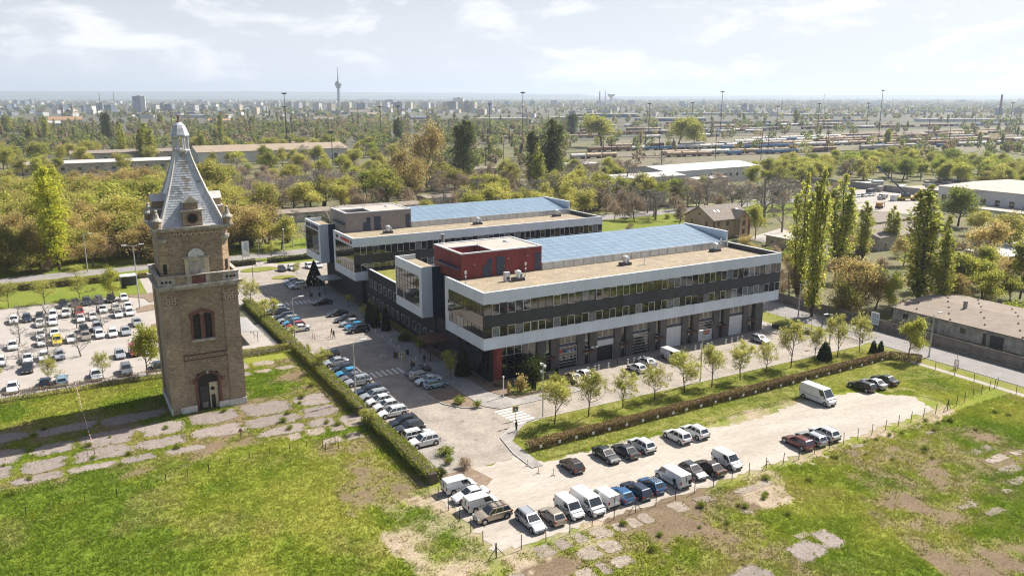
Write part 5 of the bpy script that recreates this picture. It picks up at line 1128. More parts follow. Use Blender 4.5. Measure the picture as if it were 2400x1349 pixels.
# ---------------------------------------------------------------- street furniture, fences, people
def lamp(px, py, top, label, arms=1, adir=(1,0), cat='street lamp', poly=False):
    p = G(px, py); h = HT(px, py, top); t = thing('street_lamp', label, cat, (p.x, p.y, .05), 0, 'street lamps')
    MB().tube((0,0,0),(0,0,h),.15,.09,k=8).build('pole', M['pole'], t); MB().lathe([(.25,0),(.2,.25)],8).build('base', M['pole'], t)
    for k in range(arms):
        s = 1 if k == 0 else -1; d = Vector((adir[0]*s, adir[1]*s, 0)).normalized()
        MB().tube((0,0,h-.05),(d.x*1.5,d.y*1.5,h+.18),.04,k=6).build('arm', M['pole'], t)
        hd = MB().box(-.1,.95,-.2,.2,-.06,.1).build('lamp_head', M['lampw'], t, (d.x*1.4,d.y*1.4,h+.18), math.atan2(d.y,d.x)); MB().box(.05,.65,-.11,.11,-.085,-.061).build('lens', M['hl'], hd)
for a in ((692,805,700,'lamp post rising from the hedge beside the red car',1,(1,.1)),(834,938,803,'lamp post in the hedge beside the white hatchbacks',1,(1,.1)),(596,690,625,'slim lamp post right of the tower balcony',1,(1,0)),(328,724,576,'tall twin-armed lamp post at the car park corner',2,(1,0)),(206,637,551,'lamp post on the back road behind the car park',1,(1,.2)),(668,612,537,'lamp post by the rear parking hedge',1,(-.2,-1)),(687,580,508,'lamp post across the back road behind the banner',1,(0,-1)),(1870,748,665,'lamp post on the right verge at the corner of the front block',1,(1,0)),(1944,806,736,'lamp post behind the lawn trees near the gate',1,(-1,0)),(2177,836,738,'lamp post with small notice on the side road verge',1,(1,0))):
    lamp(*a)
p = G(1272, 978); hh = HT(1272, 978, 851); t = thing('street_lamp', 'lamp post with three spotlights beside the first lawn tree', 'street lamp', (p.x,p.y,.05), 0, 'street lamps')
MB().tube((0,0,0),(0,0,hh),.1,.07,k=8).build('pole', M['pole'], t)
for dx, dz in ((-.35,0),(.3,-.5),(-.3,-1.2)): MB().lathe([(.1,0),(.22,.3),(.2,.36)],8,(dx,0)).build('spotlight', M['lampw'], t, (0,0,hh+dz-.3)); 
MB().box(-.4,.4,-.04,.04,hh-.32,hh-.26).box(-.4,.4,-.04,.04,hh-1.5,hh-1.45).build('crossbar', M['pole'], t)
p = G(1641, 893); hh = HT(1641, 893, 775); t = thing('sign_pole', 'pole with a red sign and white lamp before the garages', 'sign pole', (p.x,p.y,.05))
MB().tube((0,0,0),(0,0,hh),.12,.08,k=8).build('pole', M['pole'], t); MB().box(.1,1.5,-.06,.06,hh-.75,hh-.05).build('sign_board', mat('brown_red_sign',(.19,.03,.025),.5), t)
b = MB(); [b.box(.28+.24*i,.28+.24*i+.16,-.075,-.06,hh-.5,hh-.28) for i in range(5)]; b.build('sign_letters', M['cream'], t); MB().box(-.9,.0,-.15,.15,hh,hh+.14).build('lamp_head', M['lampw'], t); MB().box(-.1,.45,-.1,.1,hh-1.3,hh-.85).build('control_box', M['steel'], t)
# banner and pennant by the back road
p = G(570, 622); hh = HT(570,622,565); t = thing('banner', 'tall white banner on a pole beside the back road', 'banner', (p.x,p.y,0)); MB().tube((0,0,0),(0,0,hh),.06,k=6).build('pole', M['pole'], t); MB().box(.06,2.0,-.02,.02,hh-4.6,hh-.1).build('cloth', M['plate'], t)
b = MB().extr_y([(.3,hh-2.2),(1.7,hh-3.4),(1.7,hh-.4),(.9,hh-.4)],-.03,-.02); b.build('print', mat('banner_print',(.42,.50,.58),.7), t)
p = G(609, 619); hh = HT(609,619,561); t = thing('flagpole', 'bent flagpole with a white pennant beside the banner', 'flagpole', (p.x,p.y,0)); MB().tube((0,0,0),(0,0,hh),.06,k=6).tube((0,0,hh),(1.6,0,hh-.5),.04,k=6).build('pole', M['pole'], t); MB().extr_y([(1.6,hh-.5),(1.05,hh-2.1),(1.2,hh-2.15),(1.75,hh-.55)],-.02,.02).build('pennant', M['plate'], t)
# crossing signs, bollards, benches, bins
def xsign(px, py, top, label):
    p = G(px,py); h = HT(px,py,top); t = thing('crossing_sign', label, 'sign', (p.x,p.y,.06), R(-8), 'crossing signs'); MB().tube((0,0,0),(0,0,h),.05,k=6).build('post', M['pole'], t)
    MB().box(-.48,.48,-.03,.03,h-.96,h).build('yellow_board', mat('sign_yellow',(.72,.62,.05),.5), t); bo = MB().box(-.34,.34,-.045,-.03,h-.82,h-.14).build('blue_panel', mat('sign_blue_panel',(.01,.05,.18),.4), t)
    MB().extr_y([(-.24,h-.7),(.24,h-.7),(0,h-.24)],-.055,-.045).build('white_triangle', M['plate'], bo)
xsign(942, 862, 826, 'yellow and blue crossing sign by the bench in the shade'); xsign(709, 686, 668, 'yellow and blue crossing sign at the far zebra'); xsign(1208, 985, 952, 'crossing sign beside the zebra at the bend')
def bench(px, py, rz, label):
    p = G(px,py); t = thing('bench', label, 'bench', (p.x,p.y,.1), rz, 'street benches')
    for i in range(4): MB().box(-.95,.95,-.25+i*.13,-.14+i*.13,.42,.46).build('seat_slat', M['wood'], t)
    for i in range(3): MB().box(-.95,.95,.24,.28,.55+i*.14,.66+i*.14).build('back_slat', M['wood'], t)
    for x in (-.75,.75): MB().box(x-.04,x+.04,-.22,.28,0,.42).box(x-.04,x+.04,.28,.33,.3,.95).build('leg', M['dalu'], t)
bench(968, 859, E2-.5, 'dark bench in the shade by the near zebra crossing'); bench(928, 836, E2-.5, 'dark bench behind the yellow crossing sign'); bench(730, 694, E2-.4, 'dark bench near the rear entrance')
def bin_(px, py, label):
    p = G(px,py); t = thing('litter_bin', label, 'bin', (p.x,p.y,.1), 0, 'litter bins'); MB().lathe([(.28,0),(.3,.8)],10).build('drum', M['dalu'], t); MB().lathe([(.33,.8),(.33,.9),(.1,1.0)],10).build('lid', M['black'], t)
bin_(955, 832, 'dark litter bin by the shaded pavement near the entrance'); bin_(749, 694, 'dark litter bin by the bench near the rear entrance')
bol = MB().lathe([(.16,0),(.16,.85),(.12,.95)],10).mesh('bollard_body', M['plate']); bcap = MB().lathe([(.165,.62),(.165,.76)],10).mesh('band', M['dalu'])
bx = [3.6,5.2,6.0,8.2,12.6,14.0,15.4,16.3,20.6,22.5,24.0,29.0,30.4,32.0,33.2,37.0,38.6,40.2,41.5,45.4,47.0]
for i, x in enumerate(bx):
    t = tag(ob('bollard', None, None, (x, -3.6 if x < 46 else -3.2, .05)), 'white bollard guarding the garage fronts', 'bollard', 'white bollards before the garages'); ob('body', bol, t); ob('band', bcap, t)
for i in range(9):
    p = G(855+i*14.2+(0 if i < 5 else 0), 763+i*10.2); t = tag(ob('bollard', None, None, (-20.2, 47-i*4.2, .15)), 'low white bollard along the street pavement edge', 'bollard', 'low pavement bollards'); ob('body', bol, t, scale=(1,1,.55)); ob('band', bcap, t, scale=(1,1,.55))
rw = mat('red_post',(.45,.06,.03),.6)
for a, b, l in ((957,975,'left red-brown post beside the white hatchback row'),(965,978,'right red-brown post beside the white hatchback row'),(733,792,'left thin post in the empty street bay'),(738,795,'right thin post in the empty street bay')):
    p = G(a,b); t = thing('marker_post', l, 'post', (p.x,p.y,.05)); MB().tube((0,0,0),(0,0,1.05),.045,k=6).build('post', rw, t); MB().lathe([(.14,0),(.14,.06)],8).build('foot', M['rubber'], t)
for a, b, l in ((1237,1092,'striped barrier post at the end of the pavement'),(1262,1109,'striped barrier post on the gravel, left of two'),(1297,1114,'striped barrier post on the gravel, right of two')):
    p = G(a,b); t = thing('barrier_post', l, 'post', (p.x,p.y,.05)); MB().box(-.35,.35,-.05,.05,0,.06).box(-.05,.05,-.35,.35,0,.055).build('foot', M['conc'], t)
    for i in range(5): MB().tube((0,0,.06+i*.2),(0,0,.26+i*.2),.05,k=6).build('band', (rw if i % 2 else M['plate']), t)
# poles by the corner bed and the tape pole in the meadow
p = G(1180, 932); t = thing('white_post', 'white leaning post in the corner bed', 'post', (p.x,p.y,.1)); MB().tube((0,0,0),(0,0,3.4),.1,.08,k=8).build('post', M['plate'], t); MB().lathe([(.16,3.4),(.16,3.6)],8).build('cap', M['plate'], t)
# striped barrier tape hanging from the car park hedge across the yard
p, q = G(176, 903), G(222, 1066); t = thing('barrier_tape', 'red and white tape strung from the hedge across the old yard', 'tape', (p.x,p.y,.02))
tm_ = [M['plate'], mat('tape_red',(.55,.10,.05),.6)]
for i in range(40):
    a = (q-p)*(i/40); b_ = (q-p)*((i+1)/40); z0 = 1.0-.9*math.sin(math.pi*i/40)*.6; z1 = 1.0-.9*math.sin(math.pi*(i+1)/40)*.6
    if i % 2 == 0: MB().tube((a.x,a.y,z0),(b_.x,b_.y,z1),.045,k=4).build('strip', tm_[0], t)
    else: MB().tube((a.x,a.y,z0),(b_.x,b_.y,z1),.04,k=4).build('strip', tm_[1], t)
MB().tube((0,0,0),(0,0,1.05),.04,k=5).tube((q.x-p.x,q.y-p.y,0),(q.x-p.x,q.y-p.y,1.05),.04,k=5).build('stake', M['wood'], t)
p = G(565, 1028); t = thing('warning_sign', 'small warning sign on a stake in the old yard', 'sign', (p.x,p.y,0)); MB().tube((0,0,0),(0,0,1.3),.05,k=5).build('stake', M['wood'], t); MB().extr_y([(-.4,1.1),(.4,1.1),(0,1.75)],-.02,.02).build('sign_board', mat('faded_red',(.38,.16,.12),.7), t)
# fences
def post_fence(label, pts, step, h, m=None, wires=(.35,.8,1.25), stays=(), pr=.05):
    a = Vector(pts[0]); t = thing('wire_fence', label, 'fence', (a.x,a.y,.03)); pm = MB().tube((0,0,0),(0,0,h),pr,k=5).mesh('post', m or M['dpole']); wv = MB()
    for p, q in zip(pts[:-1], pts[1:]):
        p, q = Vector(p)-a, Vector(q)-a; n = max(1, round((q-p).length/step))
        for i in range(n+1):
            c = p.lerp(q, i/n); o = ob('post', pm, t, (c.x+random.uniform(-.05,.05),c.y,0)); o.rotation_euler = (R(random.uniform(-3,3)),R(random.uniform(-3,3)),0)
        for w in wires: wv.tube((p.x,p.y,w),(q.x,q.y,w),.004,k=3,cap=False)
    if wires: wv.build('wire', M['dpole'], t)
    for c in stays:
        c = Vector(c)-a; MB().tube((c.x,c.y,1.2),(c.x+1.0,c.y,0),.04,k=5).tube((c.x,c.y,1.2),(c.x-1.0,c.y,0),.04,k=5).build('stay', M['dpole'], t)
post_fence('wire fence with dark posts between the gravel lot and right meadow', [(-38.8,-46.9),(8,-46.6),(42,-46.2),(59,-44.3)], 3.1, 1.75, stays=((-38.8,-46.9),(-20,-46.7),(2,-46.6),(42,-46.2)))
post_fence('wire fence with dark posts along the left side of the gravel lot', [(-38.8,-46.9),(-38.9,-29.5)], 3.0, 1.75)
post_fence('wire fence along the path by the side road', [(57.9,-62),(57.9,-27)], 3.4, 1.6)
post_fence('low wire fence beside the brown hedge', [(-22.2,-27.0),(57.2,-26.3)], 3.0, 1.2, wires=(), pr=.035)
mp = [G(*q)[:2] for q in ((0,1228),(62,1208),(120,1195),(275,1165),(390,1130),(490,1105),(585,1075),(680,1060),(720,1050))]
post_fence('line of thin old posts crossing the left meadow', [tuple(q) for q in mp], 3.2, 1.15, M['wood'], wires=(), pr=.035)
post_fence('wire fence inside the clipped street hedge', [(-37.2,-28),(-37.3,33)], 2.6, 2.1, pr=.03)
post_fence('low railing along the right verge beside the front block', [(60.6,-7),(60.6,14)], 2.4, 1.3, pr=.03)
# white plates on the fence
pl_ = MB().box(-.20,.20,-.02,.02,.55,.95).mesh('plate_board', M['plate']); pk = MB().box(-.02,.02,.02,.05,.1,1.05).mesh('plate_stake', M['dpole'])
for i in range(26):
    x = -20.8+i*2.95; t = tag(ob('fence_plate', None, None, (x, -27.15+.008*i, .05)), 'small white plate hung on the fence below the brown hedge', 'sign', 'white plates along the brown hedge fence'); o = ob('board', pl_, t); o.rotation_euler = (0,R(random.uniform(-12,12)),0); ob('stake', pk, t)
# precast concrete fence along the side road: posts and planks
cf = thing('concrete_fence', 'long precast plank fence along the side road', 'fence', (72.0, 0, 0))
M['cplank'] = mat('fence_concrete', (.27,.235,.20), .95, col2=(.17,.15,.13), vs_=1.2, fine=.2, fs=5, orand=.18)
cpm = MB().box(-.1,.1,-.1,.1,0,2.35).mesh('fence_post', M['cplank']); ckm = MB().box(-.04,.04,.12,3.08,0,.43).mesh('plank', M['cplank'])
y = -70
while y < 28:
    ob('fence_post', cpm, cf, (0,y,0))
    for k in range(5): ob('plank', ckm, cf, (random.uniform(-.015,.015),y,.04+k*.45))
    y += 3.2
t = thing('notice_board', 'blue and white notice board fixed on the concrete fence', 'sign', (71.75,-11.5,0)); MB().box(-.05,.05,-1.0,1.0,1.0,3.6).build('board', M['plate'], t)
b = MB(); [b.box(-.07,-.05,-.8+.5*i,-.45+.5*i,1.4+.5*j,1.7+.5*j) for i in range(3) for j in range(4)]; b.build('print', mat('notice_print',(.2,.33,.48),.6), t)
# gate
gt = thing('metal_gate', 'dark metal gate with diagonal braces at the side road', 'gate', (60.8,-12.0,.05)); 
MB().box(-.06,.06,-5,-4.85,0,1.9).box(-.06,.06,4.85,5,0,1.9).build('gate_post', M['dalu'], gt); MB().box(-.03,.03,-4.85,4.85,.2,.3).box(-.03,.03,-4.85,4.85,1.6,1.7).build('gate_rail', M['dalu'], gt)
bm = MB().box(-.012,.012,-.012,.012,.3,1.6).mesh('gate_bar', M['dalu'])
for i in range(32): ob('gate_bar', bm, gt, (0,-4.7+i*.303,0))
b = MB(); [b.tube((0,-4.8+2.4*i,.3),(0,-4.8+2.4*(i+1),1.6),.03,k=4) for i in range(4)]; b.build('brace', M['dalu'], gt)
p = G(2240, 866); t = thing('tree_guard', 'wooden tree guard around a sapling stake on the side road verge', 'tree guard', (p.x,p.y,.03))
for i in range(4): MB().tube((.4*math.cos(i*1.57),.4*math.sin(i*1.57),0),(.35*math.cos(i*1.57),.35*math.sin(i*1.57),1.9),.04,k=5).build('stake', M['wood'], t)
MB().tube((0,0,0),(0,0,3.4),.03,k=5).build('stem', M['bark'], t); b = MB(); [b.tube((.37*math.cos(i*1.57),.37*math.sin(i*1.57),z),(.37*math.cos(i*1.57+1.57),.37*math.sin(i*1.57+1.57),z),.025,k=4) for i in range(4) for z in (.7,1.7)]; b.build('brace', M['wood'], t)
# bicycle shelter behind the tower, barred crate in the meadow, kiosk in the car park
p = G(598, 806); t = thing('bicycle_shelter', 'open shelter with arched metal frame and pale roof beside the tower', 'shelter', (p.x-1.5, p.y+1, .05))
roofp = [(-2.6+5.2*i/8, 2.2+.55*math.sin(math.pi*(.15+.7*i/8))) for i in range(9)]
MB().extr_y(roofp+[(x,z-.06) for x,z in reversed(roofp)], -1, 11).build('roof', mat('polycarbonate',(.36,.34,.32),.3), t)
for y_ in (0,3.3,6.6,10): MB().tube((-2.3,y_,0),(-2.3,y_,2.3),.05,k=6).tube((2.3,y_,0),(2.3,y_,2.3),.05,k=6).tube((2.3,y_,1.0),(1.0,y_,2.4),.03,k=5).build('frame', M['dalu'], t)
sheet('shelter_floor', rect(p.x-5, p.x+4, p.y-3, p.y+14), .06, M['lot'])
for i in range(6):
    MB().box(-2.2,-2.16,.1+i*1.7,1.6+i*1.7,.2,1.9).build('side_panel', M['glass2'], t)
p = G(775, 1050); t = thing('steel_cage', 'small open steel frame on the meadow beyond the hedge', 'frame', (p.x,p.y,0))
b = MB(); [b.tube((x,y_,0),(x,y_,1.3),.05,k=5) for x in (-.9,.9) for y_ in (-.7,.7)]; b.build('upright', M['dpole'], t); b = MB(); [b.tube((-.9,y_,z),(.9,y_,z),.03,k=4) for y_ in (-.7,.7) for z in (.4,1.25)]; b.build('rail', M['dpole'], t)
p = G(303, 672); t = thing('bin_shelter', 'white roofed dark shelter at the car park entrance', 'shelter', (p.x,p.y,.03)); MB().box(-2,2,-1.6,1.6,2.9,3.15).build('roof', M['plate'], t); MB().box(-1.9,1.9,1.4,1.5,0,2.9).box(-1.9,-1.8,-1.5,1.4,0,2.9).build('wall', M['dalu'], t)
for x in (-1.85,1.85): MB().box(x-.08,x+.08,-1.5,-1.36,0,2.9).build('post', M['plate'], t)
# ---- people: one continuous skinned body, clothes by height
def person_mesh(seed, walk, topm, legm, hairm):
    sp_ = .22 if walk else .07; fw = .22 if walk else .0
    J = {'pel':(0,0,.95),'chest':(0,0,1.28),'sh':(0,0,1.42),'neck':(0,0,1.50),'head':(.01,0,1.60),'top':(.01,0,1.74),
      'hl':(0,.10,.92),'kl':(fw*.9+.02,.11,.50),'al':(fw*1.1,.11,.08),'fl':(fw*1.1+.17,.12,.04),'hr':(0,-.10,.92),'kr':(-fw*.3+.03,-.11,.50),'ar':(-fw*1.2,-.11,.09),'fr':(-fw*1.2+.16,-.12,.04),
      'sl':(0,.19,1.40),'el':(-.05-fw*.3,.25,1.12),'wl':(.05-fw*.5,.25,.88),'ul':(.09-fw*.5,.25,.78),'sr':(0,-.19,1.40),'er':(.02+fw*.3,-.25,1.12),'wr':(.13+fw*.6,-.24,.90),'ur':(.17+fw*.6,-.24,.80)}
    rad = dict(pel=.15,chest=.15,sh=.11,neck=.06,head=.095,top=.07,hl=.10,kl=.07,al=.05,fl=.04,hr=.10,kr=.07,ar=.05,fr=.04,sl=.075,el=.05,wl=.038,ul=.032,sr=.075,er=.05,wr=.038,ur=.032)
    E_ = ['pel chest','chest sh','sh neck','neck head','head top','pel hl','hl kl','kl al','al fl','pel hr','hr kr','kr ar','ar fr','sh sl','sl el','el wl','wl ul','sh sr','sr er','er wr','wr ur']
    nm = list(J); me = bpy.data.meshes.new('body'); me.from_pydata([J[k] for k in nm], [tuple(nm.index(q) for q in e.split()) for e in E_], [])
    o = bpy.data.objects.new('tmp', me); COL.objects.link(o); o.modifiers.new('s','SKIN'); o.modifiers.new('u','SUBSURF').levels = 1
    for i, k in enumerate(nm): me.skin_vertices[0].data[i].radius = (rad[k]*(1.0 if k not in ('pel','chest') else .8), rad[k]*(1.0 if k not in ('pel','chest') else 1.15)); me.skin_vertices[0].data[i].use_root = (k == 'pel')
    dg = bpy.context.evaluated_depsgraph_get(); m2 = bpy.data.meshes.new_from_object(o.evaluated_get(dg)); bpy.data.objects.remove(o)
    m2.materials.clear()
    for q in (legm, topm, SKIN, M['black']): m2.materials.append(q)
    for f_ in m2.polygons:
        z, y_ = f_.center.z, abs(f_.center.y); f_.material_index = 3 if z < .10 else (2 if (z > 1.50 or (y_ > .2 and z < .86)) else (0 if z < .93 else 1)); f_.use_smooth = True
    hb = MB().lathe([(.10,1.60),(.112,1.68),(.105,1.75),(.07,1.80),(.02,1.815)],10,(-.012,0)).mesh('hair', hairm)
    return m2, hb
SKIN = mat('skin',(.45,.27,.19),.6); cl = lambda n,c: mat('cloth_'+n,c,.9)
dk, jn, ol, kh, bl_, gy_ = cl('black',(.02,.02,.022)), cl('denim',(.04,.055,.09)), cl('olive',(.12,.10,.035)), cl('khaki',(.28,.22,.14)), cl('blue',(.03,.09,.2)), cl('grey',(.12,.12,.13)); hr = mat('hair_brown',(.035,.022,.015),.8)
PM = {'dark':person_mesh(1,False,dk,dk,hr),'walk_olive':person_mesh(2,True,ol,kh,hr),'walk_black':person_mesh(3,True,dk,jn,hr),'grey':person_mesh(4,False,gy_,dk,hr),'blue':person_mesh(5,True,bl_,jn,hr)}
for k_, a, b, rz, l in (('dark',1210,1011,-1.2,'person in dark clothes standing at the bend of the pavement'),('walk_olive',778,789,2.0,'person in an olive top walking in the street, left of the pair'),('walk_black',783,794,2.0,'person in a black top walking in the street, right of the pair'),('grey',859,901,.3,'person in grey standing between the cars by the hedge'),('dark',995,853,1.0,'person in black by the bench in the shade'),('blue',862,760,-1.2,'person in a blue top on the shaded pavement'),('walk_black',866,765,-1.2,'person in black on the pavement behind the one in blue'),('dark',1447,858,-.8,'person in black standing outside the open garage')):
    p = G(a,b); t = thing('person', l, 'person', (p.x,p.y,.06 if a != 995 else .15), rz); ob('body', PM[k_][0], t); ob('hair', PM[k_][1], t)
# ---------------------------------------------------------------- surroundings: sheds, houses, rail yard, city
M['tile'] = mat('old_roof_tiles', (.24,.20,.165), .9, col2=(.17,.14,.12), vs_=1.2, fine=.2, fs=5, stretch=(1,1,1))
M['felt'] = mat('roofing_felt', (.26,.21,.17), .95, col2=(.195,.16,.13), vs_=.5, fine=.12, fs=4)
M['render'] = mat('peeling_render', (.56,.52,.46), .9, col2=(.27,.25,.23), vs_=.7, fine=.15, fs=3)
M['wrender'] = mat('white_render', (.62,.62,.62), .85, col2=(.52,.52,.53), vs_=.2)
M['wroof'] = mat('white_sheet_roof', (.50,.485,.465), .6, col2=(.42,.40,.375), vs_=.15)
M['broof'] = mat('brown_sheet_roof', (.32,.245,.175), .85, col2=(.26,.20,.15), vs_=.2)
M['hbrick'] = brick_mat('house_brick', (.60,.45,.27), (.50,.36,.21), (.52,.41,.28), .26, .085, .014, side=True)
M['oroof'] = mat('orange_tiles', (.36,.22,.12), .85, var=.15)
def hall(label, x0, x1, y0, y1, h, rise, wm, rm, axis='x', wins=(), name='shed', ov=.35, group=None, trim=None, rz=0.0):
    cx, cy_ = (x0+x1)/2, (y0+y1)/2; t = thing(name, label, 'building', (cx,cy_,0), rz, group); a, b = (x1-x0)/2, (y1-y0)/2
    w = MB()
    if rise <= .01: w.box(-a,a,-b,b,0,h)
    elif axis == 'x': w.extr_x([(-b,0),(b,0),(b,h),(0,h+rise),(-b,h)], -a, a)
    else: w.extr_y([(-a,0),(a,0),(a,h),(0,h+rise),(-a,h)], -b, b)
    w.build('wall', wm, t); r = MB()
    if rise <= .01: r.box(-a-ov,a+ov,-b-ov,b+ov,h+.02,h+.25)
    elif axis == 'x':
        k = rise/b; r.extr_x([(-b-ov,h-ov*k+.03),(0,h+rise+.03),(b+ov,h-ov*k+.03),(b+ov,h-ov*k+.2),(0,h+rise+.2),(-b-ov,h-ov*k+.2)], -a-ov, a+ov)
    else:
        k = rise/a; r.extr_y([(-a-ov,h-ov*k+.03),(0,h+rise+.03),(a+ov,h-ov*k+.03),(a+ov,h-ov*k+.2),(0,h+rise+.2),(-a-ov,h-ov*k+.2)], -b-ov, b+ov)
    r.build('roof', rm, t)
    for face, n, z0, z1, ww in wins:
        L = (x1-x0) if face == 'y' else (y1-y0)
        for i in range(n):
            u = -L/2+L*(i+.5)/n
            if face == 'y': f_ = MB().box(u-ww/2,u+ww/2,-b-.05,-b,z0,z1).build('window', trim or M['white'], t); MB().box(u-ww/2+.1,u+ww/2-.1,-b-.07,-b-.05,z0+.1,z1-.1).build('pane', M['glass'], f_)
            else: f_ = MB().box(-a-.05,-a,u-ww/2,u+ww/2,z0,z1).build('window', trim or M['white'], t); MB().box(-a-.07,-a-.05,u-ww/2+.1,u+ww/2-.1,z0+.1,z1-.1).build('pane', M['glass'], f_)
    return t
# brick house behind the front block
hs = hall('old yellow brick house with grey tiled gable roof and red corners', 120.0, 137, 86.5, 101, 6.6, 3.9, M['hbrick'], M['tile'], 'x', [('y',4,1.2,2.9,1.1),('y',4,4.2,5.8,1.1),('x',2,1.2,2.9,1.1),('x',2,4.2,5.8,1.1)], 'brick_house', .6, trim=M['redbrick'])
MB().extr_y([(1.2,0),(6.2,0),(6.2,6.6),(3.7,9.0),(1.2,6.6)],-9.2,-7.2).build('front_bay', M['hbrick'], hs)
MB().extr_y([(.8,6.35),(3.7,9.15),(6.6,6.35),(6.6,6.6),(3.7,9.4),(.8,6.6)],-9.5,-3.2).build('bay_roof', M['tile'], hs)
for x in (-8.5,8.3): MB().box(x-.3,x+.5,-7.4,-7.2,0,6.5).build('corner_quoin', M['redbrick'], hs)
for x in (1.2,5.8): MB().box(x-.05,x+.45,-9.28,-9.2,0,6.3).build('corner_quoin', M['redbrick'], hs)
for z0, z1 in ((1.2,2.9),(4.2,5.8)): MB().box(3.1,4.3,-9.26,-9.2,z0,z1).build('window', M['redbrick'], hs); 
MB().lathe([(.45,0),(.45,.06)],12).build('round_window', M['redbrick'], hs, (3.7,-9.2,7.3)).rotation_euler=(R(90),0,0)
MB().lathe([(.5,0),(.5,.06)],12).build('round_window', M['redbrick'], hs, (-8.5,0,7.9)).rotation_euler=(0,R(-90),0)
for x in (-4.8,-3.0,5.9): MB().box(-.4,.4,-.6,.6,0,.08).build('roof_light', M['plate'], hs, (x,-3.4,8.95)).rotation_euler=(R(28),0,0)
MB().box(-5,-4.2,1,1.8,9,11.6).build('chimney', M['hbrick'], hs)
ht = hall('small flat roofed tan hut beyond the brick house', 127, 136, 58, 69.5, 3.3, 0, M['hbrick'], M['rooflt'], 'x', [('x',2,1.1,2.3,1.2)], 'hut', .5)
ob_ = hall('long derelict low building with dark felt roof behind the concrete fence', 80.5, 103, -66, -9.5, 3.1, .9, M['render'], M['felt'], 'y', [('x',9,1.2,2.4,1.3)], 'derelict_building', .5, trim=M['conc'])
rs = np.random.RandomState(3)
for i in range(46):
    u, v = -11.2+22*((i*7)%12)/12+rs.uniform(-.5,.5), -27.5+55*(i/46)
    MB().lathe([(.16,-.1),(.16,.22),(.22,.24)],6).build('roof_vent', M['black'], ob_, (u, v, 3.3+.9*(1-abs(u)/11.25)))
for u, v in ((-4.5,2.0),(-2,18)): MB().box(u-.3,u+.3,v-.3,v+.3,3.4,5.6).build('chimney', M['conc'], ob_)
MB().box(-11.33,-11.25,4.5,8.5,.1,2.4).build('garage_door', M['dalu'], ob_)
for k in range(5): MB().box(-11.4,-11.26,-26+k*11,-25.2+k*11,.0,3.0).build('buttress', M['conc'], ob_)
hall('grey roofed shed half hidden by the right poplars', 150, 181, 44, 61, 4.2, 2.2, M['render'], M['tile'], 'x', [('y',5,1,2.4,1.4)])
hall('second grey shed beyond the right poplars', 170, 196, 66, 80, 4.0, 2.0, M['render'], M['tile'], 'x')
hall('long low building with white flat roof right of the poplars', 156, 190, 8, 20, 3.6, 0, M['hbrick'], M['wroof'], 'x', [('y',6,1,2.4,1.2)])
hall('narrow white roofed store beside the low white building', 193, 216, 12, 24, 4, .8, M['wrender'], M['wroof'], 'x', [('y',4,1,2.4,1.2)])
rh = hall('large pale hall with a row of tall windows at the right edge', 263, 318, 22, 97, 9.5, .5, M['wrender'], M['rooflt'], 'y', [('x',13,3.2,6.2,2.2)], 'industrial_hall', .6)
hall('low front annex of the large pale hall', 250, 262.9, 24, 76, 3.4, 0, M['wrender'], M['rooflt'], 'x', [('x',9,1,2.6,2.4)], 'annex', .4)
hall('white two storey building with rows of windows beyond the wood', 166, 210, 202, 222, 8.2, 1.0, M['wrender'], M['wroof'], 'x', [('y',20,1.2,2.8,1.0),('y',20,5.0,6.8,1.0),('x',6,5,6.8,1.0)], 'white_hall', .6, rz=R(-1))
hall('long hall with bright white sheet roof beyond the wood', 213, 290, 224, 256, 8, 2.0, M['wrender'], M['wroof'], 'x', [('y',14,3,5,1.8)], 'white_hall', .6, rz=R(5))
hall('white lower store in front of the long white hall', 222, 246, 206, 216, 5, .5, M['wrender'], M['wroof'], 'x', rz=R(3))
hall('long brown roofed warehouse left of centre in the middle distance', 20, 132, 508, 546, 8.5, 3.6, M['wrender'], M['broof'], 'x', [('y',6,1,5,3)], 'warehouse', 1)
hall('long pale flat warehouse at the left in the middle distance', -92, 6, 470, 500, 6.5, .8, M['render'], M['wroof'], 'x', [('y',10,2,4.2,2.5)], 'warehouse', .8)
hall('low grey warehouse behind the pale one at the left', -60, 60, 560, 585, 7, 1.5, M['render'], M['felt'], 'x', [('y',8,2,4,2.5)], 'warehouse', .8)
hall('small white store block on the warehouse row', 100, 118, 560, 574, 9, 0, M['wrender'], M['wroof'], 'x', [('y',3,5,7,1.5)])
hall('brown roofed cottage in the scrub left of centre', 118, 138, 612, 630, 5, 3.5, M['render'], M['broof'], 'x', [('y',4,1,2.6,1.4)], 'cottage')
hall('grey concrete garage block behind the bare trees', -18, 60, 196, 208, 3.6, .5, M['render'], M['felt'], 'x', [('y',12,.8,2.4,1.6)], 'garage_block', .4)
hall('second grey garage block behind the bare trees', 70, 120, 214, 226, 3.4, .5, M['render'], M['felt'], 'x', [('y',8,.8,2.4,1.6)], 'garage_block', .4)
hall('small brick signal house in the overgrown rail land', 128, 142, 392, 402, 6.5, 0, M['brownbrick'], M['felt'], 'x', [('y',4,3.5,5,1.2)], 'signal_house')
hall('derelict roofless shed among the bushes at centre', 140, 172, 330, 342, 4, .8, M['render'], M['felt'], 'x', [('y',5,1,2.6,1.8)])
hall('flat roofed station building between the dark poplars', 196, 240, 318, 332, 5, .3, M['hbrick'], M['wroof'], 'x', [('y',8,1.2,3,1.4)], 'station_building')
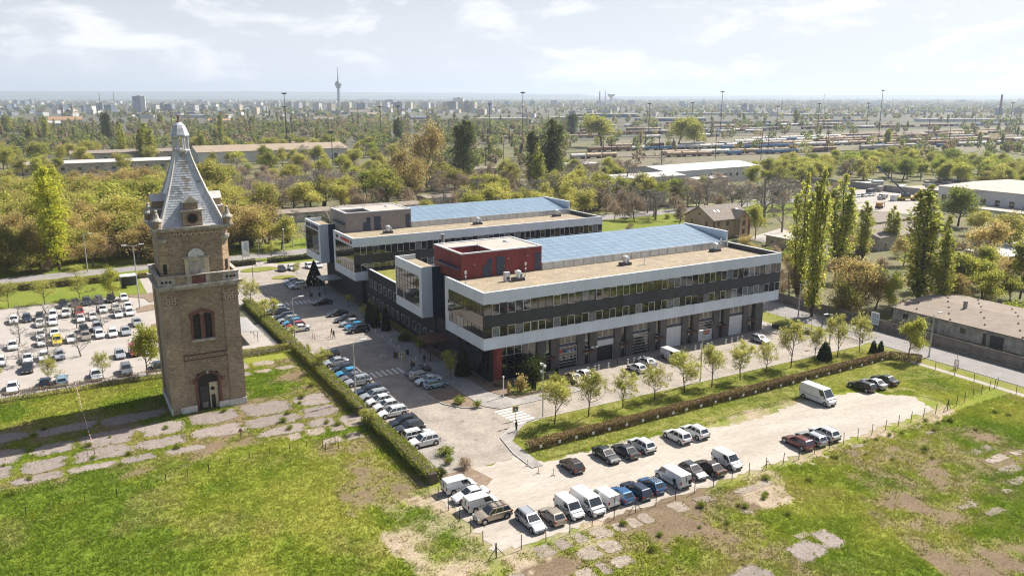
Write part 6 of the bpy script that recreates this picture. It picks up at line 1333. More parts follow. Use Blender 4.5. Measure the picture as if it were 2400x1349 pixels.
for i, (a, b, w, hpx, l, rm) in enumerate(((520,288,60,9,'orange roofed villa on the left middle distance','oroof'),(155,290,70,16,'long orange roofed hall behind the left poplars','oroof'),(120,296,40,12,'pale gabled hall beside the long orange roof','wroof'),(700,290,50,9,'grey mansard roofed house at centre left','tile'),(760,285,46,10,'second grey roofed house at centre left','tile'),(845,268,50,10,'steep grey roofed mansion near the television tower','tile'),(880,275,36,11,'brown hipped roof house beside the mansion','broof'),(985,280,44,8,'glassy low office block beyond the rail land','glass2'),(610,300,40,8,'low white shop block in the left middle distance','wroof'))):
    p = G(a,b); m_ = MPP(a,b); wd = w*m_; hh = hpx*m_
    hall(l, p.x-wd/2, p.x+wd/2, p.y, p.y+18, hh*.55, hh*.45, M['wrender'] if rm != 'glass2' else M['glass2'], M[rm], 'x', [('y',6,hh*.15,hh*.35,2)], 'house')
# pale yard at the right with vehicles and a truck crane
sheet('storage_yard', PXP((1985,447),(2000,490),(2160,505),(2330,470),(2200,432),(2100,438)), .05, M['lot'])
sheet('hut_path', PXP((1745,560),(1830,575),(1900,560),(1830,535)), .05, M['lot'])
for i in range(6):
    p = G(2004+i*8.5, 463-i*.9); car('hatchback', p.x, p.y, W1+.5, ['white','white','charcoal','white','silver','white'][i], f'pale car in the distant storage yard, {ORD[i]} from the left', 'cars in the storage yard')
for a, b, k_, c, l in ((2068,464,'van','white','white van beside the box in the distant storage yard'),(2066,468,'saloon','black','black car before the white van in the distant yard'),(1795,668,'hatchback','silver','silver car hidden under the bare bush right of the front block'),(2200,418,'saloon','silver','silver car on the far road beyond the storage yard'),(2330,655,'suv','silver','silver car among the trees right of the sheds'),(545,492,'saloon','white','white car on the track left of the garage blocks'),(556,503,'hatchback','silver','silver car behind the tower dormer on the track')):
    p = G(a,b); car(k_, p.x, p.y, W1+random.uniform(-.3,.3), c, l)
def container(px, py, L, label, m):
    p = G(px,py); t = thing('container', label, 'container', (p.x,p.y,.05), R(20)); b = MB().box(-L/2,L/2,-1.22,1.22,.1,2.7)
    b.build('shell', m, t); r = MB(); [r.box(-L/2+.15+i*.5,-L/2+.4+i*.5,-1.27,-1.22,.2,2.6) for i in range(int(L/.5)-1)]; r.build('ribs', m, t); MB().box(L/2,L/2+.05,-1.1,1.1,.2,2.6).build('doors', M['steel'], t)
container(2096,470,6,'white box container in the distant storage yard', M['plate']); container(2110,447,12,'long white container at the back of the storage yard', M['plate']); container(2065,448,9,'grey container hut with pale roof in the storage yard', M['conc']); container(2040,455,8,'dark grey container behind the row of yard cars', M['dalu']); container(2360,425,7,'white box container far right on the scrap yard', M['plate'])
def truck(px, py, label, col):
    p = G(px,py); t = thing('lorry', label, 'lorry', (p.x,p.y,.05), R(150)); MB().box(2.2,4.2,-1.2,1.2,.6,3.3).build('cab', M['plate'], t); MB().box(4.2,4.25,-1.1,1.1,1.9,3.1).build('windscreen', M['cglass'], t); MB().box(-4,2.1,-.5,.5,.7,1.0).build('chassis', M['dalu'], t)
    MB().tube((-3.9,0,2.1),(1.8,0,2.1),1.1,k=12).build('tank', col, t)
    for x in (3.2,-1.5,-3): 
        for s in (-1,1): MB().tube((x,s*.85,.5),(x,s*1.15,.5),.5,k=12).build('wheel', M['rubber'], t)
truck(2022,440,'white tanker lorry left in the storage yard', M['plate']); truck(2052,436,'white tanker lorry behind the storage yard fence', M['steel'])
p = G(2128, 470); t = thing('truck_crane', 'yellow truck crane with long dark boom raised to the left', 'crane', (p.x,p.y,.05), R(-30))
MB().box(-5,5,-1.3,1.3,.9,1.7).build('chassis', mat('crane_yellow',(.55,.38,.02),.5), t); MB().box(3,5,-1.25,1.25,1.7,3.2).build('cab', mat('crane_orange',(.42,.16,.03),.5), t); MB().box(-3,.5,-1.2,1.2,1.75,3.4).build('turntable', M['dalu'], t)
for x in (-3.8,-2.4,2.2,3.8):
    for s in (-1,1): MB().tube((x,s*.9,.55),(x,s*1.25,.55),.55,k=12).build('wheel', M['rubber'], t)
MB().tube((-1.2,0,3.2),(-15.5,0,15.5),.45,.32,k=6).build('boom', M['navy'], t); MB().box(-16.6,-14.8,-.4,.4,15.1,16.1).build('boom_head', M['navy'], t); MB().tube((.2,0,2.6),(-5.5,0,6.6),.16,k=6).build('ram', M['steel'], t); MB().tube((-9.5,0,9.6),(-7.5,0,3.0),.04,k=4).build('cable', M['dalu'], t)
p = G(2060,490); t = thing('excavator', 'small orange machine standing in the storage yard', 'machine', (p.x,p.y,.05)); MB().box(-1.6,1.6,-1,1,.4,1.2).build('tracks', M['rubber'], t); MB().box(-1.3,1.0,-.9,.9,1.2,2.8).build('cab', mat('machine_orange',(.40,.22,.04),.6), t); MB().tube((.8,0,1.8),(3.2,0,2.6),.16,k=6).tube((3.2,0,2.6),(3.8,0,.6),.13,k=6).build('arm', M['rust'], t)
hall('grey wall of the scrap yard behind the storage yard', 300, 301, 108, 200, 3.0, 0, M['conc'], M['conc'], 'x', (), 'yard_wall', .05)
# scrap heap
rs = np.random.RandomState(12); b = MB()
for i in range(160):
    p = G(2170+rs.uniform(0,230), 432+rs.uniform(-6,8)); s_ = rs.uniform(.5,1.6); b.box(p.x-s_,p.x+s_,p.y-s_,p.y+s_,0,s_*rs.uniform(.6,1.8),int(rs.randint(0,4)))
stuff(b.build('scrap_heap', [M['steel'],M['rust'],M['dalu'],M['conc']])); o = bpy.data.objects['scrap_heap']; o['label'] = 'long heap of mixed scrap behind the pale hall'; o['category'] = 'scrap'
# ---- rail yard
WCOL = [mat('wagon_'+n, c, .7, var=.15, vs_=.4, orand=.15) for n, c in (('tan',(.46,.34,.22)),('rust',(.24,.13,.08)),('white',(.70,.68,.65)),('blue',(.10,.22,.40)),('grey',(.36,.34,.32)))]
def wagon_meshes(i):
    m_ = WCOL[i]; body = MB()
    if i in (0,2): body.tube((-6.6,0,2.75),(6.6,0,2.75),1.42,k=12); body.box(-.5,.5,-.4,.4,4.1,4.5)
    elif i == 3: body.box(-7,7,-1.4,1.4,1.3,3.3)
    else: body.box(-6.8,6.8,-1.4,1.4,1.2,3.9); body.extr_x([(-1.45,3.9),(1.45,3.9),(.8,4.35),(-.8,4.35)],-6.85,6.85)
    fr = MB().box(-7.2,7.2,-1.2,1.2,.95,1.25)
    for x in (-4.9,4.9): fr.box(x-1.3,x+1.3,-1.1,1.1,.25,.95)
    return body.mesh('wagon_body', m_), fr.mesh('underframe', M['black'])
WM = [wagon_meshes(i) for i in range(5)]
WN = ['tan tank wagon','rust brown box wagon','white tank wagon','blue open wagon','grey box wagon']
rows = [(1376,357,1700,347,.85),(1391,349,2080,334,.72),(1335,374,1640,361,.7),(1640,363,2000,353,.8),(1700,346,2300,323,.92),(1720,338,2330,316,.9),(1760,331,2350,309,.9),(1640,309,2100,298,.85),(1500,313,1800,307,.75),(1130,327,1440,322,.7),(1620,301,2000,292,.8),(1900,357,2360,339,.75),(1560,369,1900,358,.8),(1690,351,2320,328,.9),(1740,335,2350,312,.9),(1000,303,1500,297,.75),(1150,313,1640,304,.75),(2000,301,2420,292,.8),(1300,319,1800,310,.7),(2050,346,2400,331,.8),(1450,327,1700,320,.8),(1560,292,2050,284,.75)]
tr = struct(ob('rail_ballast', None))
M['ballast'] = mat('ballast', (.13,.105,.088), .95, col2=(.17,.14,.112), vs_=.1, fine=.2, fs=.6)
for ri, (a, b, c, d, dens) in enumerate(rows):
    p, q = G(a,b), G(c,d); L = (q-p).length; u = (q-p)/L; ang = math.atan2(u.y,u.x); nrm = Vector((-u.y,u.x,0))
    e0, e1_ = p-u*30, q+u*60
    MB().prism([(e0-nrm*2.4)[:2],(e1_-nrm*2.4)[:2],(e1_+nrm*2.4)[:2],(e0+nrm*2.4)[:2]], .0, .22).build('track_bed', M['ballast'], tr)
    for s in (-.72,.72): MB().prism([(e0+nrm*(s-.05))[:2],(e1_+nrm*(s-.05))[:2],(e1_+nrm*(s+.05))[:2],(e0+nrm*(s+.05))[:2]], .22, .38).build('rail', M['rust'], tr)
    n = int(L/15); run = random.randrange(5); 
    for i in range(n):
        if random.random() < .2: run = random.randrange(5)
        if random.random() > dens: continue
        c_0 = p+u*(i*15+7.5); t = tag(ob('rail_wagon', None, None, (c_0.x,c_0.y,.2), ang), f'{WN[run]} standing in the distant rail yard', 'wagon', 'wagons in the rail yard: '+WN[run]); ob('wagon_body', WM[run][0], t); ob('underframe', WM[run][1], t)
MB().prism([v for v in PXP((1560,397),(1700,388),(2050,372),(2400,345),(2400,296),(1450,325),(1330,380))], .0, .06).build('yard_ground', mat('rail_yard_ground', (.16,.13,.10), .95, col2=(.13,.125,.055), vs_=.03, fine=.25, fs=.3), tr)
# ---- masts and poles
def mast(px, py, top, label, kind):
    p = G(px,py); h = HT(px,py,top); t = thing('light_mast' if kind else 'line_pole', label, 'mast' if kind else 'pole', (p.x,p.y,0)); w = MPP(px,py)
    MB().tube((0,0,0),(0,0,h),max(.22,.95*w),max(.14,.55*w),k=5).build('shaft', M['dpole'], t)
    if kind: MB().lathe([(.6,h-1.0),(2.6,h-.3),(2.6,h+.5),(.4,h+.6)],8).build('lamp_crown', M['dpole'], t)
    else: MB().box(-1.2,1.2,-.1,.1,h-1.2,h-.9).build('crossarm', M['dpole'], t)
    return t
for i, (a, b, c, k_) in enumerate(((674,345,219,1),(1225,338,217,1),(1688,312,215,1),(2060,305,212,1),(1148,322,244,1),(1520,318,243,1),(1620,306,241,1),(1818,318,249,1),(1915,312,243,1),(2030,300,242,1),(2366,300,241,1),(935,330,249,1),(780,385,309,1),(672,330,250,1),(893,320,250,1))):
    mast(a, b, c, ['tallest mast left of the television tower','lone tall mast right of the two dark poplars','tall mast over the middle of the rail yard','tall pale mast at the right of the rail yard','short mast left of centre beyond the poplars','mast beside the blue roofed depot','mast just left of the tall rail yard mast','mast above the tank wagons','mast right of the tank wagons','short mast near the tall pale mast','mast beside the brick chimney at far right','mast behind the small dark poplar','lattice mast standing in the overgrown land at centre left','shorter mast beside the tallest left mast','mast between the villas and the poplars'][i], k_)
for i, (a, b, c) in enumerate(((739,400,350),(944,375,319),(1138,392,343),(1180,393,336),(56,420,385),(1414,365,320),(1433,362,325),(1511,368,308),(1545,352,289),(1676,372,303),(1783,375,297),(1799,362,285),(1933,370,282),(1938,356,296),(2056,350,278),(2174,330,277),(2223,340,292),(2281,322,275),(2355,318,286),(2379,312,274),(1036,318,282),(1052,312,281),(520,280,262),(1123,520,485),(1128,505,478),(1868,640,560))):
    mast(a, b, c, 'dark slender pole in the distant rail land', 0)['group'] = 'poles of the rail land'
# ---- city on the horizon
def flats_mat(nm, wall, win, bw, bh, ms): return brick_mat(nm, win, tuple(v*1.2 for v in win), wall, bw, bh, ms, side=True, orand=0)
FL = [flats_mat('flats_white',(.84,.82,.78),(.14,.15,.17),3.2,3.0,.85), flats_mat('flats_cream',(.74,.64,.48),(.16,.15,.14),3.4,3.0,.9), flats_mat('flats_grey',(.42,.42,.43),(.12,.13,.15),3.0,3.0,.7), flats_mat('flats_blue',(.36,.42,.50),(.10,.13,.18),3.2,3.0,.7)]
FN = ['white','cream','grey','bluish']
def block(px, py, wpx, top, mi, label, group=None, dep=17, rz=None):
    p = G(px,py); m_ = MPP(px,py); w = wpx*m_; h = HT(px,py,top); t = tag(ob('city_block', None, None, (p.x,p.y,0), R(-30)+(random.uniform(-.65,-.1) if rz is None else rz)), label, 'building', group)
    MB().box(-w/2,w/2,-dep/2,dep/2,0,h).build('wall', FL[mi], t); MB().box(-w/2-.3,w/2+.3,-dep/2-.3,dep/2+.3,h,h+.8).box(-w/8,w/8,-2,2,h+.8,h+3.2).build('roof', M['rooflt'] if mi % 2 else M['felt'], t); return t
t = block(328, 264, 26, 226, 3, 'tall blue glass office tower on the left skyline', None, 22, .35)
MB().box(5,19,-11.6,11.6,0,HT(328,264,226)+.9).build('stair_core', M['wrender'], t)
random.seed(21)
flats = [(745,264,18,242,0),(775,262,20,243,1),(757,263,16,244,2),(812,258,22,240,1),(838,257,16,240,0),(850,261,24,242,2),(890,256,14,238,1),(905,257,16,239,0),(935,258,26,240,2),(960,259,12,241,1),(998,258,20,240,0),(915,250,18,234,3),(1045,262,12,240,1),(1060,263,24,239,2),(1083,262,14,238,1),(1095,262,16,238,2),(1110,262,12,239,1),(1075,252,26,230,0),(700,258,16,240,0),(680,254,18,240,2),(716,252,14,238,1),(610,256,12,240,0),(600,268,14,252,1),(620,262,10,248,0),(560,262,14,246,1),(505,258,12,244,0),(480,260,12,246,2),(455,262,20,246,0),(400,262,18,244,3),(385,262,10,242,2),(365,262,14,246,0),(260,266,30,246,3),(240,262,20,242,2),(215,268,16,248,0),(200,262,10,246,3),(150,262,16,246,3),(60,250,10,236,3),(40,248,14,235,3),(75,246,8,233,2),(20,258,14,246,3),(100,272,26,262,0),(170,276,20,266,0),(30,272,18,262,2),(420,272,30,264,0),(350,278,40,270,0),(1150,252,10,238,3),(1190,250,12,238,3),(1250,248,14,237,3),(1300,248,16,236,3),(1345,250,10,238,0),(1405,248,12,236,3),(1440,262,20,250,0),(1480,247,18,236,3),(1560,262,26,252,0),(1600,248,14,238,3),(1650,247,10,237,3),(1420,268,24,256,0),(1385,270,14,258,0),(1345,272,20,262,2),(1240,276,30,266,0),(1130,270,18,256,1),(1150,268,14,254,0),(1015,275,26,266,2),(1745,262,14,244,2),(1760,264,8,246,2),(2150,262,30,258,0),(2080,255,10,246,3),(1980,256,8,247,2),(2340,270,14,254,3),(2385,272,14,254,2)]
for a, b, w, tp, mi in flats: block(a, b, w, tp, mi, f'distant {FN[mi]} block of flats on the skyline', 'distant blocks: '+FN[mi], rz=random.choice([-.3,-.45,-.25,-.6]))
rs = np.random.RandomState(77)
FCM = MB()
def mass(a, b, w, hpx, mi):
    p = G(a,b); m_ = MPP(a,b); ww, h, an = w*m_/2, HT(a,b,b-hpx), R(-30)-random.uniform(.1,.65); ca, sa = math.cos(an), math.sin(an)
    FCM.prism([(p.x+ca*x-sa*y, p.y+sa*x+ca*y) for x, y in ((-ww,-8),(ww,-8),(ww,8),(-ww,8))], 0, h, mi, 4)
for i in range(280):
    a, b = (rs.uniform(-20,2420) if i % 3 else rs.uniform(-20,1150)), 239+34*rs.rand()**1.3; w = rs.uniform(7,26); mi = int(rs.choice([0,0,1,2,3])); hp = rs.uniform(3,9)
    if b > 242.5: block(a, b, w, b-hp, mi, f'distant {FN[mi]} low city building', 'distant low buildings: '+FN[mi])
    else: mass(a, b, w, hp, mi)
for i in range(170): mass(rs.uniform(-20,2420), 237.4+6*rs.rand(), rs.uniform(5,14), rs.uniform(1.8,4.5), int(rs.choice([0,0,1,2,3])))
tag(stuff(FCM.build('far_city', FL+[M['felt']])), 'faint pale buildings massed at the very edge of the city', 'city')
for i, (a, b, w, tp, c, l) in enumerate(((1330,281,80,275,'blue','blue roofed depot in front of the rail yard'),(1175,290,130,278,'white','long white depot beyond the poplars'),(1270,292,60,288,'blue','low blue roofed shed beside the white depot'),(1700,270,200,265,'pale','long pale depot roof beyond the rail yard'),(1420,275,150,268,'blue','blue walled store under the white office blocks'),(1900,272,240,268,'pale','very long pale depot roof at the right'),(2260,285,220,279,'pale','pale long hall at the far right'),(1570,284,160,278,'blue','long blue store behind the rail yard'),(2220,263,100,259,'pale','low white store far right'),(480,276,120,270,'pale','long low white store left of the television tower'),(430,270,60,262,'blue','glassy low office beside the blue tower'))):
    p = G(a,b); m_ = MPP(a,b); t = thing('depot', l, 'building', (p.x,p.y,0), R(-30)); h = HT(a,b,tp); MB().box(-w*m_/2,w*m_/2,-15,15,0,h).build('wall', {'blue':mat('depot_blue',(.05,.14,.28),.6),'white':M['wrender'],'pale':M['wrender']}[c], t); MB().box(-w*m_/2-1,w*m_/2+1,-16,16,h,h+1).build('roof', M['wroof'], t)
# television tower, chimneys, church, water tower
p = G(795, 250); h = HT(795,250,157); t = thing('television_tower', 'tall television tower with round pods on the skyline', 'tower', (p.x,p.y,0)); s_ = h/100
MB().lathe([(5.6*s_,0),(3.8*s_,24*s_),(3.4*s_,46*s_)],12).build('shaft', M['conc'], t); MB().lathe([(3.2*s_,46*s_),(6.5*s_,48*s_),(6.5*s_,50*s_),(4.6*s_,51*s_),(8.6*s_,53*s_),(8.8*s_,58*s_),(6.8*s_,60*s_),(7.2*s_,61*s_),(4.4*s_,64*s_),(1.9*s_,65*s_)],14).build('pods', M['dalu'], t); MB().lathe([(2.0*s_,65*s_),(1.5*s_,82*s_),(1.0*s_,82*s_),(.8*s_,100*s_)],8).build('antenna', M['steel'], t)
for a, b, tp, r_, m_, l in ((236,250,217,3.2,'conc','left slim chimney on the left skyline'),(269,250,216,3.0,'conc','right slim chimney with banded top on the left skyline'),(1405,246,214,6,'dalu','left chimney of the pair on the centre skyline'),(1418,246,213,4,'conc','right chimney of the pair on the centre skyline'),(2342,272,221,3.4,'brownbrick','brown brick chimney at the far right'),(1832,258,234,2.2,'brownbrick','dark chimney above the rail yard'),(518,280,258,1.6,'brownbrick','brick chimney by the orange villa'),(1930,246,219,2.2,'conc','thin mast chimney right of centre skyline')):
    p = G(a,b); h = HT(a,b,tp); t = thing('chimney', l, 'chimney', (p.x,p.y,0)); MB().lathe([(r_,0),(r_*.62,h)],10).build('stack', M[m_], t); MB().lathe([(r_*.72,h-3),(r_*.72,h-1)],10).build('band', M['plate'], t)
p = G(1432, 246); h = HT(1432,246,219); t = thing('water_tower', 'mushroom shaped water tower on the centre skyline', 'tower', (p.x,p.y,0)); MB().lathe([(7,0),(5,h*.6)],12).build('stem', M['wrender'], t); MB().lathe([(5,h*.6),(24,h*.85),(25,h*.95),(8,h)],16).build('tank', M['wrender'], t)
p = G(160, 274); t = thing('church', 'twin spired church at the left middle distance', 'church', (p.x,p.y,0), R(-30)); hh = HT(160,274,245)
for x in (-12,12): MB().box(x-3,x+3,-3,3,0,hh*.62).build('bell_tower', M['render'], t); MB().lathe([(3.6,hh*.62),(2.6,hh*.75),(.2,hh)],8,(x,0)).build('spire', M['felt'], t)
MB().box(-9,9,3,34,0,hh*.42).build('nave', M['render'], t); MB().extr_y([(-10,hh*.42),(10,hh*.42),(0,hh*.66)],3,34).build('roof', M['broof'], t)
# hills
hb = MB(); rs = np.random.RandomState(2)
for r0, hmax, sd in ((15500, 60, 3), (19000, 120, 9)):
    n = 120; prev = None
    for i in range(n+1):
        t_ = math.radians(-10+140*i/n); x, y_ = CAMX+r0*math.cos(t_), CAMY+r0*math.sin(t_); k = (i-60)/60
        hz = hmax*(.55+.9*float(fbm(np.array([i*1.0]), np.array([sd*3.0]), 16, sd)[0]))*(1.25 if i > 55 else .7)
        cur = [(x-1800*math.cos(t_),y_-1800*math.sin(t_),-2),(x,y_,hz),(x+1800*math.cos(t_),y_+1800*math.sin(t_),-2)]
        if prev:
            for j in range(2): hb.face([prev[j],cur[j],cur[j+1],prev[j+1]])
        prev = cur
struct(hb.build('hills', mat('hill_woods',(.07,.085,.045),.95,var=.2,vs_=.001), smooth=True))
# ---------------------------------------------------------------- trees of the surroundings
random.seed(33)
# single trees that stand out
for k_, a, b, c, w, l in (('brightpoplar',140,632,386,72,'bright green leaning poplar left of the tower'),('dpoplar',1087,440,278,58,'broad dark poplar left of centre beyond the offices'),('dpoplar',1290,450,278,58,'tall dark poplar behind the offices at centre'),('dpoplar',1250,446,305,34,'narrow dark poplar left of the tall centre poplar'),('poplar',1262,462,333,40,'lighter poplar in front of the centre dark poplars'),('dpoplar',936,345,274,24,'small dark poplar left of the ochre tree'),
  ('poplar',1868,700,398,52,'left poplar of the trio right of the front block'),('poplar',1902,742,386,56,'middle tallest poplar of the trio right of the front block'),('poplar',1962,622,402,62,'right poplar of the trio right of the front block'),('poplar',2022,605,468,40,'slim poplar between the trio and the big right poplars'),('poplar',2088,580,480,36,'slim poplar before the grey sheds'),('poplar',2152,712,428,84,'largest poplar of the right edge group'),('poplar',2205,724,500,50,'second poplar of the right edge group'),('poplar',2232,700,590,44,'right shorter poplar of the right edge group'),('freshbig',2090,742,640,46,'small bright poplar by the concrete fence'),
  ('poplar',350,378,286,40,'poplar left of the tower lantern'),('poplar',335,380,296,24,'narrow poplar beside the lantern poplar'),('dpoplar',246,332,262,18,'left of two thin poplars far left'),('dpoplar',258,335,262,18,'right of two thin poplars far left'),('poplar',290,372,288,22,'thin poplar between the far pairs'),('poplar',110,330,268,18,'thin distant poplar at the left'),('poplar',18,312,262,20,'thin poplar at the far left edge'),('poplar',75,345,285,22,'poplar above the left ochre crown'),('poplar',475,365,302,22,'slim poplar just right of the lantern'),('poplar',520,345,262,14,'thin dark poplar by the orange villa'),('poplar',380,300,262,16,'distant poplar left of the lantern tip'),('poplar',590,310,272,18,'distant poplar in the left middle ground'),('poplar',2080,342,300,18,'lone poplar in front of the rail wagons'),('poplar',1865,292,256,14,'dark small poplar beyond the rail yard'),('dpoplar',1340,320,265,32,'bushy dark poplar behind the depot'),
  ('freshbig',1410,345,272,90,'large pale willow in front of the rail wagons'),('freshbig',1590,345,275,70,'pale willow right of the large one by the rails'),('freshbig',1625,348,282,50,'smaller willow by the rail yard'),('ochre',1000,440,290,110,'tall ochre tree left of the dark poplar'),('ochre',960,470,350,100,'broad ochre tree below the small dark poplar'),('freshbig',1120,475,410,80,'bright green tree behind the rear block'),('freshbig',1180,478,415,60,'second bright green tree behind the rear block'),('freshbig',1420,480,405,60,'yellow green tree left of the white building'),('dgreenx',1320,480,430,60,''),('bare',760,485,388,110,'large bare tree behind the rear block penthouse'),('bare',640,500,420,100,'pale twisted bare tree right of the tower'),('bare',690,500,415,80,'bare tree with white limbs left of the penthouse'),('bare',1470,455,375,70,'bare tree before the white two storey building'),('bare',1550,410,350,60,'bare tree before the long white roof'),('freshbig',910,480,395,80,'green tree right of the large bare tree'),('green',860,470,400,70,'ivy clad green tree behind the penthouse'),('olive',500,480,380,90,'olive tree just right of the tower spire'),('green',500,462,390,70,'dark leafy tree right of the spire'),
  ('ochre',1965,735,632,96,'left ochre tree of the grove by the concrete fence'),('ochre',2015,728,606,110,'tallest ochre tree of the grove by the concrete fence'),('ochre',2052,724,640,80,'right ochre tree of the grove by the concrete fence'),('olive',1990,745,660,70,'front ochre tree of the grove by the concrete fence'),('brown',1850,700,620,60,'brown bush tree between the front block and the poplars'),('brown',1830,690,630,60,'dark bare bush at the corner behind the front block'),('green',2245,530,440,90,'grey green tree before the pale hall'),('ochre',2300,640,520,110,'ochre tree before the pale hall annex'),('olive',2360,600,500,90,'olive tree at the right edge before the hall'),('freshbig',2390,700,560,100,'fresh green tree at the right edge'),('bare',2270,690,560,70,'bare tree right of the big poplars'),('bare',1720,500,400,110,'large bare tree behind the brick house'),('bare',1655,492,400,90,'bare tree left of the brick house roof'),('bare',1790,520,405,100,'bare tree right of the brick house'),('bare',1830,560,410,80,'ivy clad bare tree right of the brick house'),('freshbig',1770,560,480,46,'pale green tree beside the brick house'),('brown',1440,515,470,40,'leaning bare shrub by the back road'),('green',1500,478,420,70,'dark green shrub tree before the white building'),('green',1545,488,430,80,'dark evergreen clump by the back road'),('green',1590,480,420,60,'evergreen clump right of the white building'),
  ('olive',75,640,575,90,'olive shrub tree at the path left of the poplar'),('brown',115,640,600,22,'small dark red tree on the car park verge')):
    if k_ == 'dgreenx': k_ = 'darkbush'; l = 'dark green clump behind the rear block roof end'
    plant_px(k_, a, b, c, w, l)
# car park trees
for i, (a, b, c, w, k_) in enumerate(((20,720,660,52,'young'),(105,712,655,50,'young'),(188,702,645,52,'young'),(268,700,630,56,'freshbig'),(60,645,615,60,'young'),(178,650,622,40,'young'),(120,905,835,44,'young'),(243,888,823,44,'young'),(345,880,762,68,'freshbig'),(0,910,855,30,'young'))):
    plant_px(k_, a, b, c, w, ['young tree at the left end of the car park lawn','second young tree on the car park lawn','third young tree on the car park lawn','fullest tree on the car park lawn beside the shelter','sparse tree between the car park hedge and back road','thin tree at the middle of the car park hedge','round young tree in the twiggy hedge, left','round young tree in the twiggy hedge, middle','leafy tree against the left side of the tower','young tree cut by the left edge in the twiggy hedge'][i])
for i, (a, b, c) in enumerate(((46,805,745),(110,778,735),(112,815,760),(48,855,800),(118,850,785),(180,770,700),(190,835,775),(228,730,690),(242,775,725),(170,735,705),(285,740,700),(45,742,715),(108,735,705))):
    p = G(a,b); plant('bare', p.x, p.y, HT(a,b,c), 4.6, 'small bare tree standing among the parked cars', 'bare car park trees', name='bare_tree')
# woodland belts, tree by tree
EXC = [(-24,64,190,214),(66,124,208,232),(160,216,190,226),(208,296,200,264),(14,138,500,552),(-98,12,464,506),(114,142,80,108),(122,140,52,76),(146,200,38,84),(150,220,4,28),(245,345,15,100),(238,350,100,180),(124,146,386,408),(136,176,324,348),(190,246,312,338),(-66,66,552,592)]
kinds = {'ochre':0}
LBL = {'ochre':'ochre budding tree','bare':'bare grey tree','olive':'olive budding tree','brown':'brown leafless thicket tree','green':'mid green tree','freshbig':'fresh green tree','bush':'green bush','freshbush':'bright green bush','brownbush':'brown bush','darkbush':'dark evergreen bush','poplar':'slim poplar'}
KG = {k: v+'s' if not v.endswith('bush') else v+'es' for k, v in LBL.items()}
ZONE = ['','in the thicket just across the back road behind the car park','in the left wood behind the car park thicket','among the shrubs behind the garage blocks road','in the scrub behind the garage blocks','in the wood behind the rear block','in the bare copse around the brick house','beside the white hall in the wood','in the overgrown rail land left of centre','in the rail land scrub between the dark poplars','in the wood behind the storage yard','in the wood at the right edge beyond the scrap yard','in the grove behind the concrete fence','behind the derelict low building','before the large pale hall','on the rough ground beside the brick house','around the far warehouses']
def scatter(x0, x1, y0, y1, step, wts, hr, seed, dens=1.0, group='woodland'):
    rs = np.random.RandomState(seed); ks = list(wts); pw = np.array([wts[k] for k in ks]); pw = pw/pw.sum(); y = y0
    while y < y1:
        x = x0
        while x < x1:
            xx, yy = x+rs.uniform(-.45,.45)*step, y+rs.uniform(-.45,.45)*step; x += step
            if rs.rand() > dens: continue
            if any(a-2 < xx < b+2 and c-4 < yy < d+2 for a,b,c,d in EXC): continue
            u, v, d_ = PX(xx, yy, 4)
            if d_ < 5 or u < -170 or u > 2560 or v > 1400: continue
            n = float(vnoise(np.array([xx]), np.array([yy]), 26, seed)[0]); i = int(np.searchsorted(np.cumsum(pw), np.clip(n*.55+rs.rand()*.45,0,.999)))
            k = ks[min(i,len(ks)-1)]; h = rs.uniform(*hr)*(.38 if 'bush' in k else (.75 if k == 'brown' else 1))
            plant(k, xx, yy, h, h*rs.uniform(.75,1.15)*(1.5 if 'bush' in k else 1), LBL[k]+' '+ZONE[seed], f'{KG[k]} {ZONE[seed]}')
        y += step
scatter(-150, -10, 143, 176, 6.8, {'brown':.2,'ochre':.35,'olive':.2,'brownbush':.12,'bush':.13}, (9,14), 1)
scatter(-165, -20, 178, 300, 9.2, {'ochre':.40,'olive':.24,'freshbig':.12,'brown':.2,'green':.04}, (11,17), 2, .97)
scatter(-22, 66, 148, 190, 8.5, {'bush':.25,'darkbush':.3,'bare':.25,'olive':.2}, (7,10), 3, .85)
scatter(-20, 130, 215, 310, 10.2, {'bare':.36,'brown':.28,'olive':.18,'freshbig':.1,'green':.08}, (9,14), 4, 1.0)
scatter(66, 180, 158, 214, 9, {'brown':.3,'bare':.2,'olive':.16,'freshbig':.16,'darkbush':.18}, (9,14), 5, .92)
scatter(125, 240, 120, 225, 10.5, {'bare':.55,'brown':.2,'darkbush':.12,'olive':.13}, (9,14), 6, .7)
scatter(130, 250, 232, 320, 11.5, {'green':.12,'freshbig':.22,'bare':.2,'brown':.28,'olive':.18}, (9,14), 7, .85)
scatter(-150, 130, 310, 460, 14, {'olive':.22,'freshbush':.14,'brownbush':.16,'bush':.1,'brown':.12,'freshbig':.1,'bare':.16}, (9,14), 8, .92)
scatter(130, 260, 330, 400, 15, {'freshbush':.35,'bush':.25,'brownbush':.2,'freshbig':.2}, (8,11), 9, .5)
scatter(250, 350, 128, 250, 10.5, {'green':.3,'freshbig':.3,'olive':.25,'bare':.15}, (9,13), 10, .85)
scatter(345, 470, 100, 260, 12, {'green':.35,'freshbig':.25,'olive':.25,'brown':.15}, (9,13), 11, .8)
scatter(76, 148, -5, 62, 8.5, {'brown':.25,'ochre':.3,'brownbush':.2,'bush':.25}, (5,9), 12, .78)
scatter(108, 165, -60, 6, 8.5, {'green':.2,'freshbig':.25,'brownbush':.2,'bush':.2,'ochre':.15}, (7,11), 13, .75)
scatter(160, 262, 26, 52, 9, {'ochre':.3,'olive':.3,'brownbush':.2,'freshbush':.2}, (6,9), 14, .9)
scatter(84, 150, 100, 136, 10, {'brown':.35,'bush':.35,'brownbush':.3}, (4,8), 15, .5)
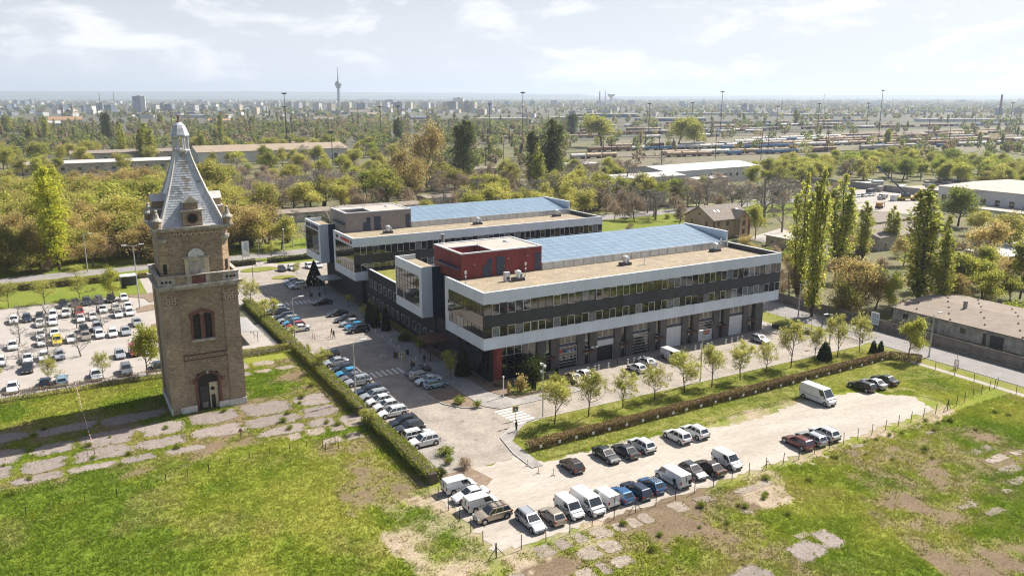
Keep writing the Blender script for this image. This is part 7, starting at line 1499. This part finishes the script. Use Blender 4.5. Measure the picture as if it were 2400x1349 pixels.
scatter(-150, 160, 460, 640, 19, {'green':.2,'olive':.28,'freshbig':.14,'bare':.14,'brown':.1,'poplar':.14}, (10,15), 16, .6)
# far woodland that reads as one mass
def far_wood(name, label, d0, d1, n, nl, hr, ls, seed, excl=True):
    rs = np.random.RandomState(seed); d = np.sqrt(rs.uniform(d0**2,d1**2,n*3)); an = rs.uniform(-42,42,n*3); th = np.radians(30+an)
    x, y = CAMX+d*np.sin(th), CAMY+d*np.cos(th); keep = fbm(x, y, d0*.12, seed) > .43
    if excl:
        u = np.array([PX(a,b,0)[:2] for a,b in zip(x,y)]); rail = (u[:,0] > 1330) & (u[:,1] > 290+.0*(u[:,0])) & (u[:,1] < 395-.045*(u[:,0]-1400)); keep &= ~(rail & (rs.rand(len(x)) < .86))
        keep &= ~((x > -160) & (x < 165) & (y < 640)); keep &= ~((x > 100) & (x < 480) & (y < 345))
    x, y = x[keep][:n], y[keep][:n]; n = len(x); h = rs.uniform(*hr,n); w = h*rs.uniform(.35,.6,n); pop = rs.rand(n) < .10; h[pop] *= 1.7; w[pop] *= .4
    q = rs.normal(size=(n,nl,3)); q /= np.linalg.norm(q,axis=2)[...,None]; q *= rs.uniform(.55,1.0,(n,nl,1))
    P = np.stack([x[:,None]+q[...,0]*w[:,None], y[:,None]+q[...,1]*w[:,None], h[:,None]*.52+q[...,2]*h[:,None]*.5],-1).reshape(-1,3)
    pal = np.array([(.25,.27,.075),(.31,.32,.08),(.35,.28,.13),(.18,.205,.07),(.29,.225,.15),(.23,.25,.08)]); c = pal[rs.randint(0,6,n)]*rs.uniform(.8,1.15,(n,1))
    V, F, C = leaves(P, ls, rs, up=.2, aspect=.75); C = C*np.repeat(np.repeat(c,nl,0),4,0)
    o = stuff(ob(name, np_mesh(name, V, F, LEAF['grass'], C))); tag(o, label, 'woodland')
far_wood('far_woodland', 'scattered trees of the middle distance beyond the rail land', 560, 1500, 2300, 110, (7,12), 1.0, 5)
far_wood('horizon_woodland', 'hazy treetops among the distant city', 1500, 6500, 6500, 26, (8,13), 2.6, 6, False)
far_wood('skyline_woodland', 'faint blue woodland on the horizon beyond the city', 6000, 15500, 9500, 7, (10,18), 9.0, 7, False)
# ---------------------------------------------------------------- grass
def grass(name, label, poly, n, hgt, seed, thin=1.0, spread=.16):
    rs = np.random.RandomState(seed); xs = [p[0] for p in poly]; ys = [p[1] for p in poly]
    x = rs.uniform(min(xs),max(xs),n); y = rs.uniform(min(ys),max(ys),n); k = in_poly(x,y,poly); x, y = x[k], y[k]
    c, d = meadow_col(x, y); n2 = fbm(x, y, 1.1, 21); keep = (rs.rand(len(x)) > d*1.05) & (n2 > .25)
    for pl in SLABS:
        q = np.array(pl); q = q.mean(0)+(q-q.mean(0))*.88; pl = [tuple(v) for v in q]; bb = (x > q[:,0].min()) & (x < q[:,0].max()) & (y > q[:,1].min()) & (y < q[:,1].max()) & keep
        ix = np.nonzero(bb)[0]; keep[ix[in_poly(x[ix], y[ix], pl) & (rs.rand(len(ix)) < .97)]] = False
    x, y, c, n2 = x[keep], y[keep], c[keep], n2[keep]; n = len(x)
    B_ = 4; hh = hgt*rs.uniform(.5,1.3,(n,B_))*(.45+1.2*np.clip(n2-.3,0,.6))[:,None]; t = rs.uniform(0,2*math.pi,(n,B_)); o = rs.normal(size=(n,B_,2))*spread
    bx, by = x[:,None]+o[...,0], y[:,None]+o[...,1]; w = .045+.05*rs.rand(n,B_); lean = hh*rs.uniform(.2,.8,(n,B_)); a2 = rs.uniform(0,2*math.pi,(n,B_)); z = np.full_like(bx,.02)
    V = np.stack([np.stack([bx-np.cos(t)*w,by-np.sin(t)*w,z],-1), np.stack([bx+np.cos(t)*w,by+np.sin(t)*w,z],-1), np.stack([bx+np.cos(a2)*lean,by+np.sin(a2)*lean,z+hh],-1)],2).reshape(-1,3)
    F = np.arange(len(V)).reshape(-1,3); cc = np.repeat(np.minimum(.85, c*1.6*rs.uniform(.86,1.18,(n,1))), B_*3, 0)
    fl = np.repeat((rs.rand(n) < .012) & (n2 > .5), B_*3); cc[fl] = (.50,.43,.02)
    tag(stuff(ob(name, np_mesh(name, V, F, LEAF['grass'], cc))), label, 'grass')
grass('meadow_grass', 'rough grass of the left meadow around the tower', [(-118,-60),(-60,-90),(-38.9,-46),(-39.5,31),(-118,31)], 150000, .28, 1)
grass('meadow_grass', 'rough grass of the right meadow below the gravel lot', [(-60,-90),(20,-90),(57.6,-60),(57.6,-47),(-38.5,-47.4)], 120000, .28, 2)
grass('bank_grass', 'short grass of the bank and strip beside the brown hedge', [(-22.4,-29.6),(4,-32),(24,-31.5),(36,-33),(44,-41),(44,-45.5),(57.5,-44),(57.5,-18.2),(-16.5,-17.6),(-22.4,-22)], 60000, .16, 3)
# weeds in the yard and along the gravel fence
random.seed(5)
for i in range(70):
    if i < 34: p = Vector((random.uniform(-90,-41), random.uniform(-5,17), 0))
    else: p = Vector((random.uniform(-38,50), -47.2-abs(random.gauss(0,4.5)), 0))
    if abs(p.x+57.5) < 6.5 and abs(p.y-17) < 6.5: continue
    u, v, d_ = PX(p.x,p.y,0)
    if not (-20 < u < 2420 and v < 1370): continue
    plant('smallbush', p.x, p.y, random.uniform(.3,.8), None, 'small weed tuft among the broken slabs' if i < 34 else 'small weed tuft on the right meadow below the fence', 'weed tufts '+('yard' if i < 34 else 'meadow'), name='weed')
# ---------------------------------------------------------------- haze
hz = MB().box(-23500, 23500, -23500, 23500, -3, 330).build('haze', []); hm = bpy.data.materials.new('haze_air'); hm.use_nodes = True; nt = hm.node_tree; nt.nodes.clear()
vp = nt.nodes.new('ShaderNodeVolumePrincipled'); vp.inputs['Color'].default_value = (.74,.85,1.0,1); vp.inputs['Density'].default_value = .95e-4; vp.inputs['Anisotropy'].default_value = .25
mo = nt.nodes.new('ShaderNodeOutputMaterial'); nt.links.new(vp.outputs[0], mo.inputs['Volume']); hz.data.materials.append(hm); stuff(hz); tag(hz, 'thin pale haze in the air over the whole place', 'haze')
